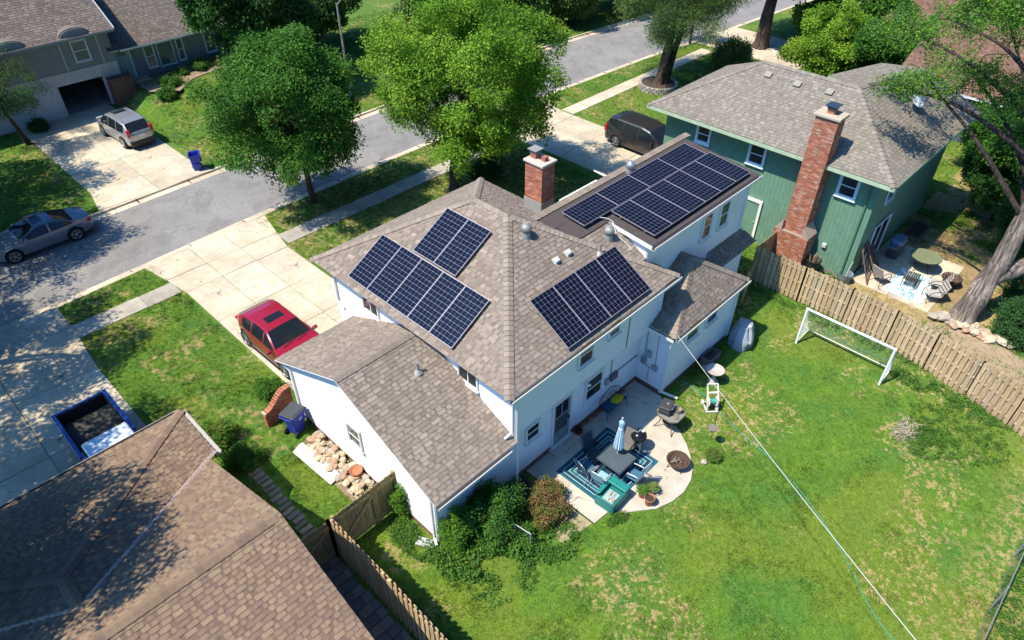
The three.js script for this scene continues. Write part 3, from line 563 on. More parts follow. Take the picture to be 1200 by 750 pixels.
  turbineVent(roof, on(4.24, -3.42), galvDull); turbineVent(roof, on(6.96, -2.12), galvDull); turbineVent(roof, V(10.66, sy(-4.1), -4.05), galv);
  boxVent(roof, on(5.12, -2.37), zn, std(0.55, 0.53, 0.49, 0.6), 0.18); boxVent(roof, on(4.53, -2.36), zn, std(0.55, 0.53, 0.49, 0.6), 0.18);
  pipeVent(roof, on(6.2, -1.86)); pipeVent(roof, V(-0.49, 4.6 - 0.45 * 1.1, -3.5));
  mesh('solar_conduit', tube([[7.0, 6.6, -2.9], [7.3, 6.62, -2.75], [7.55, 6.5, -2.45], [7.3, 6.25, -2.0], [7.42, 5.95, -1.55], [7.4, 5.86, -1.42]], 0.015), std(0.6, 0.59, 0.56, 0.6), roof);
  // climbing roof service mast at the bump-out corner
  mesh('service_bracket', [cyl(0.03, 0.03, 0.35, 7.5, 3.15, 0.86, 10)], galvDull, house);
  // raised planting strip against the wall, brick edged
  const ed = sub('brick_edging', house); for (let i = 0; i < 14; i++) mesh('brick', rbx(0.2, 0.08, 0.1, 0.01, 3.95 + i * 0.215, 0.07, -0.54, 0, rr(-0.06, 0.06), 0), brickTones()[i % 4], ed);
}
function brickTones() { return (brickTones.m ??= brickCols.slice(0, 4).map((c) => gr(...c, 0.92, 0.4))); }

// ---------- solar panels: each one lifts off its rails ----------
const cellMat = std(0.005, 0.0065, 0.017, 0.16, { metalness: 0.0 });
const backMat = std(0.36, 0.38, 0.43, 0.4), alu = std(0.42, 0.38, 0.40, 0.45, { metalness: 0.5 });
const PW = 1.04, PL = 1.87;
function panelProto() {
  const o = new THREE.Group();
  mesh('frame', [bx(PW, 0.04, 0.012, 0, 0, 0.006), bx(PW, 0.04, 0.012, 0, 0, PL - 0.006), bx(0.012, 0.04, PL - 0.024, -PW / 2 + 0.006, 0, PL / 2), bx(0.012, 0.04, PL - 0.024, PW / 2 - 0.006, 0, PL / 2)], alu, o);
  mesh('backsheet', bx(PW - 0.024, 0.02, PL - 0.024, 0, 0.001, PL / 2), backMat, o);
  const acc = new Acc(), nx = 6, nz = 11, w = (PW - 0.034) / nx, d = (PL - 0.034) / nz, g = 0.0027, c = 0.008;
  for (let i = 0; i < nx; i++) for (let j = 0; j < nz; j++) {
    const x = -PW / 2 + 0.017 + i * w, z = 0.017 + j * d, x0 = x + g, x1 = x + w - g, z0 = z + g, z1 = z + d - g, y = 0.014;
    acc.poly([V(x0 + c, y, z0), V(x0, y, z0 + c), V(x0, y, z1 - c), V(x0 + c, y, z1), V(x1 - c, y, z1), V(x1, y, z1 - c), V(x1, y, z0 + c), V(x1 - c, y, z0)]);
  }
  mesh('solar_cells', acc, cellMat, o).userData.kind = 'stuff';
  mesh('rail', [bx(PW, 0.05, 0.04, 0, -0.055, PL * 0.22), bx(PW, 0.05, 0.04, 0, -0.055, PL * 0.78)], galvDull, o);
  mesh('mounting_foot', [bx(0.05, 0.07, 0.05, -0.3, -0.11, PL * 0.22), bx(0.05, 0.07, 0.05, 0.3, -0.11, PL * 0.78)], galvDull, o);
  return o;
}
const proto = panelProto();
function layPanel(P, across, down, label, group) { // P: middle of the upper edge; across, down: unit vectors
  const c = proto.clone(); c.name = numbered('solar_panel'); scene.add(c); tag(c, label, 'solar panel', group);
  const n = down.clone().cross(across).normalize();
  c.matrix.makeBasis(across, n, down).setPosition(P); c.matrix.decompose(c.position, c.quaternion, c.scale); return c;
}
{
  const k = 1 / Math.hypot(1, SL), pitch = 1.052, nth = ['first', 'second', 'third', 'fourth', 'fifth', 'sixth'];
  // hip face over the driveway side: a row of five with a pair above
  const dX = V(-k, -SL * k, 0), aZ = V(0, 0, 1);
  const topA = 0.16 + PL * k;
  for (let i = 0; i < 5; i++) layPanel(V(topA, 5.156 + SL * topA, -7.83 + pitch * (i + 0.5)), aZ, dX, nth[i] + ' solar panel from the street end in the row of five', 'solar panels on the driveway side');
  const topB = 1.84 + PL * k;
  for (let i = 0; i < 2; i++) layPanel(V(topB, 5.156 + SL * topB, -6.3 + pitch * (i + 0.5)), aZ, dX, (i ? 'hip side' : 'street side') + ' solar panel of the pair above the row of five', 'solar panels on the driveway side');
  const dZ = V(0, -SL * k, k), aX = V(-1, 0, 0), topC = -(0.1 + PL * k);
  for (let i = 0; i < 4; i++) layPanel(V(2.62 + pitch * (i + 0.5), 5.156 - SL * topC, topC), aX.clone().negate(), dZ, nth[i] + ' solar panel from the gable wing in the row of four above the patio', 'solar panels above the patio');
  const kk = 1 / Math.hypot(1, 0.1), dF = V(0, -0.1 * kk, kk), fy = (z) => 6.27 + 0.1 * (-0.72 - z) + 0.17;
  for (let i = 0; i < 6; i++) layPanel(V(7.86 + 1.052 * (i + 0.5), fy(-2.74), -2.74), X1, dF, nth[i] + ' solar panel from the main roof in the flat roof row of six', 'solar panels on the flat roof');
  for (let i = 0; i < 4; i++) layPanel(V(6.45 + 1.88 * i, fy(-3.29), -3.29), V(0, 0.1 * kk, -kk), X1, nth[i] + ' lengthwise solar panel from the chimney side behind the row of six', 'solar panels on the flat roof');
}

// ---------- the brown-roofed neighbour ----------
{
  const cols = [[0.205, 0.134, 0.096], [0.238, 0.16, 0.11], [0.268, 0.187, 0.12], [0.295, 0.208, 0.13], [0.322, 0.232, 0.142]];
  const h = thing('brown_roof_house', 'house with a broad brown and tan shingle roof by the side yard gate', 'house');
  const tan = gr(0.50, 0.43, 0.34, 0.9, 1.5), cream = gr(0.50, 0.46, 0.40, 0.7, 0.8);
  mesh('wall', [bx(17, 2.75, 9.0, -15.3, 1.375, -1.5), bx(8.4, 2.75, 3, -10.8, 1.375, -7)], tan, h);
  siding('siding', [V(-6.795, 0.3, 2.98), V(-6.795, 0.3, -5.98), V(-6.795, 2.75, -5.98), V(-6.795, 2.75, 2.98)], tan, h);
  mesh('wall', new Acc().prism([V(-6.81, 2.7, 2.9), V(-6.81, 2.7, -5.9), V(-6.81, 4.6, -1.5)], [V(-7, 2.7, 2.9), V(-7, 2.7, -5.9), V(-7, 4.6, -1.5)]), tan, h);
  const roof = sub('roof', h), xR = -6.42, xL = -24;
  const C = V(-6.14, 2.8, -8.65), K = V(-6.14, 2.8, -6.33), A = V(-10.79, 4.195, -4.0), VB = V(-10.79, 4.195, -2.95), D = V(-15.44, 2.8, -8.65), D2 = V(-15.44, 2.8, -6.33);
  const planes = [[V(xL, 2.78, 3.38), V(xR, 2.78, 3.38), V(xR, 4.8, -1.5), V(xL, 4.8, -1.5)], [V(xR, 2.8, -6.33), V(xL, 2.8, -6.33), V(xL, 4.8, -1.5), V(xR, 4.8, -1.5)], [K, C, A, VB], [C, D, A], [D, D2, VB, A]];
  const deck = new Acc(), pieces = [];
  planes.forEach((p, i) => { slab(deck, p, 0.1); shinglePlane(p, pieces, 500 + i * 17, { w0: 0.08, w1: 0.26, tab: 0.013, expo: 0.13 }); });
  mesh('roof_deck', deck, cream, roof);
  layShingles(roof, pieces, cols, 300);
  const n = planes.map((p) => planeOf(p).n), lc = cols.slice(1, 4);
  ridgeCaps(roof, V(-18, 4.8, -1.5), V(xR, 4.8, -1.5), n[0], n[1], lc, { step: 0.2, half: 0.17 });
  ridgeCaps(roof, C, A, n[2], n[3], lc, { step: 0.2 }); ridgeCaps(roof, D, A, n[3], n[4], lc, { step: 0.2 }); ridgeCaps(roof, A, VB, n[4], n[2], lc, { step: 0.2 });
  // open valleys lined with folded metal
  const val = std(0.50, 0.36, 0.30, 0.45, { metalness: 0.2 });
  const up = (p, k = 0.02) => p.clone().add(V(0, k, 0));
  for (const [a, b] of [[K, VB], [D2, VB]]) mesh('valley_flashing', [bar(up(a), up(b), 0.13, 0.012), bar(up(a, 0.026), up(b, 0.026), 0.018, 0.02)], val, roof);
  gutter(roof, K.clone().add(V(0, 0, 0.1)), C, X1, cream, cream); gutter(roof, C, D, ZN, cream, gutterIn);
}
// ---------- the green house ----------
const greenCols = [[0.215, 0.185, 0.150], [0.245, 0.212, 0.172], [0.275, 0.24, 0.195], [0.305, 0.27, 0.222]];
function vboards(name, P0, u, n, len, y0, y1, mat, parent, w = 0.2, gap = 0.007) {
  const acc = new Acc();
  for (let a = 0; a < len - 0.01; a += w) { const b = Math.min(a + w - gap, len), p = (x, y, o) => P0.clone().addScaledVector(u, x).addScaledVector(n, o).setY(y); acc.prism([p(a, y0, 0.007), p(b, y0, 0.007), p(b, y1, 0.007), p(a, y1, 0.007)], [p(a, y0, 0), p(b, y0, 0), p(b, y1, 0), p(a, y1, 0)], null, false); }
  return mesh(name, acc, mat, parent);
}
{
  const h = thing('green_house', 'green boarded two-storey house with tan hip roof and tall brick chimney', 'house');
  const green = gr(0.165, 0.32, 0.21, 0.8, 1.6), pale = gr(0.50, 0.62, 0.42, 0.6, 1);
  mesh('wall', [bx(6.6, 5.3, 10.7, 23.1, 2.65, -2.95), bx(3, 5.3, 5.0, 27.5, 2.65, -0.1)], green, h);
  vboards('board_siding', V(19.795, 0, -8.3), Z1, XN, 10.7, 0.15, 5.25, green, h);
  vboards('board_siding', V(19.8, 0, 2.405), X1, Z1, 9.2, 0.15, 5.25, green, h);
  const roof = sub('roof', h), e = 5.4, a1 = V(22.75, 7.5, -5.27), a2 = V(22.75, 7.5, -0.65), rb = V(29.0, 6.95, 0.33), q2 = V(30.6, 6.15, -2.4), q1 = V(24.9, 6.85, -2.9);
  const planes = [[V(19, e, -9.02), V(19, e, 3.1), a2, a1], [V(26.5, e, -9.02), V(19, e, -9.02), a1], [V(26.5, e, 3.1), V(26.5, e, -9.02), a1, a2], [V(19, e, 3.1), V(29.6, e, 3.1), rb, a2], [q2, q1, a2], [q2, a2, rb]];
  const deck = new Acc(), pieces = [];
  planes.forEach((p, i) => { slab(deck, p, 0.09); shinglePlane(p, pieces, 900 + i * 7, { expo: 0.16, w0: 0.14, w1: 0.3 }); });
  mesh('roof_deck', deck, pale, roof);
  layShingles(roof, pieces, greenCols, 0);
  const n = planes.map((p) => planeOf(p).n), lc = greenCols.slice(1);
  ridgeCaps(roof, V(19, e, 3.1), a2, n[0], n[3], lc, { step: 0.24 }); ridgeCaps(roof, V(19, e, -9.02), a1, n[1], n[0], lc, { step: 0.24 }); ridgeCaps(roof, a1, a2, n[0], n[2], lc, { step: 0.24 }); ridgeCaps(roof, a2, rb, n[3], n[5], lc, { step: 0.24 });
  mesh('fascia', [bar(V(18.98, e - 0.1, -9.02), V(18.98, e - 0.1, 3.1), 0.03, 0.16), bar(V(19, e - 0.1, 3.12), V(29.6, e - 0.1, 3.12), 0.03, 0.16)], pale, roof);
  mesh('soffit', [bx(0.8, 0.03, 12, 19.4, 5.22, -2.96), bx(9.6, 0.03, 0.7, 24.3, 5.22, 2.76)], green, roof);
  const wf = std(0.62, 0.72, 0.78, 0.5), W = (z, y, w, hh) => windowAt(h, V(19.785, y, z), Z1, XN, w, hh, { frame: wf, t: 0.1 });
  W(-6.11, 4.12, 0.62, 0.76); W(-3.22, 3.98, 0.7, 0.9); W(1.16, 3.98, 0.7, 0.92);
  const dr = onWall('door', h, V(19.785, 0.1, -2.9), Z1, XN); mesh('frame', [bx(0.12, 2.05, 0.08, 0.5, 1.02, 0.05), bx(0.12, 2.05, 0.08, -0.5, 1.02, 0.05), bx(1.12, 0.13, 0.09, 0, 2.1, 0.05)], white, dr); mesh('leaf', bx(0.88, 2.03, 0.04, 0, 1.02, 0.02), green, dr); mesh('handle', sph(0.035, 0.36, 1.0, 0.07), galv, dr);
  windowAt(h, V(21.6, 3.6, 2.425), X1, Z1, 0.9, 1.0, { frame: wf }); const pd = windowAt(h, V(22.2, 0.25, 2.425), X1, Z1, 1.7, 1.95, { frame: white, kind: 'slider', sill: false }); pd.name = 'patio_door';
  downspout(h, [[19.72, 5.2, 2.1], [19.72, 0.2, 2.1]], gr(0.09, 0.2, 0.11, 0.6, 1)); mesh('meter_box', rbx(0.12, 0.2, 0.2, 0.02, 19.72, 1.35, 1.0), std(0.5, 0.52, 0.52, 0.5), h);
  // tall outside chimney with weathered shoulders
  const ch = brickPart('chimney', h, 18.78, 19.5, -0.72, 0.26, 1.9, 7.4, 11, brickCols.concat([[0.54, 0.33, 0.23]]));
  const lo = brickPart('chimney_base', h, 18.6, 19.5, -1.05, 0.58, 0.3, 1.95, 12, brickCols.concat([[0.5, 0.33, 0.25]]));
  const cap = gr(0.55, 0.46, 0.34, 0.95, 0.4), stone = gr(0.5, 0.36, 0.27, 0.95, 0.4);
  mesh('infill', bx(0.36, 5.2, 0.94, 19.64, 2.6, -0.23), gr(0.42, 0.15, 0.09, 0.95, 0.3), ch); mesh('cap', rbx(0.9, 0.14, 1.16, 0.04, 19.14, 7.46, -0.23), cap, ch); mesh('flue', bx(0.3, 0.22, 0.3, 19.14, 7.62, -0.24), gr(0.45, 0.17, 0.09, 0.9, 0.4), ch);
  mesh('rain_hood', [bx(0.36, 0.1, 0.36, 19.14, 7.78, -0.24), bx(0.55, 0.03, 0.5, 19.14, 7.86, -0.24)], std(0.06, 0.09, 0.12, 0.35, { metalness: 0.5 }), ch);
  for (const s of [-1, 1]) { const z0 = s < 0 ? -1.05 : 0.58, z1 = s < 0 ? -0.72 : 0.26; mesh('shoulder', new Acc().prism([V(18.6, 1.95, z0), V(19.5, 1.95, z0), V(19.5, 2.45, z1), V(18.6, 2.45, z1)], [V(18.6, 1.9, z0), V(19.5, 1.9, z0), V(19.5, 1.9, z1), V(18.6, 1.9, z1)]), stone, lo); }
  mesh('footing', bx(1.25, 0.34, 1.8, 19.15, 0.17, -0.23), gr(0.42, 0.36, 0.27, 0.95, 0.5), lo);
  // roof vents, pipe and dish
  const nx = n[0], on = (x, z) => V(x, e + 0.56 * (x - 19), z), zz = (x, z) => V(x, e + 0.56 * (3.1 - z), z), gv = std(0.27, 0.245, 0.205, 0.8);
  boxVent(roof, on(22.1, -4.6), nx, gv, 0.34); boxVent(roof, on(22.05, -3.1), nx, gv, 0.34); boxVent(roof, on(22.1, -1.6), nx, gv, 0.34);
  boxVent(roof, zz(25.1, 0.1), n[3], gv, 0.36); boxVent(roof, zz(26.6, 0.15), n[3], gv, 0.36); boxVent(roof, zz(27.9, 0.25), n[3], gv, 0.36);
  const ds = sub('satellite_dish', roof); const dp = zz(24.3, 0.75);
  mesh('mast', [rod(dp, dp.clone().add(V(-0.1, 0.6, 0.1)), 0.025), rod(dp.clone().add(V(-0.3, 0.05, 0.35)), dp.clone().add(V(-0.1, 0.6, 0.1)), 0.015)], galvDull, ds);
  const dish = new THREE.SphereGeometry(0.85, 20, 8, 0, Math.PI * 2, 0, 0.38); dish.rotateX(Math.PI).translate(0, 0.85, 0).scale(1, 1, 1.2); dish.rotateX(0.7).rotateY(-0.4).translate(dp.x + 0.5, dp.y + 0.15, dp.z + 0.55); mesh('reflector', dish, std(0.52, 0.55, 0.55, 0.4), ds);
  mesh('feed_arm', [rod([dp.x - 0.1, dp.y + 0.6, dp.z + 0.1], [dp.x + 0.55, dp.y + 0.35, dp.z + 0.95], 0.015)], galvDull, ds);
}
// ---------- the grey split-level house across the street ----------
{
  const cols = [[0.13, 0.105, 0.09], [0.16, 0.13, 0.11], [0.19, 0.155, 0.13], [0.215, 0.175, 0.145]];
  const h = thing('grey_house', 'slate grey split-level house with open garage across the street', 'house');
  const slate = gr(0.25, 0.30, 0.31, 0.8, 1.5), pale = gr(0.55, 0.58, 0.60, 0.7, 1.2);
  // garage storey with a real opening
  mesh('wall', [bx(10.4, 2.7, 0.2, -3.65, 1.35, -42.55), bx(1.2, 2.7, 0.2, 5.0, 1.35, -42.55), bx(2.85, 0.75, 0.2, 2.97, 2.32, -42.55), bx(0.2, 2.7, 8.5, 5.5, 1.35, -46.8), bx(0.2, 2.7, 8.5, -8.8, 1.35, -46.8), bx(14.5, 2.7, 0.2, -1.6, 1.35, -51)], pale, h);
  mesh('garage_floor', bx(14, 0.05, 8.3, -1.6, 0.02, -46.8), conGrey[0], h);
  mesh('wall', [bx(14.6, 2.3, 8.7, -1.7, 3.85, -46.85), bx(9.0, 2.6, 8.2, 10.1, 2.1, -47.3)], slate, h);
  vboards('board_siding', V(-9, 0, -42.495), X1, Z1, 14.6, 2.72, 4.95, slate, h, 0.42, 0.02);
  vboards('board_siding', V(5.6, 0, -43.195), X1, Z1, 9.0, 0.95, 3.35, slate, h, 0.42, 0.02);
  mesh('trim', [bx(0.09, 2.2, 0.05, 2.55, 3.85, -42.46), bx(0.09, 2.2, 0.05, 4.85, 3.85, -42.46), bx(0.1, 2.3, 0.06, 3.0 - 1.5, 1.1, -42.43), bx(0.1, 2.3, 0.06, 4.44, 1.1, -42.43), bx(9.0, 0.12, 0.05, 10.1, 3.25, -43.16)], pale, h);
  const roof = sub('roof', h);
  const planes = [[V(-9.6, 4.95, -41.3), V(5.75, 4.95, -41.3), V(5.75, 8.4, -47.4), V(-9.6, 8.4, -47.4)], [V(5.75, 4.95, -53.5), V(-9.6, 4.95, -53.5), V(-9.6, 8.4, -47.4), V(5.75, 8.4, -47.4)], [V(5.2, 3.38, -42.2), V(15, 3.38, -42.2), V(15, 7.0, -48.4), V(5.2, 7.0, -48.4)], [V(15, 3.38, -54.6), V(5.2, 3.38, -54.6), V(5.2, 7.0, -48.4), V(15, 7.0, -48.4)]];
  const deck = new Acc(), pieces = []; planes.forEach((p, i) => { slab(deck, p, 0.12); shinglePlane(p, pieces, 1300 + i, { expo: 0.2, w0: 0.18, w1: 0.4 }); });
  mesh('roof_deck', deck, pale, roof); layShingles(roof, pieces, cols, 0);
  mesh('rake_trim', bar(V(5.78, 5.0, -41.3), V(5.78, 8.44, -47.4), 0.05, 0.12), pale, roof);
  gutter(roof, V(5.9, 3.38, -42.2), V(15, 3.38, -42.2), Z1, white); gutter(roof, V(-9.6, 4.95, -41.3), V(5.7, 4.95, -41.3), Z1, slate);
  for (const x of [-0.3, 3.4]) { const g = sub('eyebrow_dormer', roof, [x, 5.0, -41.45]); const s = new THREE.Shape(); s.moveTo(-0.85, 0); s.absellipse(0, 0, 0.85, 0.42, Math.PI, 0, true); s.lineTo(-0.85, 0); mesh('face', new THREE.ExtrudeGeometry(s, { depth: 0.05, bevelEnabled: false, curveSegments: 16 }), slate, g); { const q = new THREE.Shape(); q.moveTo(-0.93, 0); q.absellipse(0, 0, 0.93, 0.49, Math.PI, 0, true); q.lineTo(-0.93, 0); mesh('hood', new THREE.ExtrudeGeometry(q, { depth: 1.3, bevelEnabled: false, curveSegments: 20 }).translate(0, -0.01, -1.32), gr(...cols[2], 0.95, 0.4), g); } }
  const wf = std(0.55, 0.66, 0.70, 0.5), gl = std(0.09, 0.15, 0.15, 0.1), W = (x, y, z, w, hh, o = {}) => windowAt(h, V(x, y, z), X1, Z1, w, hh, { frame: wf, glass: gl, ...o });
  W(3.68, 3.2, -42.48, 0.86, 1.2); W(8.05, 1.5, -43.18, 0.6, 1.42); W(9.17, 1.42, -43.18, 1.02, 1.48, { kind: 'fixed' }); W(10.26, 1.48, -43.18, 0.4, 1.42); W(12.5, 1.52, -43.18, 0.68, 1.4); W(-4, 3.2, -42.48, 1.2, 1.2);
  const d = onWall('door', h, V(6.25, 1.1, -43.17), X1, Z1); mesh('frame', [bx(0.1, 2.1, 0.06, -0.5, 1.05, 0.03), bx(0.1, 2.1, 0.06, 0.5, 1.05, 0.03), bx(1.1, 0.1, 0.06, 0, 2.12, 0.03)], wf, d); mesh('leaf', bx(0.9, 2.05, 0.05, 0, 1.03, 0.02), std(0.22, 0.36, 0.38, 0.5), d); mesh('pane', bx(0.5, 0.35, 0.02, 0, 1.75, 0.05), gl, d);
  const br = brickPart('brick_wall', h, 4.55, 6.0, -42.4, -41.7, 0, 1.75, 31, [[0.20, 0.085, 0.06], [0.24, 0.10, 0.07], [0.17, 0.075, 0.055]]);
  mesh('brick_cap', bx(1.5, 0.07, 0.75, 5.27, 1.78, -42.05), gr(0.2, 0.09, 0.07, 0.9, 0.5), br);
  const st = sub('stair', h); for (let i = 0; i < 6; i++) mesh('tread', bx(1.25, 0.17, 1.9 - i * 0.32, 5.5 + i * 0.02 + 1.2, 0.09 + i * 0.165, -41.55 - i * 0.16), conGrey[i % 3], st);
  mesh('railing', [rod([6.0, 0.9, -40.8], [6.0, 1.95, -42.4], 0.02), rod([6.0, 0, -40.8], [6.0, 0.9, -40.8], 0.018), rod([6.0, 0.95, -42.3], [6.0, 1.95, -42.3], 0.018), rod([7.35, 0.9, -40.8], [7.35, 1.95, -42.4], 0.02), rod([7.35, 0, -40.8], [7.35, 0.9, -40.8], 0.018)], blackMetal, st);
  mesh('porch_floor', bx(1.7, 0.12, 1.0, 6.5, 1.05, -42.7), conGrey[1], h);
}
// ---------- the two brown houses beyond the green one ----------
{
  const cols = [[0.16, 0.085, 0.06], [0.195, 0.105, 0.072], [0.23, 0.13, 0.088], [0.255, 0.15, 0.10]];
  for (const [x0, x1, z0, z1, y0, y1, lab] of [[38.4, 45.2, -3.8, 8, 3.0, 6.0, 'low house with red-brown roof and vent pipes beyond the green house'], [46, 53, -8, 5, 3.4, 6.6, 'low house with plain red-brown roof farther beyond the green house']]) {
    const h = thing('brown_house', lab, 'house'), roof = sub('roof', h), dark = gr(0.10, 0.14, 0.15, 0.8, 1.2), xm = x1, X2 = 2 * x1 - x0;
    mesh('wall', bx(X2 - x0 - 1.2, y0, z1 - z0 - 1.2, xm, y0 / 2 - 0.02, (z0 + z1) / 2), dark, h);
    const planes = [[V(x0, y0, z0), V(x0, y0, z1), V(xm, y1, z1), V(xm, y1, z0)], [V(X2, y0, z1), V(X2, y0, z0), V(xm, y1, z0), V(xm, y1, z1)]];
    const deck = new Acc(), pc = []; planes.forEach((p, i) => { slab(deck, p, 0.1); shinglePlane(p, pc, 1500 + i + Math.round(x0), { expo: 0.18, w0: 0.16, w1: 0.35 }); });
    mesh('roof_deck', deck, white, roof); layShingles(roof, pc, cols, 0);
    for (const z of [z0 + 0.6, z1 - 0.6]) mesh('gable', new Acc().prism([V(x0 + 0.6, y0, z), V(X2 - 0.6, y0, z), V(xm, y1 - 0.25, z)], [V(x0 + 0.6, y0, z - 0.05), V(X2 - 0.6, y0, z - 0.05), V(xm, y1 - 0.25, z - 0.05)]), dark, h);
    gutter(roof, V(x0, y0, z0), V(x0, y0, z1), XN, white, white);
    for (let z = z0 + 2; z < z1 - 1; z += 2.2) windowAt(h, V(x0 + 0.59, 0.9, z), Z1, XN, 1.1, 1.2, { frame: wfGrey() });
    for (const z of [1.2, 3.4]) if (x0 < 40) { const p = V(x0 + 1.6, y0 + (y1 - y0) / (x1 - x0) * 1.6, z - 0.4); const v = pipeVent(roof, p, blackMetal, 0.5); v.children[0].material = std(0.75, 0.75, 0.73, 0.5); }
  }
}
function wfGrey() { return (wfGrey.m ??= std(0.30, 0.38, 0.40, 0.6)); }

// ---------- vegetation kit ----------
function clusterGeo(n, spread, size, seed, asp = 0.6, droop = 0.25) {
  const r = rngOf(seed), acc = new Acc();
  for (let i = 0; i < n; i++) {
    const c = V(rr(-1, 1, r), rr(-0.75, 0.75, r), rr(-1, 1, r)); if (c.length() > 1) c.normalize(); c.multiplyScalar(spread);
    const d = V(rr(-1, 1, r), rr(-0.7, 0.35, r) - droop, rr(-1, 1, r)).normalize(), nn = V(rr(-0.8, 0.8, r), rr(0.35, 1, r), rr(-0.8, 0.8, r)).normalize(), s = nn.clone().cross(d).normalize(), L = size * rr(0.7, 1.3, r), w = L * asp * 0.5, up = d.clone().cross(s).normalize().multiplyScalar(w * 0.35);
    const a = c.clone(), b = c.clone().addScaledVector(d, L), m = c.clone().addScaledVector(d, L * 0.45), p = m.clone().addScaledVector(s, w).add(up), q = m.clone().addScaledVector(s, -w).add(up);
    acc.poly([a, p, b]); acc.poly([a, b, q]);
  }
  return acc.geo;
}
const leafMat = new THREE.MeshPhysicalMaterial({ color: 0xffffff, roughness: 0.85, side: THREE.DoubleSide, transmission: 0.42, thickness: 0, specularIntensity: 0.3 });
const CL = { broad: [1, 2].map((s) => clusterGeo(16, 0.34, 0.17, s)), small: [3, 4].map((s) => clusterGeo(20, 0.28, 0.11, s)), fine: [5, 6].map((s) => clusterGeo(22, 0.30, 0.10, s, 0.35)), tiny: [7, 8].map((s) => clusterGeo(12, 0.1, 0.055, s)), shrub: [9, 10].map((s) => clusterGeo(16, 0.15, 0.075, s, 0.5, 0.05)), weed: [11, 12].map((s) => clusterGeo(14, 0.12, 0.09, s, 0.45, -0.1)) };
const _m = new THREE.Matrix4(), _e = new THREE.Euler(), _qq = new THREE.Quaternion(), _c = new THREE.Color();
function scatter(name, parent, geo, list, mat = leafMat) { // list of [x, y, z, scale, r, g, b]
  const im = new THREE.InstancedMesh(geo, mat, list.length), r = rngOf(list.length);
  list.forEach(([x, y, z, s, a, b, c], i) => { _e.set(rr(-0.5, 0.5, r), rr(0, 6.283, r), rr(-0.5, 0.5, r)); _qq.setFromEuler(_e); _m.compose(V(x, y, z), _qq, V(s, s, s)); im.setMatrixAt(i, _m); im.setColorAt(i, _c.setRGB(a, b, c)); });
  im.name = name; im.userData.kind = 'stuff'; parent.add(im); return im;
}
const jit = (c, k, r) => { const f = 1 + (r() - 0.5) * k; return [c[0] * f * (1 + (r() - 0.5) * 0.15), c[1] * f, c[2] * f * (1 + (r() - 0.5) * 0.2)]; };
function leafy(parent, R, y, n, cols, size, seed) { const r = rngOf(seed), L = []; for (let i = 0; i < n; i++) { const a = rr(0, 6.283, r), q = R * Math.sqrt(r()), h = (1 - (q / R) ** 2) * R * 0.8; L.push([Math.cos(a) * q, y + h * rr(0.3, 1, r), Math.sin(a) * q, rr(0.5, 0.9, r) * size / 0.06, ...jit(pick(cols, r), 0.4, r)]); } return scatter('foliage', parent, CL.tiny[seed % 2], L); }
const bark = (c) => std(...c, 0.95, { map: rep(barkT, 0.7, 1.4), bumpMap: rep(barkT, 0.7, 1.4), bumpScale: 0.02 });
function limbGeo(P, r0, r1, seg = 9) { // tapered bent limb through the points
  const c = new THREE.CatmullRomCurve3(P), n = Math.max(4, P.length * 4), acc = [], R = (t) => lerp(r0, r1, t);
  const fr = c.computeFrenetFrames(n, false), pos = [], idx = [];
  for (let i = 0; i <= n; i++) { const p = c.getPoint(i / n), q = R(i / n) * (i === 0 ? 1.25 : 1); for (let k = 0; k < seg; k++) { const a = k / seg * 6.2832, w = 1 + 0.1 * Math.sin(a * 3 + i); pos.push(p.x + (fr.normals[i].x * Math.cos(a) + fr.binormals[i].x * Math.sin(a)) * q * w, p.y + (fr.normals[i].y * Math.cos(a) + fr.binormals[i].y * Math.sin(a)) * q * w, p.z + (fr.normals[i].z * Math.cos(a) + fr.binormals[i].z * Math.sin(a)) * q * w); } }
  for (let i = 0; i < n; i++) for (let k = 0; k < seg; k++) { const a = i * seg + k, b = i * seg + (k + 1) % seg, d = a + seg, e = b + seg; idx.push(a, b, d, b, e, d); }
  const g = new THREE.BufferGeometry(); g.setAttribute('position', new THREE.Float32BufferAttribute(pos, 3)); g.setIndex(idx); g.computeVertexNormals(); return g;
}
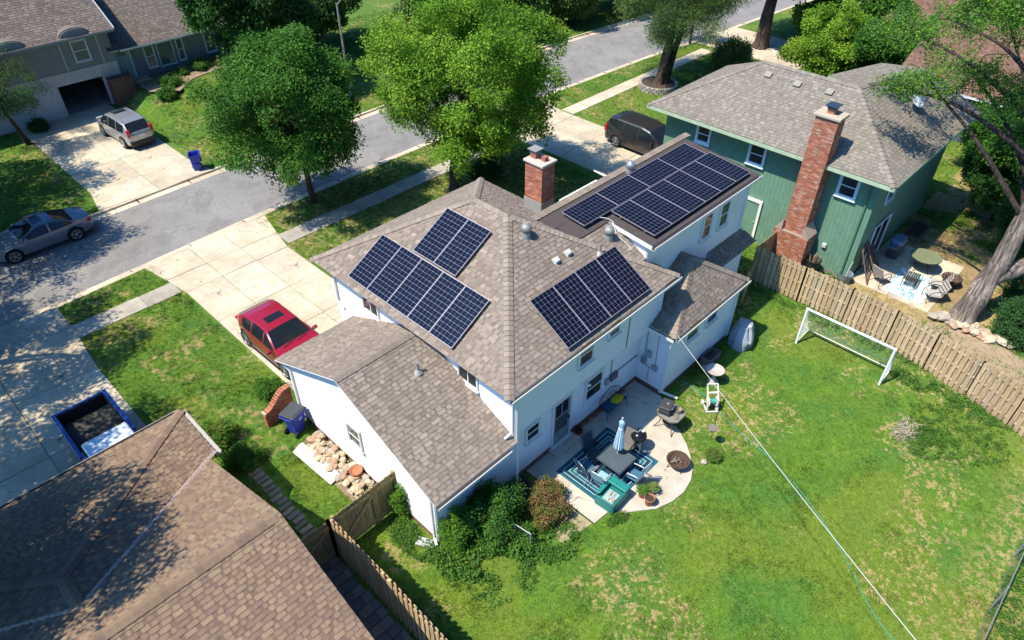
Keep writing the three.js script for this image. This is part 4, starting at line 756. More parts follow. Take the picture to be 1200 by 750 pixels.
function tree(o) {
  const { name = 'tree', label, pos, group, r0 = 0.22, crown, lobes = 26, n = 5000, kind = 'broad', cols, barkC = [0.16, 0.125, 0.095], seed = 1, lobeR = 0.27, scale = [0.8, 1.25], limbs = 9, flat = 0, lean = [0, 0], shell = 0.72 } = o;
  const t = thing(name, label, 'tree', pos, 0, group), r = rngOf(seed), [cx, cy, cz, rx, ry, rz] = crown, bm = bark(barkC);
  const fork = V(cx * 0.35 + lean[0], Math.max(1.2, cy - ry * 0.75), cz * 0.35 + lean[1]), topP = V(cx * 0.8, cy + ry * 0.25, cz * 0.8);
  const trunk = mesh('trunk', limbGeo([V(0, -0.1, 0), V(fork.x * 0.4 + rr(-0.1, 0.1, r), fork.y * 0.5, fork.z * 0.4 + rr(-0.1, 0.1, r)), fork, topP], r0, r0 * 0.3, 12), bm, t);
  const LB = [];
  for (let i = 0; i < lobes; i++) {
    let d; do d = V(rr(-1, 1, r), rr(-1, 1, r), rr(-1, 1, r)); while (d.length() > 1 || d.length() < 0.25);
    d.setLength(Math.pow(d.length(), 0.5) * 0.92); if (flat && d.y < -flat) d.y = -flat * r();
    const R = lobeR * rr(0.55, 1.3, r) * Math.min(rx, rz);
    LB.push({ p: V(cx + d.x * (rx - R * 0.6), cy + d.y * (ry - R * 0.5), cz + d.z * (rz - R * 0.6)), R, tone: r() });
  }
  LB.slice(0, limbs).forEach((l, i) => { const s = fork.clone().lerp(topP, (i / limbs) * 0.8), m = s.clone().lerp(l.p, 0.5).add(V(rr(-0.3, 0.3, r), rr(0, 0.4, r), rr(-0.3, 0.3, r))); mesh('limb', limbGeo([s, m, l.p], r0 * 0.42, 0.025, 6), bm, trunk); });
  for (let i = 0, m = Math.round(lobes * 0.35); i < m; i++) { const d = V(rr(-1, 1, r), rr(-0.75, 1, r), rr(-1, 1, r)).normalize(), R = lobeR * rr(0.3, 0.6, r) * Math.min(rx, rz); LB.push({ p: V(cx + d.x * rx * rr(0.9, 1.06, r), cy + d.y * ry * rr(0.9, 1.06, r), cz + d.z * rz * rr(0.9, 1.06, r)), R, tone: r() }); }
  const A = [[], []], w = LB.map((l) => l.R ** 2), W = w.reduce((a, b) => a + b, 0);
  LB.forEach((l, i) => {
    const m = Math.round(n * w[i] / W);
    for (let k = 0; k < m; k++) {
      const d = V(rr(-1, 1, r), rr(-0.8, 1, r), rr(-1, 1, r)).normalize(), q = l.R * (shell + (1.1 - shell) * Math.pow(r(), 0.7)) * (0.75 + 0.5 * vnoise(d.x * 3 + i * 7, d.z * 3 + d.y * 2, 3)), c = jit(cols[Math.floor(clamp(l.tone * 0.55 + r() * 0.45, 0, 0.999) * cols.length)], 0.45, r);
      A[k % 2].push([l.p.x + d.x * q, l.p.y + d.y * q * 0.85, l.p.z + d.z * q, rr(...scale, r), ...c]);
    }
  });
  A.forEach((L, i) => L.length && scatter('crown', t, CL[kind][i], L));
  return t;
}
function bush(o) { // several lobes of small leaves on short stems
  const { name = 'shrub', label, pos, r: R, h, n = 500, cols, kind = 'shrub', seed = 1, group, lobes = 7, scale = [0.8, 1.3], cat = 'shrub' } = o;
  const t = thing(name, label, cat, pos, 0, group), q = rngOf(seed), L = [], bm = bark([0.12, 0.09, 0.06]);
  const LB = Array.from({ length: lobes * 2 }, (_, i) => { const a = i * 2.4 + q(), d = i === 0 ? 0 : R * rr(0.25, 0.85, q); return [V(Math.cos(a) * d, h * rr(0.25, 0.8, q) * (1 - 0.35 * d / R), Math.sin(a) * d), rr(0.2, 0.42, q)]; });
  LB.forEach(([p]) => mesh('stem', limbGeo([V(p.x * 0.2, 0, p.z * 0.2), V(p.x * 0.6, p.y * 0.6, p.z * 0.6), p], 0.025, 0.008, 5), bm, t));
  for (let i = 0; i < n; i++) { const [p, s] = LB[i % LB.length], d = V(rr(-1, 1, q), rr(-0.7, 1, q), rr(-1, 1, q)).normalize(), k = rr(0.5, 1.1, q) * (q() < 0.12 ? 1.35 : 1); L.push([p.x + d.x * R * s * k, Math.max(0.04, p.y + d.y * h * s * k), p.z + d.z * R * s * k, rr(...scale, q), ...jit(pick(cols, q), 0.5, q)]); }
  scatter('foliage', t, CL[kind][seed % 2], L); return t;
}

// ---------- fences and gates ----------
const fenceCols = [[0.64, 0.46, 0.26], [0.69, 0.51, 0.30], [0.57, 0.405, 0.23], [0.72, 0.55, 0.34], [0.61, 0.47, 0.30]].map((c, i) => { const m = std(...c, 0.9, { map: rep(woodT, 0.5, 1.6) }); m.map.offset.set(i * 0.21, i * 0.13); return m; });
const oldWood = [[0.52, 0.39, 0.17], [0.46, 0.35, 0.155], [0.57, 0.43, 0.2], [0.40, 0.31, 0.155]].map((c) => std(...c, 0.9, { map: rep(woodT, 0.5, 1.6) }));
const greyWood = [[0.24, 0.205, 0.17], [0.20, 0.175, 0.15], [0.27, 0.23, 0.19]].map((c) => std(...c, 0.95, { map: rep(woodT, 0.5, 1.6) }));
const boardGeo = (w, h, t) => { const s = 0.035, a = new Acc(), P = [[-w / 2, 0], [w / 2, 0], [w / 2, h - s], [w / 2 - s, h], [-w / 2 + s, h], [-w / 2, h - s]]; a.prism(P.map(([x, y]) => V(x, y, t / 2)), P.map(([x, y]) => V(x, y, -t / 2))); return a.geo; };
function boardFence(name, label, pts, { h = 1.8, pitch = 0.215, w = 0.14, mats = fenceCols, both = true, seed = 1, cap = false } = {}) {
  const f = thing(name, label, 'fence', [pts[0][0], 0, pts[0][1]]), r = rngOf(seed), geos = [boardGeo(w, h, 0.02), boardGeo(w, h - 0.02, 0.02), boardGeo(w * 0.95, h + 0.015, 0.02)], ox = pts[0][0], oz = pts[0][1];
  for (let i = 0; i + 1 < pts.length; i++) {
    const A = V(pts[i][0] - ox, 0, pts[i][1] - oz), B = V(pts[i + 1][0] - ox, 0, pts[i + 1][1] - oz), d = B.clone().sub(A), L = d.length(); d.normalize();
    const nrm = V(-d.z, 0, d.x), ang = Math.atan2(-d.z, d.x);
    for (const y of [0.3, 0.95, h - 0.22]) mesh('rail', bar(A.clone().setY(y), B.clone().setY(y), 0.04, 0.085), pick(mats, r), f);
    for (let s = 0; s <= L + 0.01; s += Math.min(2.4, L)) mesh('post', bx(0.09, h + 0.02, 0.09, A.x + d.x * s, (h + 0.02) / 2, A.z + d.z * s), pick(mats, r), f);
    for (const side of both ? [1, -1] : [1]) for (let s = side > 0 ? 0.08 : 0.08 + pitch / 2; s < L - 0.03; s += pitch) {
      const m = new THREE.Mesh(pick(geos, r), pick(mats, r)); m.name = 'board';
      m.position.set(A.x + d.x * s + nrm.x * side * 0.034, rr(0.02, 0.05, r), A.z + d.z * s + nrm.z * side * 0.034); m.rotation.set(0, ang, rr(-0.012, 0.012, r)); f.add(m);
    }
    if (cap) mesh('cap_rail', bar(A.clone().setY(h + 0.035), B.clone().setY(h + 0.035), 0.1, 0.025), mats[3], f);
  }
  return f;
}
boardFence('board_fence', 'long staggered board fence behind the soccer goal', [[16.78, -0.8], [16.8, 1.5], [16.75, 3.6], [16.55, 5.5], [16.22, 7.2], [15.75, 8.9], [15.25, 10.5], [14.7, 12.15]], { seed: 4 });
boardFence('board_fence', 'short solid fence return meeting the green house chimney', [[16.82, -0.86], [18.98, -0.92]], { pitch: 0.145, both: false, mats: oldWood, seed: 6 });
boardFence('board_fence', 'short fence of wide boards in front of the pent roof corner', [[14.95, -0.2], [16.7, -0.78]], { pitch: 0.16, both: false, mats: oldWood, seed: 7, h: 1.65 });
boardFence('board_fence', 'staggered board fence beside the paved side yard', [[-4.82, -2.5], [-4.82, 0.2], [-4.85, 2.6], [-4.88, 5.4]], { seed: 8, mats: [0, 1, 4].map((i) => fenceCols[i]), cap: false });
function gate(name, label, A, B, mats, h, fixed, brace, side = 1) {
  const g = thing(name, label, 'gate', [A[0], 0, A[1]]), d = V(B[0] - A[0], 0, B[1] - A[1]), L = d.length(); d.normalize(); const n = V(-d.z, 0, d.x).multiplyScalar(side), ang = Math.atan2(-d.z, d.x), r = rngOf(Math.round(L * 100)), bg = boardGeo(0.138, h, 0.02), at = (s, y, o) => V(d.x * s + n.x * o, y, d.z * s + n.z * o);
  for (let s = 0.07; s < L; s += 0.146) { const m = new THREE.Mesh(bg, pick(mats, r)); m.name = 'board'; m.position.copy(at(s, rr(0.03, 0.07, r), 0)); m.rotation.y = ang; g.add(m); }
  for (const y of [0.3, h - 0.18]) mesh('rail', bar(at(0, y, 0.03), at(L, y, 0.03), 0.035, 0.12), mats[0], g);
  if (brace) mesh('brace', bar(at(0.08, 0.35, 0.032), at(fixed || L - 0.08, h - 0.24, 0.032), 0.035, 0.1), mats[2], g);
  if (brace === 2) mesh('brace', bar(at(0.08, h - 0.24, 0.034), at(fixed || L - 0.08, 0.35, 0.034), 0.03, 0.09), mats[1], g);
  for (const s of [0, fixed || L, L]) mesh('post', bx(0.1, h + 0.1, 0.1, at(s, 0, 0).x, (h + 0.1) / 2, at(s, 0, 0).z), mats[1], g);
  mesh('hinge', [bx(0.16, 0.04, 0.012, at(0.1, h - 0.18, 0.055).x, h - 0.18, at(0.1, 0, 0.055).z)], blackMetal, g); return g;
}
gate('wooden_gate', 'sunlit weathered wooden gate between board fence and white wall', [-4.76, -2.58], [-2.5, -2.62], oldWood, 1.75, 1.42, 1, 1);
gate('wooden_gate', 'cross-braced wooden gate closing the paved side yard', [-6.7, -2.62], [-4.9, -2.58], oldWood, 1.7, 0, 2, 1);

// ---------- soccer goal ----------
{
  const g = thing('soccer_goal', 'white soccer goal with net standing on the back lawn', 'soccer goal', [14.1, 0, 2.83]), wp = std(0.8, 0.8, 0.79, 0.35), Lz = 3.46, H = 1.83, D = 1.15;
  for (const z of [0, Lz]) { mesh('post', rod([0, 0, z], [0, H, z], 0.05, 0.05, 14), wp, g); mesh('back_stay', [rod([0.12, H - 0.02, z], [D, 0.05, z], 0.014), rod([0, 0.04, z], [D, 0.04, z], 0.016)], wp, g); }
  mesh('crossbar', rod([0, H, -0.05], [0, H, Lz + 0.05], 0.05, 0.05, 14), wp, g); mesh('ground_bar', rod([D, 0.04, 0], [D, 0.04, Lz], 0.016), wp, g);
  const acc = new Acc(), t = 0.0045, sag = (u, v) => { const s = 0.16 * Math.sin(Math.PI * u) * Math.sin(Math.PI * v); return V(0.03 + (D - 0.03) * Math.pow(v, 1.25) + s * 0.3, H * (1 - v) + 0.04 - s, u * Lz); };
  const line = (a, b) => { const d = b.clone().sub(a), s = d.clone().cross(V(0.4, 1, 0.2)).normalize().multiplyScalar(t); acc.poly([a.clone().add(s), b.clone().add(s), b.clone().sub(s), a.clone().sub(s)]); };
  for (let i = 0; i <= 30; i++) for (let k = 0; k < 10; k++) line(sag(i / 30, k / 10), sag(i / 30, (k + 1) / 10));
  for (let k = 1; k <= 18; k++) for (let i = 0; i < 15; i++) line(sag(i / 15, k / 18), sag((i + 1) / 15, k / 18));
  for (const z of [0, Lz]) for (let k = 1; k <= 16; k++) { const v = k / 16, p = sag(0, v); line(V(0, p.y, z), V(p.x, p.y, z)); if (k < 10) line(V((k / 10) * D, 0.04, z), V((k / 10) * D, H * (1 - Math.pow(k / 10, 0.8)), z)); }
  mesh('net', acc, std(0.75, 0.78, 0.76, 0.8), g).userData.kind = 'stuff';
  mesh('net_rope', tube([sag(0, 0.55), sag(0.25, 0.58), sag(0.5, 0.6), sag(0.75, 0.58), sag(1, 0.55)], 0.009, 6), wp, g);
}
// ---------- service cable, hose, utility pole, chain-link fence ----------
{
  const end = G(1160, 857, 7.0), pole = thing('utility_pole', 'brown wooden utility pole on the rear lot line carrying the white cable', 'utility pole', [end.x - 0.2, 0, end.z + 0.25]);
  mesh('shaft', cyl(0.16, 0.12, 9, 0, 4.5, 0, 14), std(0.16, 0.11, 0.075, 0.95, { map: rep(woodT, 0.6, 2) }), pole); mesh('crossarm', bx(1.8, 0.11, 0.1, 0, 8.3, 0.1), greyWood[0], pole);
  const a = V(7.5, 3.3, 0.87), P = []; for (let i = 0; i <= 16; i++) { const t = i / 16, p = a.clone().lerp(end, t); p.y -= 0.12 * 4 * t * (1 - t); P.push(p); }
  tag(mesh('service_cable', tube(P, 0.0078, 6, 48), std(0.66, 0.66, 0.62, 0.6)), 'white overhead cable running from the bump-out roof corner across the lawn', 'cable');
  const hp = [G(784, 432, 0.45), G(790, 440, 0.05), G(805, 450, 0.03), G(820, 460, 0.05), G(832, 468, 0.3)];
  tag(mesh('garden_hose', tube(hp, 0.016, 6, 40), std(0.05, 0.32, 0.23, 0.5)), 'green garden hose from the white wall tap to the hose reel', 'hose');
  const h2 = [G(833, 470, 0.2), G(842, 482, 0.02), G(858, 498, 0.02), G(880, 517, 0.02), G(905, 540, 0.02), G(935, 572, 0.02), G(968, 616, 0.02), G(988, 650, 0.02), G(1000, 672, 0.02), G(1013, 700, 0.02), G(1030, 728, 0.02), G(1052, 756, 0.02), G(1075, 790, 0.02)];
  tag(mesh('garden_hose', tube(h2, 0.014, 6, 120), std(0.04, 0.27, 0.20, 0.5)), 'green garden hose trailing from the hose reel across the dry lawn', 'hose');
  const f = thing('chain_link_fence', 'low grey chain-link fence along the rear lot line', 'fence', [0, 0, 12.3]), w = std(0.30, 0.32, 0.33, 0.5, { metalness: 0.4 });
  for (let x = 2.4; x < 15; x += 2.4) mesh('post', rod([x, 0, 0], [x, 1.2, 0], 0.028), w, f);
  mesh('top_rail', rod([2.4, 1.18, 0], [14.6, 1.18, 0], 0.015), w, f); mesh('tension_wire', rod([2.4, 0.08, 0], [14.6, 0.08, 0], 0.006), w, f);
  const acc = new Acc(), L = 12.2, H = 1.1, t = 0.003; for (let k = -12; k < L / 0.09 + 1; k++) for (const s of [1, -1]) { let x0 = 2.4 + k * 0.09, x1 = x0 + H * 0.8, y0 = 0.06, y1 = 0.06 + H; if (s < 0) [y0, y1] = [y1, y0]; if (x0 < 2.4 || x1 > 14.6) continue; acc.poly([V(x0 - t, y0, 0.01 * s), V(x0 + t, y0, 0.01 * s), V(x1 + t, y1, 0.01 * s), V(x1 - t, y1, 0.01 * s)]); }
  mesh('wire_mesh', acc, w, f).userData.kind = 'stuff';
  // bent remnant of wire fence in the weeds by the wing
  const g2 = thing('wire_fence_remnant', 'bent bit of grey wire fence standing in the weeds', 'fence', [0, 0, 0]), p0 = G(600, 612, 0.75), p1 = G(622, 626, 0.75), p2 = G(623, 645, 0.1);
  mesh('rail', [rod(p0, p1, 0.022), rod(p1, V(p1.x, 0, p1.z), 0.025), rod(p0, V(p0.x, 0, p0.z), 0.022)], w, g2);
  const a2 = new Acc(); for (let i = 0; i < 12; i++) { const A = p0.clone().lerp(p1, i / 12), B = p0.clone().lerp(p1, (i + 2) / 12); a2.poly([V(A.x, 0.72, A.z), V(A.x + 0.006, 0.72, A.z), V(B.x + 0.006, 0.05, B.z), V(B.x, 0.05, B.z)]); a2.poly([V(B.x, 0.72, B.z), V(B.x + 0.006, 0.72, B.z), V(A.x + 0.006, 0.05, A.z), V(A.x, 0.05, A.z)]); } mesh('wire_mesh', a2, w, g2).userData.kind = 'stuff';
}
// ---------- things by the wing wall: wheeled bins, brick wall, rocks, shutter ----------
const binBlue = std(0.02, 0.04, 0.36, 0.45), binLid = std(0.055, 0.06, 0.065, 0.5), rubber = std(0.018, 0.018, 0.018, 0.85);
function bin(label, pos, turn, open) {
  const g = thing('wheeled_bin', label, 'bin', pos, turn, 'blue wheeled bins'), a = new Acc();
  const ring = (w, d, y, o = 0) => { const c = 0.05; return [[-w, -d + c], [-w + c, -d], [w - c, -d], [w, -d + c], [w, d - c], [w - c, d], [-w + c, d], [-w, d - c]].map(([x, z]) => V(x, y, z + o)).reverse(); };
  const R = [ring(0.21, 0.22, 0.05), ring(0.29, 0.33, 0.98, 0.02), ring(0.27, 0.31, 0.98, 0.02), ring(0.2, 0.2, 0.1)];
  for (const [p, q] of [[R[1], R[0]], [R[3], R[2]]]) for (let i = 0; i < 8; i++) { const j = (i + 1) % 8; a.poly([p[j], p[i], q[i], q[j]]); }
  for (let i = 0; i < 8; i++) { const j = (i + 1) % 8; a.poly([R[2][j], R[2][i], R[1][i], R[1][j]]); } a.poly(R[0], null, true); a.poly(R[3]);
  mesh('body', a, binBlue, g); mesh('rim', [bx(0.64, 0.05, 0.03, 0, 0.97, 0.36), bx(0.64, 0.05, 0.03, 0, 0.97, -0.32), bx(0.03, 0.05, 0.68, 0.3, 0.97, 0.02), bx(0.03, 0.05, 0.68, -0.3, 0.97, 0.02), bx(0.4, 0.03, 0.16, 0, 0.45, 0.3)], binBlue, g);
  mesh('handle', [rod([-0.24, 0.98, -0.42], [0.24, 0.98, -0.42], 0.018), bx(0.04, 0.06, 0.12, -0.22, 0.97, -0.37), bx(0.04, 0.06, 0.12, 0.22, 0.97, -0.37)], binBlue, g);
  const lid = mesh('lid', [rbx(0.62, 0.05, 0.72, 0.02), rbx(0.5, 0.03, 0.56, 0.012, 0, 0.035, 0)], open ? binBlue : binLid, g); if (open) { lid.position.set(0, 0.62, -0.46); lid.rotation.x = Math.PI / 2 + 0.12; } else lid.position.set(0, 1.02, 0.0);
  for (const s of [-1, 1]) { const w = mesh('wheel', cyl(0.12, 0.12, 0.06, s * 0.25, 0.12, -0.27, 18, 0, 0, Math.PI / 2), rubber, g); mesh('hub', cyl(0.05, 0.05, 0.07, s * 0.25, 0.12, -0.27, 10, 0, 0, Math.PI / 2), binLid, w); }
  mesh('logo_print', [bx(0.004, 0.09, 0.16, -0.285, 0.74, 0.02, 0, 0, 0.0)], std(0.3, 0.36, 0.6, 0.6), g);
  return g;
}
bin('blue wheeled bin with closed grey lid beside the low brick wall', [-2.98, 0, -7.82], 1.9, false);
bin('blue wheeled bin with lid hung open at the street edge', [4.0, 0, -29.3], -0.4, true);
{
  const w = thing('brick_wall', 'low red brick wall with a swept top beside the driveway', 'wall', [-3.66, 0, -8.75], 0.1), top = (x) => lerp(0.62, 1.12, sstep(0.15, 0.95, x)), r = rngOf(9);
  const B = brickTones(); let n = 0;
  for (let k = 0; k < 15; k++) for (let x = k % 2 ? -0.105 : 0; x < 1.2; x += 0.21) { const a = Math.max(x, 0), b = Math.min(x + 0.2, 1.2), y = k * 0.075; if (b - a < 0.04 || y + 0.065 > top((a + b) / 2)) continue; mesh('brick', bx(b - a, 0.064, 0.2, (a + b) / 2, y + 0.032, 0), B[n++ % 4 === 0 ? Math.floor(r() * 4) : Math.floor(r() * 4)], w); }
  mesh('mortar', bx(1.18, 0.58, 0.18, 0.6, 0.29, 0), mortar, w); mesh('mortar', bx(0.4, 0.98, 0.18, 0.99, 0.49, 0), mortar, w);
  for (let i = 0; i < 17; i++) { const x = 0.035 + i * 0.071, t = (top(x + 0.03) - top(x - 0.03)) / 0.06; mesh('cap_brick', rbx(0.066, 0.1, 0.24, 0.008, x, top(x) + 0.04, 0, 0, 0, Math.atan(t)), i === 0 ? conTan[1] : B[(i * 7) % 4], w); }
  // second, lower return wall by the bins
}
const rockCols = [[0.56, 0.43, 0.28], [0.64, 0.52, 0.36], [0.48, 0.36, 0.24], [0.50, 0.31, 0.20], [0.46, 0.40, 0.33]].map((c) => gr(...c, 0.95, 0.4));
function rockGeo(seed) { const r = rngOf(seed), g = new THREE.IcosahedronGeometry(1, seed % 3 === 0 ? 1 : 0), p = g.attributes.position; for (let i = 0; i < p.count; i++) { const v = V(p.getX(i), p.getY(i), p.getZ(i)), k = 0.68 + 0.55 * vnoise(v.x * 1.6 + seed * 3 + 9, v.y * 1.6 + v.z * 2.1 + seed, 5); p.setXYZ(i, v.x * k, v.y * k * 0.72, v.z * k); } const ng = g.index ? g.toNonIndexed() : g; ng.computeVertexNormals(); return boxUV(ng); }
const rockGeos = [1, 2, 3, 4, 5, 6].map(rockGeo);
function rockPile(name, label, cat, pos, n, place, s0, s1, seed) { const g = thing(name, label, cat, pos), r = rngOf(seed); for (let i = 0; i < n; i++) { const m = new THREE.Mesh(pick(rockGeos, r), pick(rockCols, r)), s = rr(s0, s1, r), [x, y, z] = place(r, i); m.name = 'rock'; m.scale.set(s * rr(0.8, 1.4, r), s * rr(0.6, 0.9, r), s); m.rotation.set(rr(-0.3, 0.3, r), rr(0, 6.3, r), rr(-0.3, 0.3, r)); m.position.set(x, y + s * 0.3, z); g.add(m); } return g; }
rockPile('rock_pile', 'heap of broken tan stones along the white gable wall', 'rocks', [-2.85, 0, -5.6], 190, (r) => [rr(-0.46, 0.32, r), rr(0, 0.2, r), rr(-1.45, 1.75, r)], 0.06, 0.17, 71);
{
  const s = thing('louvered_shutter', 'white louvered shutter lying flat beside the stone heap', 'shutter', [-3.4, 0.14, -5.95], 0.06); s.rotation.z = 0.32;
  mesh('stile', [bx(0.05, 0.035, 2.1, -0.2, 0, 0)], white, s); mesh('stile', [bx(0.05, 0.035, 2.1, 0.2, 0, 0)], white, s); for (const z of [-1.03, 0, 1.03]) mesh('rail', bx(0.35, 0.035, 0.07, 0, 0, z), white, s);
  for (let i = 0; i < 34; i++) { const z = -0.97 + i * 0.0585; if (Math.abs(z) > 0.06) mesh('slat', bx(0.35, 0.008, 0.055, 0, 0, z, 0.5, 0, 0), white, s); }
  tag(mesh('terracotta_saucer', [lathe([[0, 0.02], [0.2, 0.02], [0.24, 0.14], [0.2, 0.13], [0.17, 0.05], [0, 0.05]], 20).translate(-2.72, 0.25, -4.55)], gr(0.52, 0.20, 0.10, 0.9, 0.4)), 'orange terracotta bowl resting on the stone heap', 'pot');
  tag(mesh('sandstone_block', rbx(0.62, 0.2, 0.2, 0.06, -2.75, 0.12, -3.55, 0, 0.5, 0), gr(0.34, 0.22, 0.16, 0.95, 0.5)), 'rounded brown stone block lying behind the wooden gate', 'stone');
  for (let i = 0; i < 3; i++) tag(mesh('scrap_plank', bx(0.07, 0.03, 0.75, -3.25 + i * 0.1, 0.04 + i * 0.02, -3.95, 0, 0.15 + i * 0.2, 0), gr(0.5, 0.42, 0.3, 0.9, 0.5)), ['lowest', 'middle', 'topmost'][i] + ' loose plank of three lying by the stone heap', 'plank', 'loose planks by the stones');
  tag(mesh('splash_block', rbx(0.3, 0.06, 0.6, 0.02, -2.75, 0.06, -0.95, 0, 0.5, 0), gr(0.5, 0.52, 0.5, 0.9, 0.5)), 'pale splash block in the grass at the wing downspout', 'block');
}
// brush pile on the lawn
{
  const g = thing('brush_pile', 'heap of dry grey sticks and thatch on the lawn among weeds', 'sticks', [12.2, 0, 8.0]), r = rngOf(33), m = [gr(0.52, 0.42, 0.31, 0.95, 0.3), gr(0.42, 0.33, 0.24, 0.95, 0.3), gr(0.60, 0.50, 0.38, 0.95, 0.3)];
  for (let i = 0; i < 90; i++) { const x = rr(-0.5, 0.75, r), z = rr(-0.35, 0.3, r), a = rr(-0.6, 0.6, r) + (i % 5 === 0 ? 1.4 : 0.2), L = rr(0.2, 0.6, r), y = rr(0.01, 0.12, r); mesh('stick', rod([x - Math.cos(a) * L / 2, y, z - Math.sin(a) * L / 2], [x + Math.cos(a) * L / 2, y + rr(-0.03, 0.08, r), z + Math.sin(a) * L / 2], rr(0.006, 0.016, r), 0.005, 5), pick(m, r), g); }
}

// ---------- on the patio ----------
{
  const PY = 0.05;
  const rugT = tex(512, (i, j, S) => { const x = i / S * 2.8, z = j / S * 2.26, d = Math.min(x, 2.8 - x, z, 2.26 - z), n = 0.93 + 0.1 * hash2(i, j, 3), b = [0.055, 0.23, 0.31], w = [0.62, 0.74, 0.76], t = [0.09, 0.36, 0.42]; const k = d < 0.09 ? t : d < 0.14 ? b : d < 0.17 ? w : d < 0.3 ? b : d < 0.325 ? w : d < 0.42 ? t : d < 0.445 ? w : d < 0.58 ? b : d < 0.605 ? w : d < 0.72 ? t : d < 0.745 ? w : b; return k.map((c) => c * n); });
  const rg = new THREE.BoxGeometry(2.8, 0.012, 2.26); const rug = new THREE.Mesh(rg, std(1, 1, 1, 0.95, { map: rugT })); rug.name = 'outdoor_rug'; rug.position.set(3.545, PY + 0.008, 1.25); scene.add(rug); tag(rug, 'teal outdoor rug with nested white stripe borders under the dining table', 'rug');
  // dining table with folded parasol
  const t = thing('patio_table', 'dark glass topped patio dining table on the striped rug', 'table', [3.53, PY, 1.56]), fr = std(0.05, 0.055, 0.06, 0.4, { metalness: 0.4 });
  mesh('table_top', rbx(0.92, 0.02, 0.96, 0.0095, 0, 0.72, 0), std(0.075, 0.10, 0.115, 0.12), t); mesh('rim', [rbx(0.96, 0.035, 0.05, 0.014, 0, 0.715, 0.48), rbx(0.96, 0.035, 0.05, 0.014, 0, 0.715, -0.48), rbx(0.05, 0.035, 0.96, 0.014, 0.46, 0.715, 0), rbx(0.05, 0.035, 0.96, 0.014, -0.46, 0.715, 0)], fr, t);
  for (const [a, b] of [[-1, -1], [1, -1], [-1, 1], [1, 1]]) mesh('leg', tube([[a * 0.36, 0.7, b * 0.38], [a * 0.33, 0.4, b * 0.35], [a * 0.42, 0.02, b * 0.44]], 0.018, 8), fr, t);
  const u = thing('folded_parasol', 'closed blue and white striped parasol standing through the table', 'parasol', [3.72, PY + 0.0, 1.45]);
  mesh('pole', rod([0, 0.1, 0], [0, 2.42, 0], 0.02), std(0.6, 0.6, 0.58, 0.4), u); mesh('base', cyl(0.22, 0.12, 0.1, 0, 0.05, 0, 20), std(0.03, 0.03, 0.032, 0.6), u);
  for (let k = 0; k < 14; k++) { const a0 = k / 14 * 6.2832, a1 = (k + 1) / 14 * 6.2832, acc = new Acc(), R = [[0.03, 2.36], [0.085, 2.25], [0.07, 2.0], [0.12, 1.6], [0.155, 1.15], [0.15, 1.02]], f = (a, [q, y], m) => V(Math.cos(a) * q * m, y, Math.sin(a) * q * m); for (let i = 0; i + 1 < R.length; i++) { const am = (a0 + a1) / 2; acc.poly([f(a0, R[i], 0.78), f(am, R[i], 1.1), f(am, R[i + 1], 1.12), f(a0, R[i + 1], 0.76)]); acc.poly([f(am, R[i], 1.1), f(a1, R[i], 0.78), f(a1, R[i + 1], 0.76), f(am, R[i + 1], 1.12)]); } mesh('fabric_panel', acc, k % 2 ? std(0.74, 0.78, 0.80, 0.9) : std(0.22, 0.47, 0.62, 0.9), u); }
  mesh('finial', sph(0.035, 0, 2.45, 0), std(0.4, 0.42, 0.42, 0.5), u); mesh('tie_strap', cyl(0.085, 0.085, 0.05, 0, 1.96, 0, 16), std(0.7, 0.75, 0.78, 0.9), u);
  // sling chairs
  function slingChair(label, pos, turn, fabric, frameM, group) {
    const c = thing('sling_chair', label, 'chair', pos, turn, group), w = 0.25;
    for (const s of [-1, 1]) { mesh('side_frame', tube([[s * w, 0.01, 0.28], [s * w, 0.4, 0.26], [s * w, 0.62, 0.1], [s * w, 0.63, -0.2], [s * w, 0.4, -0.16], [s * w, 0.02, -0.32]], 0.014, 7), frameM, c); mesh('armrest', rbx(0.045, 0.02, 0.4, 0.008, s * w, 0.64, -0.02), frameM, c); }
    mesh('seat', new Acc().prism([V(-w + 0.02, 0.42, 0.24), V(w - 0.02, 0.42, 0.24), V(w - 0.02, 0.39, -0.2), V(-w + 0.02, 0.39, -0.2)], [V(-w + 0.02, 0.405, 0.24), V(w - 0.02, 0.405, 0.24), V(w - 0.02, 0.375, -0.2), V(-w + 0.02, 0.375, -0.2)]), fabric, c);
    mesh('backrest', new Acc().prism([V(-w + 0.02, 0.4, -0.2), V(w - 0.02, 0.4, -0.2), V(w - 0.04, 0.98, -0.4), V(-w + 0.04, 0.98, -0.4)], [V(-w + 0.02, 0.39, -0.215), V(w - 0.02, 0.39, -0.215), V(w - 0.04, 0.975, -0.415), V(-w + 0.04, 0.975, -0.415)]), fabric, c);
    mesh('back_frame', tube([[-w, 0.4, -0.2], [-w + 0.01, 0.98, -0.41], [0, 1.02, -0.42], [w - 0.01, 0.98, -0.41], [w, 0.4, -0.2]], 0.014, 7, 40), frameM, c); return c;
  }
  const dk = std(0.02, 0.024, 0.028, 0.5, { metalness: 0.3 }), silver = std(0.45, 0.46, 0.47, 0.35, { metalness: 0.6 }), grp = 'chairs at the patio table';
  slingChair('black sling chair at the wall side of the patio table', [3.4, PY, 0.7], -0.15, std(0.02, 0.045, 0.06, 0.8), dk, grp);
  slingChair('sling chair with navy seat beside the driveway end of the patio table', [2.72, PY, 0.98], 1.4, std(0.03, 0.10, 0.17, 0.8), silver, grp);
  slingChair('sling chair with pale blue seat next to the green box', [2.76, PY, 1.56], 1.65, std(0.22, 0.42, 0.48, 0.8), silver, grp);
  slingChair('sling chair turned to the pots with its back to the lawn', [3.62, PY, 2.28], 3.3, std(0.04, 0.13, 0.2, 0.8), silver, grp);
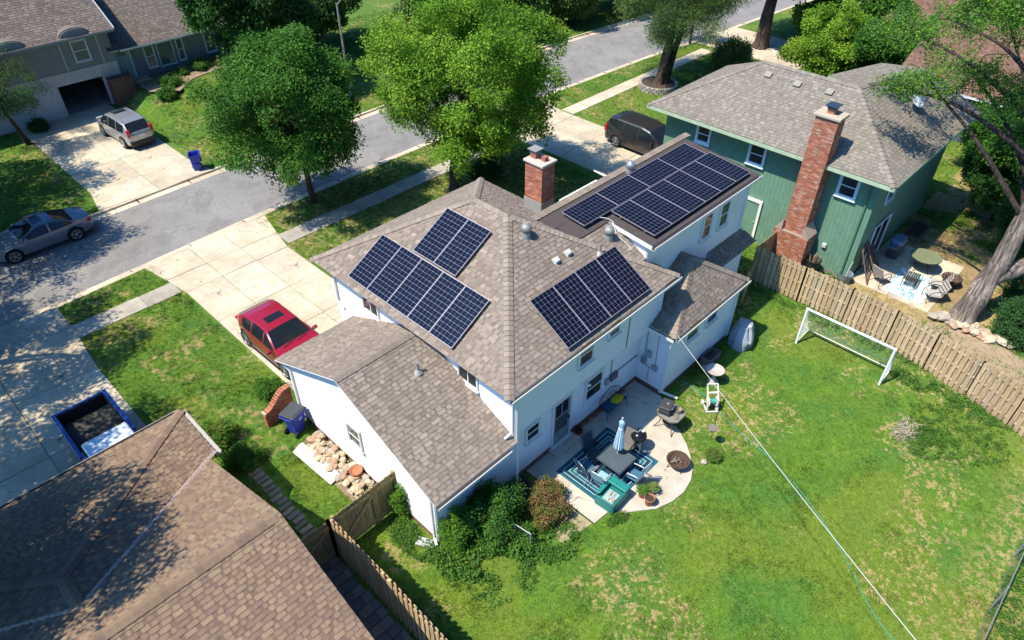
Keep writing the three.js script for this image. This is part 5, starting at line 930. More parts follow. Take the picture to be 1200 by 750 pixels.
  slingChair('grey mesh sling chair between the parasol and the kettle grill', [4.35, PY, 1.35], -1.4, std(0.16, 0.15, 0.135, 0.8), dk, grp);
  // kettle grill
  const k = thing('kettle_grill', 'black kettle grill on legs beside the dining table', 'grill', [4.85, PY, 1.5]);
  mesh('bowl', lathe([[0, 0.5], [0.14, 0.52], [0.24, 0.6], [0.275, 0.72]], 24), std(0.012, 0.012, 0.013, 0.15), k); mesh('lid', lathe([[0.285, 0.725], [0.26, 0.82], [0.17, 0.92], [0, 0.955]], 24), std(0.012, 0.012, 0.013, 0.15), k);
  mesh('handle', [rod([-0.07, 0.96, 0], [0.07, 0.96, 0], 0.018), bx(0.02, 0.05, 0.02, -0.06, 0.945, 0), bx(0.02, 0.05, 0.02, 0.06, 0.945, 0), cyl(0.06, 0.06, 0.01, 0.1, 0.935, 0.08, 14)], std(0.5, 0.5, 0.5, 0.4), k); for (let i = 0; i < 3; i++) { const a = i * 2.1; mesh('leg', rod([Math.cos(a) * 0.16, 0.55, Math.sin(a) * 0.16], [Math.cos(a) * 0.28, 0.02, Math.sin(a) * 0.28], 0.013), silver, k); } mesh('ash_pan', cyl(0.12, 0.1, 0.04, 0, 0.36, 0, 16), silver, k);
  // teal storage seat with a tray of clutter in its open top
  const b = thing('storage_box', 'open teal storage box with cluttered tray at the rug corner', 'box', [2.52, PY, 2.2], 0.06), teal = std(0.012, 0.17, 0.15, 0.5);
  mesh('side', [rbx(0.9, 0.44, 0.05, 0.02, 0, 0.24, 0.34)], teal, b); mesh('side', [rbx(0.9, 0.44, 0.05, 0.02, 0, 0.24, -0.34)], teal, b); mesh('side', [rbx(0.05, 0.44, 0.64, 0.02, 0.43, 0.24, 0)], teal, b); mesh('side', [rbx(0.05, 0.44, 0.64, 0.02, -0.43, 0.24, 0)], teal, b); mesh('shelf', [bx(0.85, 0.03, 0.64, 0, 0.3, 0)], teal, b); mesh('back_ledge', [rbx(0.3, 0.1, 0.74, 0.03, 0.36, 0.5, 0)], std(0.012, 0.2, 0.17, 0.5), b); mesh('back_ledge', [rbx(0.55, 0.08, 0.14, 0.03, -0.08, 0.48, -0.32)], std(0.012, 0.2, 0.17, 0.5), b);
  const tr = thing('clutter_tray', 'tray of pale odds and ends inside the teal box', 'tray', [2.42, PY + 0.32, 2.24], 0.06), r = rngOf(5); mesh('tray', rbx(0.46, 0.03, 0.4, 0.012, 0, 0.02, 0), std(0.30, 0.42, 0.42, 0.4), tr); for (let i = 0; i < 16; i++) mesh('pebble', sph(rr(0.025, 0.05, r), rr(-0.18, 0.18, r), 0.06, rr(-0.15, 0.15, r), 1, 0.7, 1, 8, 6), pick(rockCols, r), tr);
  // iron bench with cushion and towel
  const bn = thing('iron_bench', 'black iron bench with scrolled back against the white wall', 'bench', [5.72, PY, -0.24]);
  mesh('seat_frame', [rod([-0.56, 0.42, 0.18], [0.56, 0.42, 0.18], 0.014), rod([-0.56, 0.42, -0.2], [0.56, 0.42, -0.2], 0.014), rod([-0.56, 0.42, -0.2], [-0.56, 0.42, 0.18], 0.014), rod([0.56, 0.42, -0.2], [0.56, 0.42, 0.18], 0.014)], dk, bn); for (const [a, c] of [[-1, 1], [1, 1], [-1, -1], [1, -1]]) mesh('leg', tube([[a * 0.55, 0.42, c * 0.19], [a * 0.6, 0.2, c * 0.2], [a * 0.56, 0.01, c * 0.23]], 0.013, 6), dk, bn);
  mesh('backrest', [tube([[-0.56, 0.42, -0.2], [-0.58, 0.72, -0.22], [-0.3, 0.92, -0.24], [0, 1.0, -0.25], [0.3, 0.92, -0.24], [0.58, 0.72, -0.22], [0.56, 0.42, -0.2]], 0.013, 6, 50), ...[-0.36, -0.12, 0.12, 0.36].flatMap((x) => [new THREE.TorusGeometry(0.1, 0.008, 6, 18).translate(x, 0.72, -0.225), new THREE.TorusGeometry(0.06, 0.007, 6, 14).translate(x, 0.55, -0.21)]), rod([-0.55, 0.5, -0.2], [0.55, 0.5, -0.2], 0.008)], dk, bn); for (const s of [-1, 1]) mesh('armrest', tube([[s * 0.57, 0.7, -0.2], [s * 0.62, 0.68, 0.0], [s * 0.6, 0.62, 0.16], [s * 0.56, 0.43, 0.19]], 0.012, 6), dk, bn);
  tag(mesh('seat_cushion', rbx(1.08, 0.07, 0.4, 0.03, 5.72, PY + 0.47, -0.25), gr(0.022, 0.085, 0.17, 0.9, 0.4)), 'navy blue cushion on the iron bench', 'cushion');
  const tw = new THREE.SphereGeometry(0.21, 16, 10), tp = tw.attributes.position; for (let i = 0; i < tp.count; i++) { const x = tp.getX(i), y = tp.getY(i), z = tp.getZ(i), n = 0.8 + 0.5 * vnoise(x * 14 + 5, z * 14 + y * 9, 3); tp.setXYZ(i, x * n * 1.25, Math.max(-0.02, y * 0.42 * n), z * n * 0.8); } tw.computeVertexNormals(); tag(mesh('bath_towel', tw.translate(5.9, PY + 0.53, -0.2), gr(0.72, 0.55, 0.01, 0.95, 0.2)), 'crumpled yellow towel on the blue bench cushion', 'towel');
  // glass table carrying a boxy portable grill
  const gt = thing('glass_table', 'clipped-corner glass patio table under the portable grill', 'table', [6.54, PY, 1.68]), P = [[-0.44, -0.25], [-0.25, -0.44], [0.25, -0.44], [0.44, -0.25], [0.44, 0.25], [0.25, 0.44], [-0.25, 0.44], [-0.44, 0.25]].reverse();
  mesh('table_top', new Acc().prism(P.map(([x, z]) => V(x, 0.72, z)), P.map(([x, z]) => V(x, 0.708, z))), std(0.22, 0.23, 0.20, 0.1), gt); const ac = new Acc(); for (let i = 0; i < 8; i++) { const [x, z] = P[i], [X, Z] = P[(i + 1) % 8]; mesh('rim', bar(V(x, 0.712, z), V(X, 0.712, Z), 0.03, 0.04), std(0.13, 0.11, 0.09, 0.5), gt); }
  for (const [a, c] of [[-1, -1], [1, -1], [-1, 1], [1, 1]]) mesh('leg', tube([[a * 0.3, 0.7, c * 0.3], [a * 0.24, 0.35, c * 0.24], [a * 0.38, 0.01, c * 0.38]], 0.018, 7), std(0.09, 0.065, 0.05, 0.6), gt); mesh('shelf', cyl(0.26, 0.26, 0.02, 0, 0.3, 0, 18), std(0.10, 0.085, 0.07, 0.6), gt);
  const pg = thing('portable_grill', 'boxy black portable grill sitting on the glass table', 'grill', [6.46, PY + 0.735, 1.5], 0.25), bg = std(0.045, 0.045, 0.05, 0.6);
  mesh('firebox', rbx(0.52, 0.16, 0.42, 0.03, 0, 0.13, 0), bg, pg); mesh('lid', rbx(0.54, 0.15, 0.44, 0.05, 0, 0.29, 0), bg, pg); mesh('handle', [rod([-0.14, 0.32, 0.25], [0.14, 0.32, 0.25], 0.012), rod([-0.14, 0.32, 0.21], [-0.14, 0.32, 0.25], 0.01), rod([0.14, 0.32, 0.21], [0.14, 0.32, 0.25], 0.01)], silver, pg); for (const [a, c] of [[-1, -1], [1, -1], [-1, 1], [1, 1]]) mesh('foot', bx(0.03, 0.06, 0.03, a * 0.22, 0.03, c * 0.17), bg, pg); mesh('badge', cyl(0.05, 0.05, 0.006, 0.02, 0.368, 0.03, 16), silver, pg);
  const jar = thing('tan_bucket', 'tan bucket and cloth beside the portable grill', 'bucket', [6.72, PY + 0.725, 1.88]); mesh('pail', lathe([[0, 0], [0.09, 0], [0.11, 0.2], [0.1, 0.2], [0.085, 0.02], [0, 0.02]], 16), std(0.34, 0.28, 0.2, 0.8), jar); mesh('cloth', rbx(0.26, 0.05, 0.16, 0.02, -0.24, 0.03, 0.05, 0, 0.6, 0), std(0.2, 0.16, 0.11, 0.9), jar);
  // fire pit with wire dome
  const fp = thing('fire_pit', 'round rusty fire pit with wire mesh dome on the patio', 'fire pit', [5.23, PY, 2.93]), rust = std(0.10, 0.055, 0.035, 0.85);
  mesh('bowl', lathe([[0, 0.1], [0.2, 0.12], [0.33, 0.22], [0.36, 0.32], [0.4, 0.33], [0.4, 0.34], [0.34, 0.34], [0.31, 0.24], [0.18, 0.15], [0, 0.13]], 28), rust, fp); const wr = []; for (let i = 0; i < 14; i++) { const a = i / 14 * Math.PI * 2; wr.push(tube([0, 1, 2, 3, 4, 5].map((q) => { const e = q / 5 * Math.PI / 2; return [Math.cos(a) * 0.345 * Math.cos(e), 0.34 + 0.16 * Math.sin(e), Math.sin(a) * 0.345 * Math.cos(e)]; }), 0.004, 4, 8)); } for (const [q, y] of [[0.33, 0.39], [0.27, 0.44], [0.19, 0.475], [0.1, 0.495]]) wr.push(new THREE.TorusGeometry(q, 0.004, 4, 28).rotateX(Math.PI / 2).translate(0, y, 0)); mesh('spark_screen', wr, rust, fp).userData.kind = 'stuff'; mesh('ring_handle', new THREE.TorusGeometry(0.03, 0.006, 6, 12).translate(0, 0.52, 0), rust, fp);
  for (let i = 0; i < 4; i++) { const a = i * 1.571 + 0.6; mesh('leg', rod([Math.cos(a) * 0.28, 0.25, Math.sin(a) * 0.28], [Math.cos(a) * 0.36, 0, Math.sin(a) * 0.36], 0.016), rust, fp); } for (let i = 0; i < 6; i++) mesh('charred_log', rod([rr(-0.2, 0.2, r), 0.2, rr(-0.2, 0.2, r)], [rr(-0.2, 0.2, r), 0.26, rr(-0.2, 0.2, r)], 0.035, 0.03, 7), gr(0.30, 0.24, 0.18, 0.95, 0.2), fp);
  // pots
  const terra = gr(0.50, 0.19, 0.10, 0.85, 0.3), soil = gr(0.06, 0.045, 0.03, 1, 0.2);
  const pot = (label, x, z, R, h, m = terra, y = PY) => { const g = thing('plant_pot', label, 'plant pot', [x, y, z]); mesh('pot', lathe([[0, 0], [R * 0.68, 0], [R * 0.9, h * 0.82], [R, h * 0.82], [R * 1.02, h], [R * 0.88, h], [R * 0.8, h * 0.8], [R * 0.6, h * 0.1], [0, h * 0.1]], 22), m, g); mesh('soil', cyl(R * 0.8, R * 0.8, 0.02, 0, h * 0.8, 0, 18), soil, g); return g; };
  const p1 = pot('terracotta pot filled with low green leaves', 3.38, 2.82, 0.17, 0.3); leafy(p1, 0.2, 0.32, 160, [[0.10, 0.24, 0.03], [0.16, 0.30, 0.05]], 0.05, 11);
  const p2 = pot('grey pot with pale spiky leaves beside the terracotta pots', 3.72, 2.97, 0.13, 0.24, std(0.2, 0.2, 0.2, 0.7)); leafy(p2, 0.17, 0.28, 110, [[0.26, 0.34, 0.09], [0.2, 0.32, 0.08]], 0.06, 12);
  pot('empty terracotta pot of bare soil at the patio edge', 3.28, 3.16, 0.18, 0.33);
  const p3 = pot('small red pot of flowers under the door side wall', 3.98, -0.42, 0.12, 0.2, std(0.3, 0.05, 0.04, 0.6)); leafy(p3, 0.16, 0.2, 70, [[0.05, 0.12, 0.03], [0.25, 0.03, 0.03]], 0.05, 13);
  const tub = pot('wide tub of trailing green plant on the lawn by the patio', 6.38, 3.62, 0.22, 0.22, std(0.13, 0.16, 0.06, 0.8), 0); leafy(tub, 0.27, 0.22, 240, [[0.12, 0.22, 0.03], [0.18, 0.27, 0.05], [0.22, 0.24, 0.05]], 0.05, 14);
  tag(mesh('garden_stone', rockGeo(9).scale(0.13, 0.1, 0.11).translate(6.05, 0.05, 3.52), rockCols[4]), 'single pale stone beside the tub of trailing plant', 'stone');
  const hk = thing('shepherd_hook', 'thin iron shepherd hook standing in the lawn by the patio', 'plant hook', [7.08, 0, 3.12]); mesh('hook', tube([[0, 0, 0], [0, 1.1, 0], [0, 1.35, 0], [-0.08, 1.48, 0.03], [-0.2, 1.44, 0.06], [-0.24, 1.32, 0.07]], 0.01, 6, 40), dk, hk);
  const hb = thing('hanging_basket', 'grey hanging basket of dry soil on the iron hook', 'hanging basket', [6.84, 0.75, 3.19]); mesh('basket', lathe([[0, 0], [0.09, 0.01], [0.16, 0.12], [0.17, 0.16], [0.15, 0.15], [0, 0.1]], 18), std(0.2, 0.2, 0.21, 0.8), hb); mesh('soil', cyl(0.14, 0.14, 0.02, 0, 0.125, 0, 16), gr(0.3, 0.2, 0.15, 1, 0.2), hb); mesh('hanger', [0, 2.1, 4.2].map((a) => rod([Math.cos(a) * 0.15, 0.15, Math.sin(a) * 0.15], [0, 0.56, 0], 0.004, 0.004, 5)), dk, hb);
  // hose reel cart
  const hr = thing('hose_reel_cart', 'cream plastic hose reel cart on the lawn', 'hose reel', [8.4, 0, 2.28], -0.75), cream = std(0.66, 0.60, 0.52, 0.55);
  for (const s of [-1, 1]) { mesh('side_frame', [bar(V(s * 0.2, 0.08, 0.2), V(s * 0.2, 0.5, 0.1), 0.05, 0.05), bar(V(s * 0.2, 0.5, 0.1), V(s * 0.19, 1.0, -0.3), 0.045, 0.045), bar(V(s * 0.2, 0.12, -0.25), V(s * 0.2, 0.5, 0.1), 0.05, 0.05), bar(V(s * 0.2, 0.06, 0.25), V(s * 0.2, 0.06, -0.25), 0.05, 0.05)], cream, hr); mesh('reel_flange', cyl(0.2, 0.2, 0.025, s * 0.15, 0.42, 0.02, 22, 0, 0, Math.PI / 2), cream, hr); mesh('wheel', cyl(0.11, 0.11, 0.05, s * 0.25, 0.11, -0.25, 18, 0, 0, Math.PI / 2), cream, hr); }
  mesh('handle', rod([-0.2, 1.0, -0.3], [0.2, 1.0, -0.3], 0.022), cream, hr); mesh('cross_brace', [bx(0.38, 0.05, 0.05, 0, 0.06, 0.22), bx(0.38, 0.04, 0.08, 0, 0.74, -0.1)], cream, hr); mesh('wound_hose', cyl(0.1, 0.1, 0.27, 0, 0.42, 0.02, 18, 0, 0, Math.PI / 2), std(0.05, 0.3, 0.22, 0.5), hr);
  // bird bath, crate, covered grill
  const bb = thing('bird_bath', 'round pale bird bath half in the house shadow', 'bird bath', [9.7, 0, 1.58]); mesh('basin', lathe([[0, 0.52], [0.1, 0.53], [0.26, 0.58], [0.36, 0.66], [0.34, 0.66], [0.22, 0.6], [0, 0.57]], 26), gr(0.55, 0.50, 0.46, 0.8, 0.4), bb); mesh('pedestal', lathe([[0.2, 0], [0.2, 0.05], [0.1, 0.1], [0.07, 0.3], [0.11, 0.52], [0, 0.54]], 18), gr(0.5, 0.46, 0.42, 0.85, 0.4), bb);
  const cr = thing('wooden_crate', 'weathered open wooden crate against the white wall', 'crate', [10.65, 0, 0.86]); for (const [w, d, x, z] of [[0.84, 0.025, 0, 0.2], [0.84, 0.025, 0, -0.2], [0.025, 0.38, 0.41, 0], [0.025, 0.38, -0.41, 0]]) for (const y of [0.09, 0.22, 0.35]) mesh('slat', bx(w, 0.1, d, x, y, z), pick(greyWood, r), cr); mesh('bottom', bx(0.8, 0.02, 0.36, 0, 0.05, 0), greyWood[1], cr); tag(mesh('landscape_stone', rockGeo(14).scale(0.2, 0.2, 0.16).translate(10.1, 0.1, 1.0), rockCols[4]), 'grey stone at the end of the wooden crate', 'stone');
  const cg = new THREE.BoxGeometry(1.2, 1.2, 0.85, 14, 12, 10), cp = cg.attributes.position; for (let i = 0; i < cp.count; i++) { let x = cp.getX(i), y = cp.getY(i) + 0.6, z = cp.getZ(i); const t = y / 1.2, s = lerp(1.02, 0.62, sstep(0.45, 1.0, t)), n = (fbm(x * 4 + 7 + z * 3, y * 2.2, 3, 8) - 0.5) * 0.26, c = 1 - 0.24 * Math.pow(Math.abs(x / 0.575) * Math.abs(z / 0.375), 3); x *= s * c + n; z *= lerp(1.12, 0.62, sstep(0.3, 1, t)) * c + n; y = 0.92 * y * (1 - 0.16 * Math.pow(Math.abs(x) / 0.5, 2) * sstep(0.7, 1, t)) + n * 0.4 * t; cp.setXYZ(i, x, y, z); } cg.computeVertexNormals();
  const cv = thing('covered_grill', 'barbecue under a wrinkled grey-blue cover on the lawn', 'covered grill', [12.55, 0, 1.15], 0.35); mesh('cover', cg, std(0.30, 0.335, 0.37, 0.45), cv); mesh('tie_strap', bx(1.2, 0.04, 0.82, 0, 0.5, 0), std(0.24, 0.27, 0.3, 0.6), cv);
}
// ---------- the neighbour's patio by the green house ----------
{
  slabs('patio', 'tan concrete patio outside the green house', [20.0, 21.6, 23.2, 24.8], [2.45, 4.2, 6.0], conTan, { cat: 'patio', fx: (x, z) => x });
  const rugT = tex(256, (i, j, S) => { const n = pfbm(i, j, S, 6, 4, 5), k = Math.abs(n - 0.5) < 0.05 || hash2(i >> 2, j >> 2, 9) > 0.86 ? [0.45, 0.62, 0.66] : [0.86, 0.88, 0.86]; return k; });
  const rug = new THREE.Mesh(new THREE.BoxGeometry(2.4, 0.01, 1.65), std(1, 1, 1, 0.95, { map: rugT })); rug.name = numbered('outdoor_rug'); rug.position.set(21.5, 0.045, 4.72); scene.add(rug); tag(rug, 'white and pale blue patterned rug on the tan patio', 'rug');
  const fr = std(0.035, 0.03, 0.028, 0.5, { metalness: 0.3 }), tanF = std(0.42, 0.37, 0.33, 0.85), Y = 0.04;
  function chair(label, x, z, turn) { const c = thing('lounge_chair', label, 'chair', [x, Y, z], turn, 'tan chairs on the neighbouring patio'), w = 0.29; for (const s of [-1, 1]) { mesh('side_frame', tube([[s * w, 0.01, 0.3], [s * w, 0.45, 0.28], [s * w, 0.6, 0.1], [s * w, 0.6, -0.25], [s * w, 0.02, -0.36]], 0.016, 6), fr, c); } mesh('seat', new Acc().prism([V(-w, 0.4, 0.28), V(w, 0.4, 0.28), V(w, 0.36, -0.22), V(-w, 0.36, -0.22)], [V(-w, 0.38, 0.28), V(w, 0.38, 0.28), V(w, 0.34, -0.22), V(-w, 0.34, -0.22)]), tanF, c); mesh('backrest', new Acc().prism([V(-w, 0.36, -0.22), V(w, 0.36, -0.22), V(w, 0.95, -0.45), V(-w, 0.95, -0.45)], [V(-w, 0.35, -0.24), V(w, 0.35, -0.24), V(w, 0.94, -0.47), V(-w, 0.94, -0.47)]), tanF, c); for (let i = 0; i < 4; i++) mesh('back_slat', bx(2 * w, 0.02, 0.02, 0, 0.5 + i * 0.13, -0.255 - i * 0.05), fr, c); return c; }
  chair('tan sling chair beside the leaning wood frames', 20.75, 3.55, 1.2); chair('tan sling chair at the fence end of the patterned rug', 21.0, 5.75, -2.5); chair('tan sling chair between the low table and the wire fire bowl', 21.95, 5.6, -2.9);
  const ct = thing('coffee_table', 'small dark slatted table standing on the patterned rug', 'table', [21.55, Y, 4.6], 0.1); for (let i = 0; i < 7; i++) mesh('slat', bx(0.85, 0.02, 0.07, 0, 0.42, -0.27 + i * 0.09), gr(0.05, 0.045, 0.04, 0.7, 0.3), ct); for (const [a, b] of [[-1, -1], [1, -1], [-1, 1], [1, 1]]) mesh('leg', rod([a * 0.38, 0.42, b * 0.26], [a * 0.4, 0.01, b * 0.28], 0.016), fr, ct);
  const rt = thing('round_table', 'round table with mottled stone top on the neighbouring patio', 'table', [23.15, Y, 4.55]); mesh('table_top', cyl(0.66, 0.66, 0.03, 0, 0.72, 0, 32), std(1, 1, 1, 0.5, { map: tex(256, (i, j) => { const n = hash2(i >> 2, j >> 2, 3); const v = 0.35 + 0.3 * n; return [v * 0.9, v * 0.95, v * 0.72]; }) }), rt); mesh('rim', new THREE.TorusGeometry(0.66, 0.02, 6, 36).rotateX(Math.PI / 2).translate(0, 0.715, 0), fr, rt); for (let i = 0; i < 4; i++) { const a = i * 1.571 + 0.5; mesh('leg', tube([[Math.cos(a) * 0.3, 0.7, Math.sin(a) * 0.3], [Math.cos(a) * 0.25, 0.4, Math.sin(a) * 0.25], [Math.cos(a) * 0.45, 0.01, Math.sin(a) * 0.45]], 0.018, 6), fr, rt); }
  const fb = thing('fire_bowl', 'low rusty wire fire bowl heaped with leaves', 'fire pit', [22.75, Y, 5.95]); mesh('bowl', lathe([[0, 0.16], [0.25, 0.2], [0.4, 0.36], [0.44, 0.38], [0.4, 0.4], [0.3, 0.3], [0, 0.26]], 24), std(0.10, 0.06, 0.045, 0.9), fb); for (let i = 0; i < 3; i++) { const a = i * 2.1; mesh('leg', rod([Math.cos(a) * 0.3, 0.26, Math.sin(a) * 0.3], [Math.cos(a) * 0.4, 0, Math.sin(a) * 0.4], 0.016), fr, fb); } mesh('rim_wire', [0.3, 0.42].map((q, i) => new THREE.TorusGeometry(q, 0.012, 6, 24).rotateX(Math.PI / 2).translate(0, 0.5 - i * 0.07, 0)), fr, fb);
  const tp = thing('trash_can', 'black trash can stuffed with kindling beside the brick chimney', 'trash can', [19.15, 0, 0.95]); mesh('can', lathe([[0, 0.02], [0.25, 0.02], [0.31, 0.78], [0.34, 0.78], [0.34, 0.84], [0.3, 0.84], [0.24, 0.06], [0, 0.06]], 22), std(0.022, 0.025, 0.032, 0.5), tp); const r = rngOf(8); for (let i = 0; i < 22; i++) { const a = rr(0, 6.3, r), q = rr(0, 0.22, r); mesh('stick', rod([Math.cos(a) * q * 0.6, 0.3, Math.sin(a) * q * 0.6], [Math.cos(a) * q * 1.5, rr(0.95, 1.15, r), Math.sin(a) * q * 1.5], 0.016, 0.012, 5), gr(0.5, 0.36, 0.2, 0.9, 0.2), tp); }
  const tb = thing('galvanised_tub', 'grey tub with tools leaning out by the green wall corner', 'tub', [19.6, 0, 2.35]); mesh('tub', lathe([[0, 0.02], [0.27, 0.02], [0.3, 0.5], [0.33, 0.52], [0.28, 0.5], [0.25, 0.06], [0, 0.06]], 22), std(0.22, 0.27, 0.31, 0.5), tb); mesh('tool_handle', [rod([0.02, 0.1, 0], [0.1, 1.15, 0.1], 0.018), rod([-0.05, 0.1, 0.05], [-0.22, 0.85, 0.2], 0.014)], std(0.6, 0.6, 0.58, 0.7), tb);
  tag(mesh('rock', rockGeo(21).scale(0.36, 0.34, 0.3).translate(18.6, 0.16, 0.42), rockCols[1]), 'big pale stone behind the board fence by the chimney', 'stone');
  const coil = []; for (let i = 0; i < 6; i++) coil.push(new THREE.TorusGeometry(0.28 + i * 0.015, 0.012, 6, 26).rotateX(1.2 + i * 0.12).rotateY(i * 0.5).translate(19.35, 0.24, 1.62)); tag(mesh('wire_coil', coil, gr(0.3, 0.23, 0.17, 0.9, 0.2)), 'loose coil of brown vine wire by the black trash can', 'coil');
  // framed screens and lumber leaning on the shaded wall
  for (const [x, w, h, lean, lab] of [[20.6, 1.0, 1.75, 0.5, 'wood framed panel stuffed with blue glass leaning by the wall corner'], [21.5, 1.05, 1.9, 0.6, 'empty wood frame leaning beside the glass panel']]) { const g = thing('salvaged_screen', lab, 'screen', [x, 0.04, 3.15], 0.25); g.rotation.order = 'YXZ'; g.rotation.x = -lean * 0.8; const m = gr(0.22, 0.15, 0.10, 0.9, 0.5); mesh('stile', bx(0.08, h, 0.05, -w / 2, h / 2, 0), m, g); mesh('stile', bx(0.08, h, 0.05, w / 2, h / 2, 0), m, g); mesh('rail', bx(w, 0.08, 0.045, 0, h - 0.05, 0), m, g); mesh('rail', bx(w, 0.08, 0.045, 0, 0.1, 0), m, g); if (lean < 0.55) for (let i = 0; i < 9; i++) mesh('glass_pane', bx(0.14, 0.28, 0.01, -0.34 + (i % 3) * 0.33, 0.35 + Math.floor(i / 3) * 0.45, 0.0, 0, 0, rr(-0.3, 0.3)), std(0.12, 0.2, 0.27, 0.15), g); else mesh('backing_board', bx(w - 0.1, h - 0.2, 0.015, 0, h / 2, -0.02), std(0.06, 0.05, 0.045, 0.9), g); }
  const gb = thing('gas_grill', 'blue lidded gas grill in the shade of the green house', 'grill', [23.3, Y, 3.15]); mesh('cabinet', rbx(0.7, 0.7, 0.5, 0.03, 0, 0.42, 0), std(0.04, 0.05, 0.06, 0.5), gb); mesh('lid', rbx(0.78, 0.3, 0.55, 0.1, 0, 0.92, 0), std(0.10, 0.2, 0.28, 0.4), gb); for (const s of [-1, 1]) mesh('side_shelf', bx(0.35, 0.04, 0.45, s * 0.55, 0.78, 0), std(0.12, 0.18, 0.22, 0.4), gb); mesh('handle', rod([-0.28, 0.92, 0.31], [0.28, 0.92, 0.31], 0.015), galv, gb);
  const rb = thing('raised_planter', 'low wooden planter frame in the green house shade', 'planter', [26.2, 0, 3.2]); for (const [w, d, x, z] of [[1.8, 0.06, 0, 0.35], [1.8, 0.06, 0, -0.35], [0.06, 0.64, 0.87, 0], [0.06, 0.64, -0.87, 0]]) mesh('board', bx(w, 0.28, d, x, 0.14, z), greyWood[1], rb); mesh('soil', bx(1.68, 0.2, 0.62, 0, 0.11, 0), gr(0.06, 0.05, 0.03, 1, 0.4), rb);
}

// ---------- vehicles ----------
const paint = (r, g, b, o = {}) => { const m = new THREE.MeshPhysicalMaterial({ roughness: 0.35, metalness: 0.35, clearcoat: 1, clearcoatRoughness: 0.06, side: THREE.DoubleSide, ...o }); m.color.setRGB(r, g, b); return m; };
const carGlass = std(0.012, 0.016, 0.02, 0.04), tyreM = std(0.02, 0.02, 0.021, 0.9), rimM = std(0.5, 0.51, 0.52, 0.3, { metalness: 0.8 }), plastic = std(0.022, 0.022, 0.024, 0.7), lampRed = std(0.42, 0.015, 0.02, 0.2), lampClear = std(0.6, 0.63, 0.66, 0.12, { metalness: 0.3 });
const at1 = (P, x) => { if (x <= P[0][0]) return P[0][1]; for (let i = 0; i + 1 < P.length; i++) if (x <= P[i + 1][0]) { const t = (x - P[i][0]) / (P[i + 1][0] - P[i][0]); return lerp(P[i][1], P[i + 1][1], t); } return P[P.length - 1][1]; };
function wheel(parent, x, z, R, w = 0.22) {
  const s = Math.sign(z), g = sub('wheel', parent, [x, R, z]);
  mesh('tyre', new THREE.LatheGeometry([[R * 0.66, -w / 2], [R * 0.94, -w / 2], [R, -w * 0.32], [R, w * 0.32], [R * 0.94, w / 2], [R * 0.66, w / 2]].map(([a, b]) => new THREE.Vector2(a, b)), 28).rotateX(Math.PI / 2), tyreM, g);
  mesh('rim', [new THREE.TorusGeometry(R * 0.64, 0.02, 6, 28).translate(0, 0, s * (w / 2 - 0.01)), ...[0, 1, 2, 3, 4].map((i) => bx(R * 0.16, R * 0.6, 0.03, 0, R * 0.33, 0).rotateZ(i * 1.2566).translate(0, 0, s * (w / 2 - 0.03))), cyl(R * 0.14, R * 0.14, 0.04, 0, 0, s * (w / 2 - 0.02), 14, Math.PI / 2)], rimM, g);
  mesh('brake_disc', cyl(R * 0.6, R * 0.6, 0.02, 0, 0, s * (w / 2 - 0.09), 20, Math.PI / 2), darkMat, g);
}
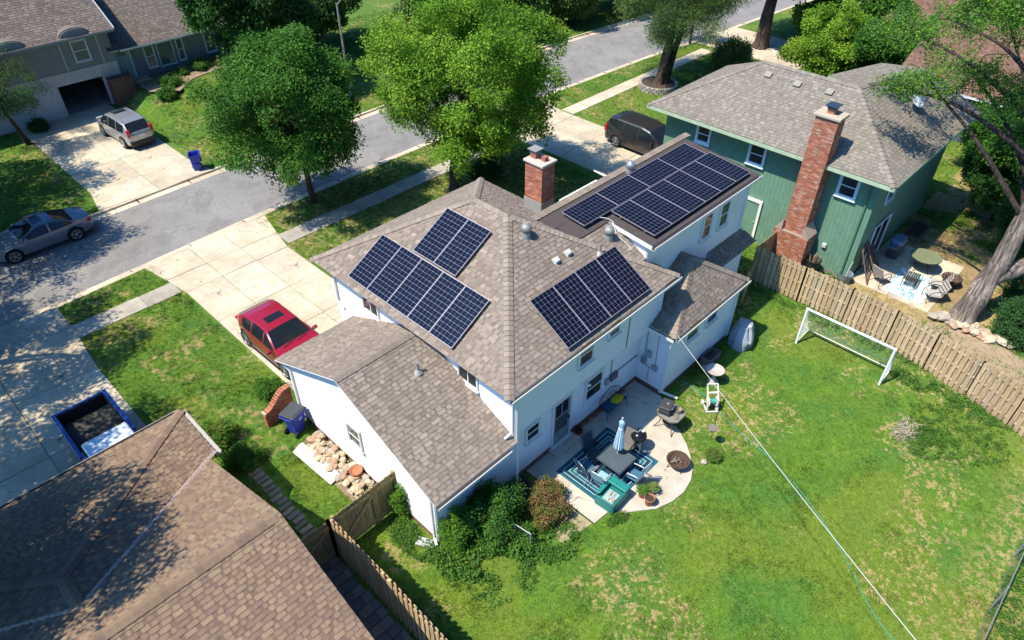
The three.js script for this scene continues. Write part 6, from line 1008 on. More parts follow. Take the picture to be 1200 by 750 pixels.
// body lofted from stations along x (front at +x); half-width, belt height and top line are given as profiles
function car(o) {
  const { name, label, pos, turn, L, wb, R, wid, top, belt, sideWin, front, rear, col, cat = 'car', tum = 0.36, sill = 0.26, roofGlass, wx = 0 } = o;
  const g = thing(name, label, cat, pos, turn), X = new Set();
  for (let i = 0; i <= 60; i++) X.add(-L / 2 + L * i / 60);
  for (const p of [...sideWin.flat(), ...front, ...rear, ...(roofGlass ?? [])]) X.add(p);
  for (const s of [-1, 1]) for (let i = -6; i <= 6; i++) X.add(wx + s * wb / 2 + (R + 0.055) * Math.sin(i / 6 * Math.PI / 2));
  const xs = [...X].filter((x) => x >= -L / 2 - 1e-6 && x <= L / 2 + 1e-6).sort((a, b) => a - b).filter((x, i, A) => i === 0 || x - A[i - 1] > 0.004);
  const RA = R + 0.055, ring = (x) => {
    const w = at1(wid, x), t = at1(top, x), b = Math.min(at1(belt, x), t - 0.015), h = t - b; let y0 = sill + 0.1 * Math.pow(Math.abs(x) / (L / 2), 8);
    for (const s of [-1, 1]) { const d = x - (wx + s * wb / 2); if (Math.abs(d) < RA) y0 = Math.max(y0, R + Math.sqrt(RA * RA - d * d)); }
    y0 = Math.min(y0, b - 0.06); const wr = w * 0.97 - tum * Math.max(0, h - 0.03);
    return [[w * 0.95, y0], [w * 0.995, lerp(y0, b, 0.35)], [w, lerp(y0, b, 0.7)], [w * 0.97, b], [wr + 0.012 * Math.min(1, h * 6), b + h * 0.86], [wr * 0.93, b + h * 0.955], [wr * 0.55, t - 0.004], [0, t]].map(([z, y]) => [x, y, z]);
  };
  const rings = xs.map(ring), body = [], glass = { windshield: [], rear_window: [], side_window: [], sunroof: [] };
  const inR = (a, b, [p, q]) => a >= p - 1e-4 && b <= q + 1e-4;
  for (const s of [1, -1]) for (let i = 0; i + 1 < xs.length; i++) for (let k = 0; k < 7; k++) {
    const q = [rings[i][k], rings[i + 1][k], rings[i + 1][k + 1], rings[i][k + 1]].map(([x, y, z]) => [x, y, z * s]), a = xs[i], b = xs[i + 1], t = at1(top, (a + b) / 2) - at1(belt, (a + b) / 2);
    let dst = body;
    if (k === 3 && t > 0.16 && sideWin.some((w) => inR(a, b, w))) { const key = s + ':' + sideWin.findIndex((w) => inR(a, b, w)); (glass.side_window[key] ??= []).push(s > 0 ? q : q.slice().reverse()); continue; }
    if (k >= 5 && inR(a, b, front)) dst = glass.windshield; else if (k >= 5 && inR(a, b, rear)) dst = glass.rear_window; else if (roofGlass && k >= 6 && inR(a, b, roofGlass)) dst = glass.sunroof;
    dst.push(s > 0 ? q : q.slice().reverse());
  }
  const G2 = (Q, off = 0) => { const p = [], id = [], mp = new Map(); const vi = (v) => { const k = v.map((c) => c.toFixed(4)).join(); if (!mp.has(k)) { mp.set(k, p.length / 3); p.push(...v); } return mp.get(k); }; Q.forEach((q) => { const [a, b, c, d] = q.map(vi); if (a !== b && b !== c && a !== c) id.push(a, b, c); if (a !== c && c !== d && a !== d) id.push(a, c, d); }); const ge = new THREE.BufferGeometry(); ge.setAttribute('position', new THREE.Float32BufferAttribute(p, 3)); ge.setIndex(id); ge.computeVertexNormals(); return toCreasedNormals(ge, 0.55); };
  for (const e of [0, rings.length - 1]) { const P = rings[e].map(([x, y, z]) => [x, y, z]), N = P.map(([x, y, z]) => [x, y, -z]); for (let k = 0; k + 1 < P.length; k++) body.push(e ? [P[k], N[k], N[k + 1], P[k + 1]] : [N[k], P[k], P[k + 1], N[k + 1]]); }
  mesh('body', G2(body), col, g);
  mesh('underbody', [bx(L * 0.94, 0.2, wid[Math.floor(wid.length / 2)][1] * 1.5, 0, 0.3, 0), bx(L * 0.62, 0.4, 1.3, 0, 0.55, 0)], plastic, g);
  for (const k of ['windshield', 'rear_window', 'sunroof']) if (glass[k].length) mesh(k, G2(glass[k]), carGlass, g);
  for (const k of Object.keys(glass.side_window)) if (Array.isArray(glass.side_window[k])) mesh('side_window', G2(glass.side_window[k]), carGlass, g);
  for (const x of [wx - wb / 2, wx + wb / 2]) for (const s of [-1, 1]) { wheel(g, x, s * (at1(wid, x) - 0.1), R); mesh('wheel_well', cyl(R + 0.05, R + 0.05, 0.3, x, R, s * (at1(wid, x) - 0.2), 20, Math.PI / 2, 0, 0, true), darkMat, g); }
  return { g, ring, L, wid };
}
function lamps(c, { tailY, tailW = 0.34, tailH = 0.16, headY, headW = 0.4 }) { const { g, L, wid } = c, zr = at1(wid, -L / 2 + 0.17), zf = at1(wid, L / 2 - 0.16); for (const s of [-1, 1]) { mesh('tail_lamp', rbx(0.2, tailH, tailW, 0.03, -L / 2 + 0.17, tailY, s * (zr - tailW / 2 + 0.03)), lampRed, g); mesh('headlamp', rbx(0.3, 0.13, headW, 0.04, L / 2 - 0.2, headY, s * (zf - headW / 2 + 0.02)), lampClear, g); } }
function mirrors(c, x, y, z, m) { for (const s of [-1, 1]) mesh('wing_mirror', [rbx(0.12, 0.14, 0.22, 0.04, x, y, s * (z + 0.1))], m, c.g); }
{ // grey coupe-like saloon at the far kerb, front towards -x
  const col = paint(0.13, 0.175, 0.215, { metalness: 0.2 }), c = car({ name: 'parked_car', label: 'dark grey two-door car with sunroof parked at the kerb', pos: [-5.05, -0.12, -27.55], turn: Math.PI, L: 4.75, wb: 2.8, R: 0.34, wx: 0.02, col,
    wid: [[-2.37, 0.55], [-2.2, 0.74], [-1.6, 0.88], [-0.4, 0.9], [1.2, 0.89], [1.9, 0.82], [2.25, 0.68], [2.37, 0.45]], belt: [[-2.37, 0.72], [-1.9, 0.96], [-0.8, 0.95], [0.7, 0.91], [1.4, 0.82], [2.37, 0.55]],
    top: [[-2.375, 0.8], [-2.3, 0.98], [-1.75, 1.03], [-1.55, 1.06], [-0.75, 1.36], [-0.3, 1.42], [0.15, 1.4], [0.95, 1.03], [1.1, 0.97], [1.7, 0.88], [2.2, 0.74], [2.37, 0.58]], sideWin: [[-1.4, -0.42], [-0.34, 0.85]], front: [0.2, 0.98], rear: [-1.55, -0.75], roofGlass: [-0.35, 0.1] });
  lamps(c, { tailY: 0.8, headY: 0.66 }); mirrors(c, 0.72, 0.98, 0.88, col); mesh('chrome_trim', [bar(V(-1.4, 0.955, 0.885), V(0.85, 0.9, 0.89), 0.012, 0.02), bar(V(-1.4, 0.955, -0.885), V(0.85, 0.9, -0.89), 0.012, 0.02)], rimM, c.g); mesh('grille', bx(0.06, 0.2, 0.7, 2.33, 0.5, 0), plastic, c.g); mesh('number_plate', bx(0.02, 0.12, 0.32, -2.38, 0.62, 0), std(0.6, 0.6, 0.6, 0.5), c.g);
}
{ // silver crossover on the drive opposite, tail towards the street
  const col = paint(0.36, 0.37, 0.38, { metalness: 0.55 }), c = car({ name: 'parked_car', label: 'silver crossover car on the drive before the open garage', pos: [2.95, 0.03, -36.4], turn: Math.PI / 2 + 0.06, L: 4.6, wb: 2.66, R: 0.36, col, cat: 'car',
    wid: [[-2.3, 0.6], [-2.1, 0.8], [-1.4, 0.91], [1.3, 0.91], [2.0, 0.82], [2.3, 0.55]], belt: [[-2.3, 0.95], [-1.6, 1.08], [0.8, 1.02], [1.4, 0.98], [2.3, 0.7]],
    top: [[-2.3, 0.95], [-2.22, 1.12], [-1.75, 1.6], [-1.2, 1.68], [0.0, 1.69], [0.55, 1.62], [1.25, 1.12], [1.45, 1.06], [2.0, 0.96], [2.3, 0.72]], sideWin: [[-1.75, -0.95], [-0.88, 0.06], [0.12, 1.05]], front: [0.58, 1.24], rear: [-2.2, -1.76], roofGlass: [-0.2, 0.45], tum: 0.3, sill: 0.3 });
  lamps(c, { tailY: 1.1, tailW: 0.2, tailH: 0.42, headY: 0.85 }); mirrors(c, 0.9, 1.1, 0.9, col); mesh('roof_rail', [rod([-1.6, 1.68, 0.58], [0.4, 1.68, 0.58], 0.018), rod([-1.6, 1.68, -0.58], [0.4, 1.68, -0.58], 0.018)], rimM, c.g); mesh('rear_bumper', rbx(0.25, 0.3, 1.55, 0.08, -2.2, 0.5, 0), plastic, c.g); mesh('number_plate', bx(0.02, 0.13, 0.32, -2.31, 0.85, 0), std(0.6, 0.6, 0.6, 0.5), c.g);
}
{ // red crossover in the white house drive, nose to the house
  const col = paint(0.30, 0.008, 0.028, { metalness: 0.12 }), c = car({ name: 'parked_car', label: 'red crossover car with dark sunroof in the cracked driveway', pos: [-0.95, 0.035, -11.85], turn: -Math.PI / 2 + 0.03, L: 4.7, wb: 2.8, R: 0.38, col,
    wid: [[-2.35, 0.48], [-2.22, 0.7], [-1.8, 0.85], [-1.2, 0.93], [1.3, 0.93], [1.9, 0.86], [2.2, 0.72], [2.35, 0.5]], belt: [[-2.35, 0.92], [-1.6, 1.1], [0.8, 1.0], [1.5, 0.95], [2.35, 0.7]],
    top: [[-2.35, 0.92], [-2.28, 1.06], [-1.95, 1.27], [-1.55, 1.46], [-1.1, 1.57], [-0.5, 1.62], [0.0, 1.6], [0.25, 1.54], [0.9, 1.1], [1.1, 1.04], [1.8, 0.97], [2.15, 0.9], [2.35, 0.72]], sideWin: [[-1.45, -0.8], [-0.74, 0.06], [0.12, 0.82]], front: [0.24, 0.88], rear: [-2.2, -1.6], roofGlass: [-0.5, -0.1], tum: 0.42, sill: 0.3 });
  lamps(c, { tailY: 0.95, tailW: 0.22, tailH: 0.1, headY: 0.86 }); mirrors(c, 0.82, 1.08, 0.95, col); mesh('wiper', [bar(V(0.99, 1.1, 0.5), V(0.9, 1.16, -0.02), 0.02, 0.02), bar(V(1.0, 1.1, -0.1), V(0.92, 1.15, -0.6), 0.02, 0.02)], plastic, c.g); mesh('sill_trim', [bx(2.2, 0.12, 0.04, 0, 0.3, 0.94), bx(2.2, 0.12, 0.04, 0, 0.3, -0.94)], plastic, c.g);
}
{ // dark minivan beside the green house
  const col = paint(0.035, 0.028, 0.028), c = car({ name: 'parked_car', label: 'dark brown minivan on the drive beside the green house', pos: [24.25, 0.03, -12.25], turn: -Math.PI / 2 - 0.02, L: 5.1, wb: 3.05, R: 0.35, col, cat: 'minivan',
    wid: [[-2.55, 0.78], [-2.4, 0.92], [-1.6, 0.98], [1.4, 0.98], [2.2, 0.88], [2.55, 0.6]], belt: [[-2.55, 1.08], [0.8, 1.05], [1.6, 0.98], [2.55, 0.7]],
    top: [[-2.55, 1.05], [-2.46, 1.2], [-2.2, 1.66], [-1.7, 1.76], [0.2, 1.76], [0.75, 1.66], [1.6, 1.12], [1.8, 1.06], [2.3, 0.92], [2.55, 0.72]], sideWin: [[-2.2, -1.15], [-1.05, -0.02], [0.08, 1.25]], front: [0.78, 1.58], rear: [-2.46, -2.22], tum: 0.24 });
  lamps(c, { tailY: 1.0, tailW: 0.16, tailH: 0.4, headY: 0.82 }); mirrors(c, 1.15, 1.12, 0.98, col); mesh('roof_rail', [rod([-2.0, 1.77, 0.72], [0.4, 1.77, 0.72], 0.018), rod([-2.0, 1.77, -0.72], [0.4, 1.77, -0.72], 0.018)], plastic, c.g);
}
{ // blue pickup half under the roof edge
  const g = thing('pickup_truck', 'blue pickup truck with black bed liner and pale cab roof', 'truck', [-8.12, 0.03, -10.2]), blue = paint(0.012, 0.07, 0.33), pale = paint(0.62, 0.72, 0.80, { roughness: 0.18, metalness: 0.1 });
  for (const s of [-1, 1]) { mesh('bed_side', [rbx(0.1, 0.62, 2.6, 0.03, s * 0.88, 0.95, -1.75), rbx(0.13, 0.06, 2.62, 0.02, s * 0.86, 1.27, -1.75)], blue, g); mesh('bed_liner', bx(0.04, 0.5, 2.45, s * 0.8, 0.96, -1.72), plastic, g); }
  mesh('tailgate', [rbx(1.68, 0.56, 0.07, 0.02, 0, 0.93, -3.04), rbx(1.68, 0.05, 0.1, 0.015, 0, 1.23, -3.04)], blue, g); mesh('tailgate_liner', bx(1.58, 0.5, 0.03, 0, 0.96, -2.98), plastic, g); mesh('bed_floor', bx(1.6, 0.05, 2.5, 0, 0.7, -1.75), std(0.10, 0.09, 0.08, 0.9, { map: rep(grainT, 0.7) }), g); mesh('bulkhead', bx(1.7, 0.6, 0.06, 0, 0.98, -0.48), plastic, g); for (const s of [-1, 1]) mesh('wheel_hump', rbx(0.22, 0.24, 0.9, 0.06, s * 0.7, 0.82, -1.7), plastic, g);
  mesh('cab_body', rbx(1.76, 0.72, 1.75, 0.1, 0, 0.95, 0.45), blue, g); mesh('cab_roof', rbx(1.44, 0.16, 1.3, 0.075, 0, 1.79, 0.3), pale, g); mesh('rear_window', bx(1.3, 0.42, 0.03, 0, 1.5, -0.39, -0.12, 0, 0), carGlass, g); mesh('windshield', bx(1.4, 0.55, 0.03, 0, 1.5, 1.12, 0.5, 0, 0).rotateX(0), carGlass, g); for (const s of [-1, 1]) { mesh('side_window', bx(0.03, 0.42, 1.2, s * 0.76, 1.5, 0.32, 0, 0, s * 0.1), carGlass, g); mesh('pillar', [bar(V(s * 0.8, 1.28, -0.4), V(s * 0.68, 1.74, -0.28), 0.07, 0.07), bar(V(s * 0.8, 1.28, 1.2), V(s * 0.68, 1.74, 0.9), 0.07, 0.07)], blue, g); mesh('tail_lamp', rbx(0.1, 0.34, 0.06, 0.02, s * 0.88, 0.98, -3.06), lampRed, g); mesh('headlamp', rbx(0.3, 0.16, 0.08, 0.02, s * 0.68, 0.9, 2.72), lampClear, g); }
  mesh('hood', [rbx(1.72, 0.6, 1.5, 0.12, 0, 0.92, 2.0)], blue, g); mesh('front_bumper', rbx(1.76, 0.22, 0.16, 0.05, 0, 0.5, 2.8), rimM, g); mesh('rear_bumper', rbx(1.74, 0.18, 0.16, 0.04, 0, 0.52, -3.14), rimM, g); mesh('chassis', bx(1.3, 0.3, 5.4, 0, 0.5, -0.2), plastic, g);
  for (const z of [-1.7, 1.9]) for (const s of [-1, 1]) { const w = sub('wheel', g, [s * 0.78, 0.37, z]); mesh('tyre', cyl(0.37, 0.37, 0.24, 0, 0, 0, 26, 0, 0, Math.PI / 2), tyreM, w); mesh('rim', cyl(0.22, 0.22, 0.26, 0, 0, 0, 16, 0, 0, Math.PI / 2), rimM, w); }
}

// ---------- trees ----------
const GD = [[0.042, 0.145, 0.014], [0.06, 0.185, 0.018], [0.085, 0.23, 0.024], [0.125, 0.275, 0.03]];
const GY = [[0.115, 0.255, 0.014], [0.16, 0.32, 0.018], [0.215, 0.385, 0.026], [0.28, 0.43, 0.045]];
const GM = [[0.06, 0.175, 0.018], [0.085, 0.225, 0.025], [0.12, 0.275, 0.034]];
const GW = [[0.10, 0.19, 0.04], [0.14, 0.24, 0.055], [0.18, 0.28, 0.07]];
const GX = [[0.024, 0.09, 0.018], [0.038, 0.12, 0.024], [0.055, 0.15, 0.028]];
tree({ name: 'maple_tree', label: 'dense dark green street tree between kerb and path by the driveway', pos: [6.6, 0, -21.3], r0: 0.2, crown: [-0.5, 5.4, 0.1, 3.9, 3.7, 3.9], lobes: 54, n: 4700, kind: 'small', cols: GD, seed: 11, lobeR: 0.23, barkC: [0.20, 0.12, 0.08], scale: [0.9, 1.4] });
tree({ name: 'sweetgum_tree', label: 'tall bright yellow-green tree on the front lawn behind the white house', pos: [12.85, 0, -16.95], r0: 0.27, crown: [0.85, 6.7, 0.75, 4.75, 5.0, 4.5], lobes: 72, n: 6900, kind: 'small', cols: GY, seed: 12, lobeR: 0.21, barkC: [0.22, 0.17, 0.13], scale: [0.9, 1.4] });
tree({ name: 'shade_tree', label: 'dark leaved tree on the lawn opposite behind the silver car', pos: [12.6, 0.6, -36.5], r0: 0.25, crown: [0.2, 5.6, 0.2, 4.6, 3.6, 3.6], lobes: 28, n: 4600, kind: 'broad', cols: GX.concat(GD.slice(0, 2)), seed: 13, scale: [0.9, 1.4] });
tree({ name: 'shade_tree', label: 'dark leaved tree farther along the opposite lawn by the lamp post', pos: [19.5, 0, -40], r0: 0.22, crown: [0, 4.6, 0, 3.2, 3.0, 3.2], lobes: 20, n: 2600, kind: 'broad', cols: GX.concat(GD.slice(0, 2)), seed: 14, scale: [0.9, 1.4] });
tree({ name: 'ornamental_tree', label: 'small open-branched tree in front of the grey house garage wall', pos: [-1.75, 0, -39.9], r0: 0.16, crown: [-0.6, 4.0, 0.6, 2.5, 2.0, 2.3], lobes: 16, n: 1000, kind: 'fine', cols: GX.concat([[0.07, 0.10, 0.035]]), seed: 15, barkC: [0.15, 0.10, 0.08], limbs: 14, lean: [-0.3, 0.2] });
for (const [x, z, y, rx, ry, s, n, dx, dz, lab] of [[-7.8, -35.2, 6.6, 4.2, 3.0, 21, 1700, 0, 0, 'broad shade tree at the edge of the grey house lawn'], [-13.0, -20.7, 7.6, 4.2, 2.8, 22, 1500, 0, 0, 'broad shade tree beside the driveway mouth of the blue pickup'], [-14.3, -14.0, 8.0, 4.0, 2.6, 25, 1450, 0, 0, 'broad shade tree along the driveway of the blue pickup'], [-14.9, -6.4, 8.6, 4.0, 2.6, 23, 2300, 0, 0, 'broad shade tree behind the brown-roofed house'], [-10.2, -30.4, 7.0, 4.0, 2.8, 24, 1900, 0.4, 1.7, 'broad shade tree on the verge beyond the grey parked car'], [-15.5, -20.2, 7.2, 3.8, 2.6, 26, 1200, 0, -4, 'broad shade tree reaching over the street by the near kerb']]) tree({ name: 'shade_tree', label: lab, pos: [x, 0, z], r0: 0.3, crown: [dx, y, dz, rx, ry, rx], lobes: 34, n, kind: 'small', cols: GM, seed: s, scale: [1.0, 1.6], lobeR: 0.27 });
// willow-like twin stem in its stone ring
{
  const t = tree({ name: 'ringed_tree', label: 'tall twin-trunk tree rising from a round stone planter ring', pos: [33.1, 0, -17.5], r0: 0.42, crown: [0.6, 7.6, 0.2, 5.0, 4.8, 4.8], lobes: 40, n: 5600, kind: 'fine', cols: GW, seed: 31, barkC: [0.24, 0.17, 0.12], lean: [0.4, 0.1], scale: [1, 1.6] });
  mesh('trunk', limbGeo([V(0.3, 0, 0.25), V(0.8, 2.2, 0.4), V(1.7, 5, 0.5), V(2.2, 8, 0.3)], 0.3, 0.1, 10), bark([0.13, 0.095, 0.07]), t);
  const r = rngOf(4), g = thing('stone_ring', 'round grey stone planter ring at the foot of the twin-trunk tree', 'planter', [33.15, 0, -17.5]), m = [gr(0.40, 0.35, 0.30, 0.95, 0.4), gr(0.34, 0.30, 0.26, 0.95, 0.4), gr(0.46, 0.41, 0.35, 0.95, 0.4)];
  for (let k = 0; k < 3; k++) for (let i = 0; i < 24; i++) { const a = (i + (k % 2) * 0.5) / 24 * 6.2832; mesh('block', rbx(0.3, 0.13, 0.2, 0.015, Math.cos(a) * 1.3, 0.07 + k * 0.135, Math.sin(a) * 1.3, 0, -a + Math.PI / 2, 0), pick(m, r), g); }
  mesh('soil', cyl(1.25, 1.25, 0.3, 0, 0.17, 0, 28), gr(0.09, 0.06, 0.04, 1, 0.5), g);
}
tree({ name: 'old_tree', label: 'thick gnarled tree standing beside the far driveway', pos: [46.2, 0, -16.6], r0: 0.6, crown: [0.5, 8.2, 0, 4.6, 3.6, 4.6], lobes: 24, n: 2600, kind: 'broad', cols: GM, seed: 32, barkC: [0.20, 0.15, 0.12], scale: [1.1, 1.6], limbs: 12 });
for (const [x, z, y, R, ry, s, lab] of [[33.5, -33.2, 3.2, 3.6, 3.0, 41, 'low spreading tree at the far kerb above the dappled road'], [40, -32.0, 3.2, 3.8, 3.0, 42, 'second spreading tree along the far kerb'], [47, -31.6, 3.6, 4.0, 3.2, 43, 'spreading tree along the far kerb where the road bends'], [27.5, -34.5, 3.4, 3.4, 3.0, 44, 'tree on the far verge screened by the bright lawn tree']]) tree({ name: 'kerb_tree', label: lab, pos: [x, 0, z], r0: 0.2, crown: [0, y, 0, R, ry, R], lobes: 20, n: 2400, kind: 'broad', cols: GW.concat(GM), seed: s, scale: [1, 1.5] });
tree({ name: 'young_tree', label: 'slim young tree by the path before the far driveway', pos: [42.9, 0, -21.2], r0: 0.1, crown: [0.3, 3.4, 0, 1.6, 1.6, 1.6], lobes: 12, n: 420, kind: 'fine', cols: GM, seed: 45, scale: [1, 1.4] });
bush({ name: 'shrub', label: 'loose pale green shrub on the lawn behind the green house roof', pos: [39.6, 0, -15.6], r: 1.5, h: 2.4, n: 900, cols: GW, seed: 46, scale: [1.3, 2.2] });
tree({ name: 'golden_tree', label: 'yellow-green rounded tree behind the green house ridge', pos: [42, 0, -9.8], r0: 0.14, crown: [0, 2.9, 0, 2.6, 2.7, 2.6], lobes: 20, n: 2300, kind: 'small', cols: GY.slice(1), seed: 47, scale: [1, 1.5] });
tree({ name: 'round_tree', label: 'mid green rounded tree between golden tree and brown roof', pos: [43.4, 0, -5.6], r0: 0.16, crown: [0, 3.0, 0, 3.4, 3.0, 3.2], lobes: 24, n: 3200, kind: 'small', cols: GM.concat(GD), seed: 48, scale: [1, 1.5] });
tree({ name: 'round_tree', label: 'dense tree closing the gap behind golden tree and far driveway', pos: [50.5, 0, -9.5], r0: 0.18, crown: [0, 3.6, 0, 3.4, 3.2, 3.4], lobes: 20, n: 2200, kind: 'broad', cols: GM, seed: 49, scale: [1, 1.5] });
tree({ name: 'round_tree', label: 'leafy tree beside the far driveway screening the road bend', pos: [51.5, 0, -14.2], r0: 0.18, crown: [0, 3.8, 0, 3.4, 3.4, 3.4], lobes: 22, n: 2200, kind: 'broad', cols: GM.concat(GY.slice(0, 1)), seed: 50, scale: [1, 1.5] });
// the big pale-barked tree leaning over the neighbour's fence, limbs reaching over both roofs
{
  const t = thing('leaning_tree', 'big pale-barked tree with forked trunk by the stone edging', 'tree', [20.4, 0, 7.25]), bm = bark([0.55, 0.46, 0.40]), r = rngOf(77);
  const trunk = mesh('trunk', limbGeo([V(0, -0.1, 0), V(0.35, 1.2, 0.05), V(0.75, 2.3, 0.15), V(1.0, 4.6, 0.2), V(1.35, 7.5, 0.1), V(1.8, 9.6, -0.2)], 0.52, 0.2, 14), bm, t);
  mesh('limb', limbGeo([V(0.65, 1.9, 0.15), V(1.3, 2.6, 0.9), V(1.9, 3.6, 1.5), V(2.3, 6, 2.0)], 0.3, 0.12, 10), bm, trunk);
  mesh('limb_stub', limbGeo([V(1.0, 2.5, 0.55), V(1.25, 2.75, 0.75), V(1.4, 2.9, 0.9)], 0.2, 0.17, 10), bm, trunk);
  const A = [[], []], limbs = [[G(1085, 95, 9), 1.1], [G(1130, 75, 9.2), 1.3], [G(1165, 95, 9), 1.1], [G(1065, 35, 10), 1.2], [G(1120, 25, 10), 1.3], [G(1185, 30, 10), 1.5], [G(1195, 120, 8.6), 1.1], [G(1050, 100, 8.6), 0.75], [V(24, 12, 7), 2.2], [V(22, 13, 10), 2.2], [V(26, 11.5, 10), 2.2], [V(20.5, 12.5, 4.5), 1.8], [V(27, 11, 5), 2.0]];
  limbs.forEach(([p, R], i) => {
    const q = p.clone().sub(t.position), s = V(lerp(1.0, 1.8, (i % 4) / 4), lerp(4.8, 9.2, (i % 5) / 5), 0.1), m = s.clone().lerp(q, 0.55).add(V(rr(-0.3, 0.3, r), rr(0.2, 0.9, r), rr(-0.3, 0.3, r)));
    mesh('limb', limbGeo([s, m, q], 0.12, 0.03, 7), bark([0.12, 0.085, 0.07]), trunk);
    for (let k = 0; k < 3; k++) { const e = q.clone().add(V(rr(-1, 1, r), rr(-0.5, 0.4, r), rr(-1, 1, r)).multiplyScalar(R)); mesh('limb', limbGeo([m.clone().lerp(q, 0.6), q.clone().lerp(e, 0.4).add(V(0, 0.15, 0)), e], 0.035, 0.01, 5), bark([0.12, 0.085, 0.07]), trunk); }
    const n = Math.round(i < 8 ? 90 * R : 300 * R); for (let k = 0; k < n; k++) { const d = V(rr(-1, 1, r), rr(-0.6, 0.6, r), rr(-1, 1, r)); A[k % 2].push([q.x + d.x * R, q.y + d.y * R * 0.6, q.z + d.z * R, rr(0.7, 1.15, r), ...jit(pick(GM.concat([GY[1], GW[1]]), r), 0.5, r)]); }
  });
  A.forEach((L, i) => scatter('crown', t, CL.small[i], L));
}
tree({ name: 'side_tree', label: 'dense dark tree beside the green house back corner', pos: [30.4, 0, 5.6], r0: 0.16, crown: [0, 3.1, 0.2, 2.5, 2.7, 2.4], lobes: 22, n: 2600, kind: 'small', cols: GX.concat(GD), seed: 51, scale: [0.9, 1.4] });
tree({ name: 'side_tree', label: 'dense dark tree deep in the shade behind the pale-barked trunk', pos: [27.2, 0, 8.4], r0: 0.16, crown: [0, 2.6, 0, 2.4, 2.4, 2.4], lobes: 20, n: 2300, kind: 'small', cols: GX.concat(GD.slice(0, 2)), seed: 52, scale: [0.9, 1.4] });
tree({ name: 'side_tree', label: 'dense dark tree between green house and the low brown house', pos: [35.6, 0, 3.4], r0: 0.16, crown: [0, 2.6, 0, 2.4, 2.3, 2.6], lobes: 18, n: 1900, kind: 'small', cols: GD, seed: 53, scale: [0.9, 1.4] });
bush({ name: 'juniper_bush', label: 'dark evergreen bush beside the stone edging and tree trunk', pos: [21.25, 0, 9.55], r: 1.5, h: 1.7, n: 1500, cols: GX.concat([[0.05, 0.13, 0.04]]), seed: 54, scale: [0.9, 1.5] });
bush({ name: 'juniper_bush', label: 'dark evergreen bush behind the trunk in the neighbour yard', pos: [23.6, 0, 9.2], r: 1.7, h: 2.0, n: 1400, cols: GX, seed: 55, scale: [0.9, 1.5] });
bush({ name: 'shrub', label: 'dark round shrub under the bright lawn tree', pos: [15.2, 0, -16.6], r: 1.0, h: 1.3, n: 800, cols: GX, seed: 56 });
bush({ name: 'shrub', label: 'big deep green shrub against the wing rear wall', pos: [-0.85, 0, 0.0], r: 1.05, h: 1.7, n: 1400, cols: GD.concat(GX.slice(1)), seed: 57, lobes: 14 });
bush({ name: 'shrub', label: 'russet and green shrub at the patio edge', pos: [0.72, 0, 0.85], r: 0.75, h: 0.95, n: 1000, cols: [[0.14, 0.15, 0.03], [0.22, 0.12, 0.05], [0.12, 0.18, 0.03], [0.30, 0.20, 0.08]], seed: 58, scale: [0.7, 1.1] });
bush({ name: 'shrub', label: 'small round shrub beside the brick wall at the driveway', pos: [-2.72, 0, -10.15], r: 0.55, h: 0.75, n: 620, cols: GD, seed: 59, scale: [0.6, 1] });
bush({ name: 'shrub', label: 'shrub with yellowing leaves under the brown roof gutter', pos: [-5.35, 0, -9.2], r: 0.75, h: 0.9, n: 650, cols: GD.concat([[0.22, 0.20, 0.03]]), seed: 60, scale: [0.6, 1.1] });
bush({ name: 'shrub', label: 'leafy shrub at the brown roof corner by the blue pickup lawn', pos: [-5.1, 0, -7.9], r: 0.6, h: 0.7, n: 420, cols: GD, seed: 61, scale: [0.6, 1.1] });
bush({ name: 'vine', label: 'bright green vine climbing the wing corner below its gutter', pos: [-2.05, 0, -0.35], r: 0.5, h: 1.45, n: 420, cols: GM.concat(GY.slice(0, 2)), seed: 62, scale: [0.7, 1.2], cat: 'vine' });
bush({ name: 'vine', label: 'bright leaves of a vine where the wooden gate meets the wall', pos: [-2.6, 0, -2.3], r: 0.28, h: 1.6, n: 170, cols: GM.concat(GY.slice(0, 2)), seed: 63, scale: [0.6, 1.1], cat: 'vine' });
bush({ name: 'shrub', label: 'bright green shrub in the corner beside the bent wire fence', pos: [-0.7, 0, 1.15], r: 0.5, h: 0.6, n: 380, cols: GM, seed: 64, scale: [0.7, 1.2] });
for (const [x, z, R, c, lab] of [[10.9, -41.9, 0.7, GM, 'clipped shrub below the wide window of the grey house'], [12.3, -41.9, 0.6, [[0.2, 0.12, 0.06], [0.12, 0.14, 0.04]], 'russet shrub in the bed under the end window'], [9.3, -41.8, 0.5, GD, 'small clipped shrub below the paired windows of the grey house'], [7.9, -40.4, 0.75, GD, 'spreading shrub beside the front stair railing'], [6.9, -39.0, 0.55, GD, 'low shrub at the foot of the front stair'], [-0.6, -41.4, 0.6, GX, 'dark shrub at the garage wall corner'], [13.4, -41.9, 0.6, GW, 'pale shrub in the bed near the end window']]) bush({ name: 'shrub', label: lab, pos: [x, x > 5 ? 0.7 : 0, z], r: R, h: R * 1.3, n: 420, cols: c, seed: Math.round(x * 7 + 90), scale: [0.9, 1.5] });
rockPile('stone_edging', 'row of rough stones edging the bed below the pale-barked tree', 'rocks', [19.6, 0, 7.6], 34, (r, i) => { const t = i / 33; return [lerp(0.35, 0.2, t) + rr(-0.35, 0.35, r) + t * 0.2, rr(0, 0.1, r), lerp(-1.3, 1.75, t)]; }, 0.16, 0.3, 73);
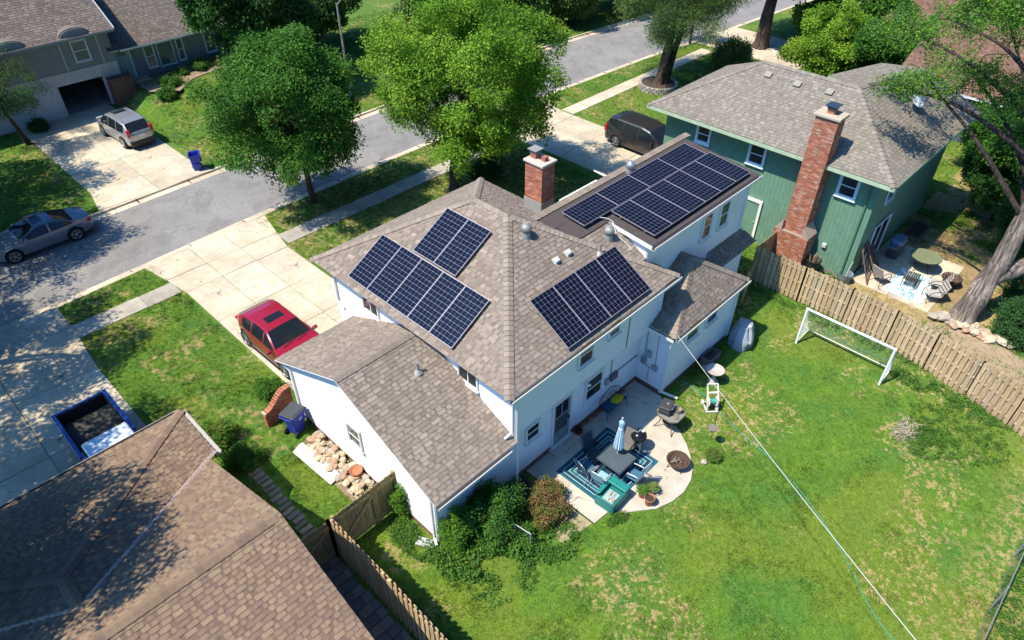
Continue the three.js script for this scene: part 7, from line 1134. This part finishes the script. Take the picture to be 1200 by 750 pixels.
// lamp post between the trees
{ const g = thing('lamp_post', 'slender grey lamp post on the far verge between the trees', 'lamp post', [16.6, 0, -31.9]); mesh('pole', cyl(0.09, 0.06, 6.2, 0, 3.1, 0, 12), galvDull, g); mesh('base', cyl(0.14, 0.12, 0.3, 0, 0.15, 0, 12), galvDull, g); mesh('arm', tube([[0, 6.1, 0], [0.3, 6.5, 0.3], [0.9, 6.6, 0.9]], 0.03, 7), galvDull, g); mesh('lamp_head', rbx(0.5, 0.12, 0.24, 0.05, 1.0, 6.6, 1.0, 0, -0.8, 0), galvDull, g); }
// ---------- grass, weeds and bare earth ----------
{
  const RX = [[0.2, 8.2, -9.8, -0.6], [-2.6, 0.4, -8.5, -0.62], [7.6, 15, -9.3, -0.66], [7.6, 12.4, -1, 0.6], [-2.1, 3.35, -22, -8.3], [-14, -6.6, -23, 3.6], [-6.8, -4.92, -2.8, 5.5], [19.7, 29, -8.4, 2.5], [19.95, 24.9, 2.4, 6.05], [-1.95, 4.6, -43, -28.4], [19.4, 25.7, -22.3, -9.3], [43.4, 49.5, -21, -12], [-6.8, -2, -19.78, -18.66], [3.4, 19.8, -19.84, -18.66], [25.2, 42.7, -19.9, -18.75], [-10, 15, -52, -42.4], [-5.3, -4.75, -8.4, -2.9]];
  const ok = (x, z) => !(z < nearK(x) + 0.2 && z > farK(x) - 0.2) && !inPatio(x, z) && !RX.some(([a, b, c, d]) => x > a && x < b && z > c && z < d);
  const r = rngOf(99), L = [], hy = (x, z) => 0.95 * sstep(-33, -41.5, z) * sstep(4.9, 6.6, x), q = V();
  for (let x = -10; x < 48; x += 0.5) for (let z = -44; z < 13.5; z += 0.5) {
    q.set(x + 0.25, 0, z + 0.25); const d = q.distanceTo(camera.position), p = q.clone().project(camera);
    if (Math.abs(p.x) > 1.04 || Math.abs(p.y) > 1.06) continue;
    const n = d < 26 ? 62 : d < 34 ? 42 : d < 45 ? 22 : 11;
    for (let k = 0; k < n; k++) {
      const X = x + r() * 0.5, Z = z + r() * 0.5; if (!ok(X, Z)) continue;
      const c = lawnCol(X, Z), tall = sstep(0.55, 0.75, fbm(X * 1.3, Z * 1.3, 2, 71)) * 0.5; if (c[3] > 0.75 && r() < 0.45) continue;
      L.push([X, hy(X, Z) - 0.005, Z, rr(0.55, 1.05, r) * (1 + tall) * (d > 34 ? 1.5 : 1), ...jit(c, 0.8, r)]);
    }
  }
  const tuft = (seed) => { const t = rngOf(seed), acc = new Acc(); for (let i = 0; i < 9; i++) { const a = rr(0, 6.28, t), o = rr(0, 0.07, t), h = rr(0.03, 0.062, t), l = rr(0.01, 0.05, t), b = rr(0, 6.28, t), x = Math.cos(a) * o, z = Math.sin(a) * o; acc.poly([V(x - Math.cos(b) * 0.008, 0, z - Math.sin(b) * 0.008), V(x + Math.cos(b) * 0.008, 0, z + Math.sin(b) * 0.008), V(x + Math.cos(a) * l, h, z + Math.sin(a) * l)]); } return acc.geo; };
  const gm = std(1, 1, 1, 0.8), H = L.length >> 1;
  for (const [i, part] of [[0, L.slice(0, H)], [1, L.slice(H)]]) { const g = scatter(numbered('grass'), scene, tuft(3 + i), part, gm); tag(g, i ? 'short grass blades over the lawns on the goal side' : 'short grass blades over the lawns on the driveway side', 'grass', undefined, 'stuff'); }
  // taller weeds: along the fence, round the brush pile, below the wing
  const Wd = [], patch = (x, z, rx, rz, n, cols, s0 = 0.7, s1 = 1.3) => { for (let i = 0; i < n; i++) { const a = rr(0, 6.28, r), k = Math.sqrt(r()), X = x + Math.cos(a) * k * rx, Z = z + Math.sin(a) * k * rz; if (!ok(X, Z) || vnoise(X * 2, Z * 2, 3) < 0.3) continue; Wd.push([X, 0.03 + r() * 0.08, Z, rr(s0, s1, r), ...jit(pick(cols, r), 0.5, r)]); } };
  const wc = [[0.08, 0.20, 0.02], [0.10, 0.23, 0.03], [0.13, 0.25, 0.03], [0.07, 0.18, 0.03]];
  patch(13.7, 9.3, 1.7, 1.7, 420, wc, 0.5, 1.2); patch(12.3, 8.7, 0.9, 0.6, 170, wc); patch(15.2, 8.3, 0.5, 2.6, 330, wc); patch(16.3, 4, 0.35, 4.5, 240, wc); patch(-1.8, 0.8, 1.4, 1.7, 520, wc, 0.5, 1.1); patch(-2.2, 0.2, 0.8, 0.9, 230, wc, 1.1, 2.2); patch(-1.2, 1.3, 1.1, 0.7, 200, wc, 0.9, 1.8); patch(-0.3, 1.2, 0.8, 0.6, 110, wc, 1.0, 1.9); patch(-2.9, -1.4, 0.5, 1.1, 260, wc); patch(0.1, 1.9, 0.8, 0.7, 230, wc); patch(17.3, 9.6, 0.4, 1.6, 120, wc); patch(-4.4, 0.6, 0.15, 3.2, 120, wc); patch(2.2, 2.75, 0.5, 0.2, 120, wc, 0.5, 0.9); patch(8.5, 13, 4, 0.7, 420, wc, 0.8, 1.5); patch(10.4, 0.85, 1.5, 0.2, 60, wc);
  tag(scatter('weeds', scene, CL.weed[0], Wd), 'taller leafy weeds along the fences and round the brush heap', 'weeds', undefined, 'stuff');
  // dead thatch mulch and bare soil
  const soil = (name, label, pts, c) => { const a = new Acc(); a.poly(pts.map(([x, z]) => V(x, 0.012, z)).reverse()); const m = mesh(name, a, gr(...c, 1, 0.9)); tag(m, label, 'soil', undefined, 'structure'); return m; };
  soil('bare_earth', 'bare tan earth along the fence below the stone edging', [[18.4, 6.4], [19.4, 6.2], [19.9, 7.6], [19.8, 9.4], [18.9, 11], [17.7, 10.4], [17.9, 8.2]], [0.42, 0.31, 0.20]);
  soil('bare_earth', 'bare earth bed below the grey house windows', [[6.3, -40.2], [7.8, -38.9], [9.4, -40.4], [12, -41], [14.5, -41.4], [14.5, -43], [6.3, -43]].map(([x, z]) => [x, z]), [0.34, 0.24, 0.16]).position.y = 0.955;
  soil('bare_earth', 'dark soil strip along the wing rear wall', [[-0.2, -0.64], [1.25, -0.64], [1.25, 0.3], [0.9, 0.35], [-0.2, 0.3]], [0.10, 0.07, 0.05]);
  soil('dry_thatch', 'pale dry thatch beside the russet shrub', [[0.3, 1.2], [1.4, 0.5], [1.42, 2.3], [0.9, 2.2], [0.2, 2.1]], [0.42, 0.35, 0.2]);
  soil('bare_earth', 'bare tan earth under the neighbour patio furniture and tree', [[24.9, 3.6], [26.6, 4.2], [25.4, 6.6], [22.6, 7.6], [20.6, 6.6], [21.2, 6.1], [24.8, 6.0]], [0.36, 0.25, 0.13]);
  soil('bare_earth', 'bare earth under the stone heap by the gable wall', [[-3.5, -7.2], [-2.5, -7.2], [-2.5, -3.5], [-3.4, -3.5]], [0.36, 0.26, 0.17]);
}

scene.traverse((o) => { if (o.isMesh) { o.castShadow = true; o.receiveShadow = true; } });
renderer.render(scene, camera);
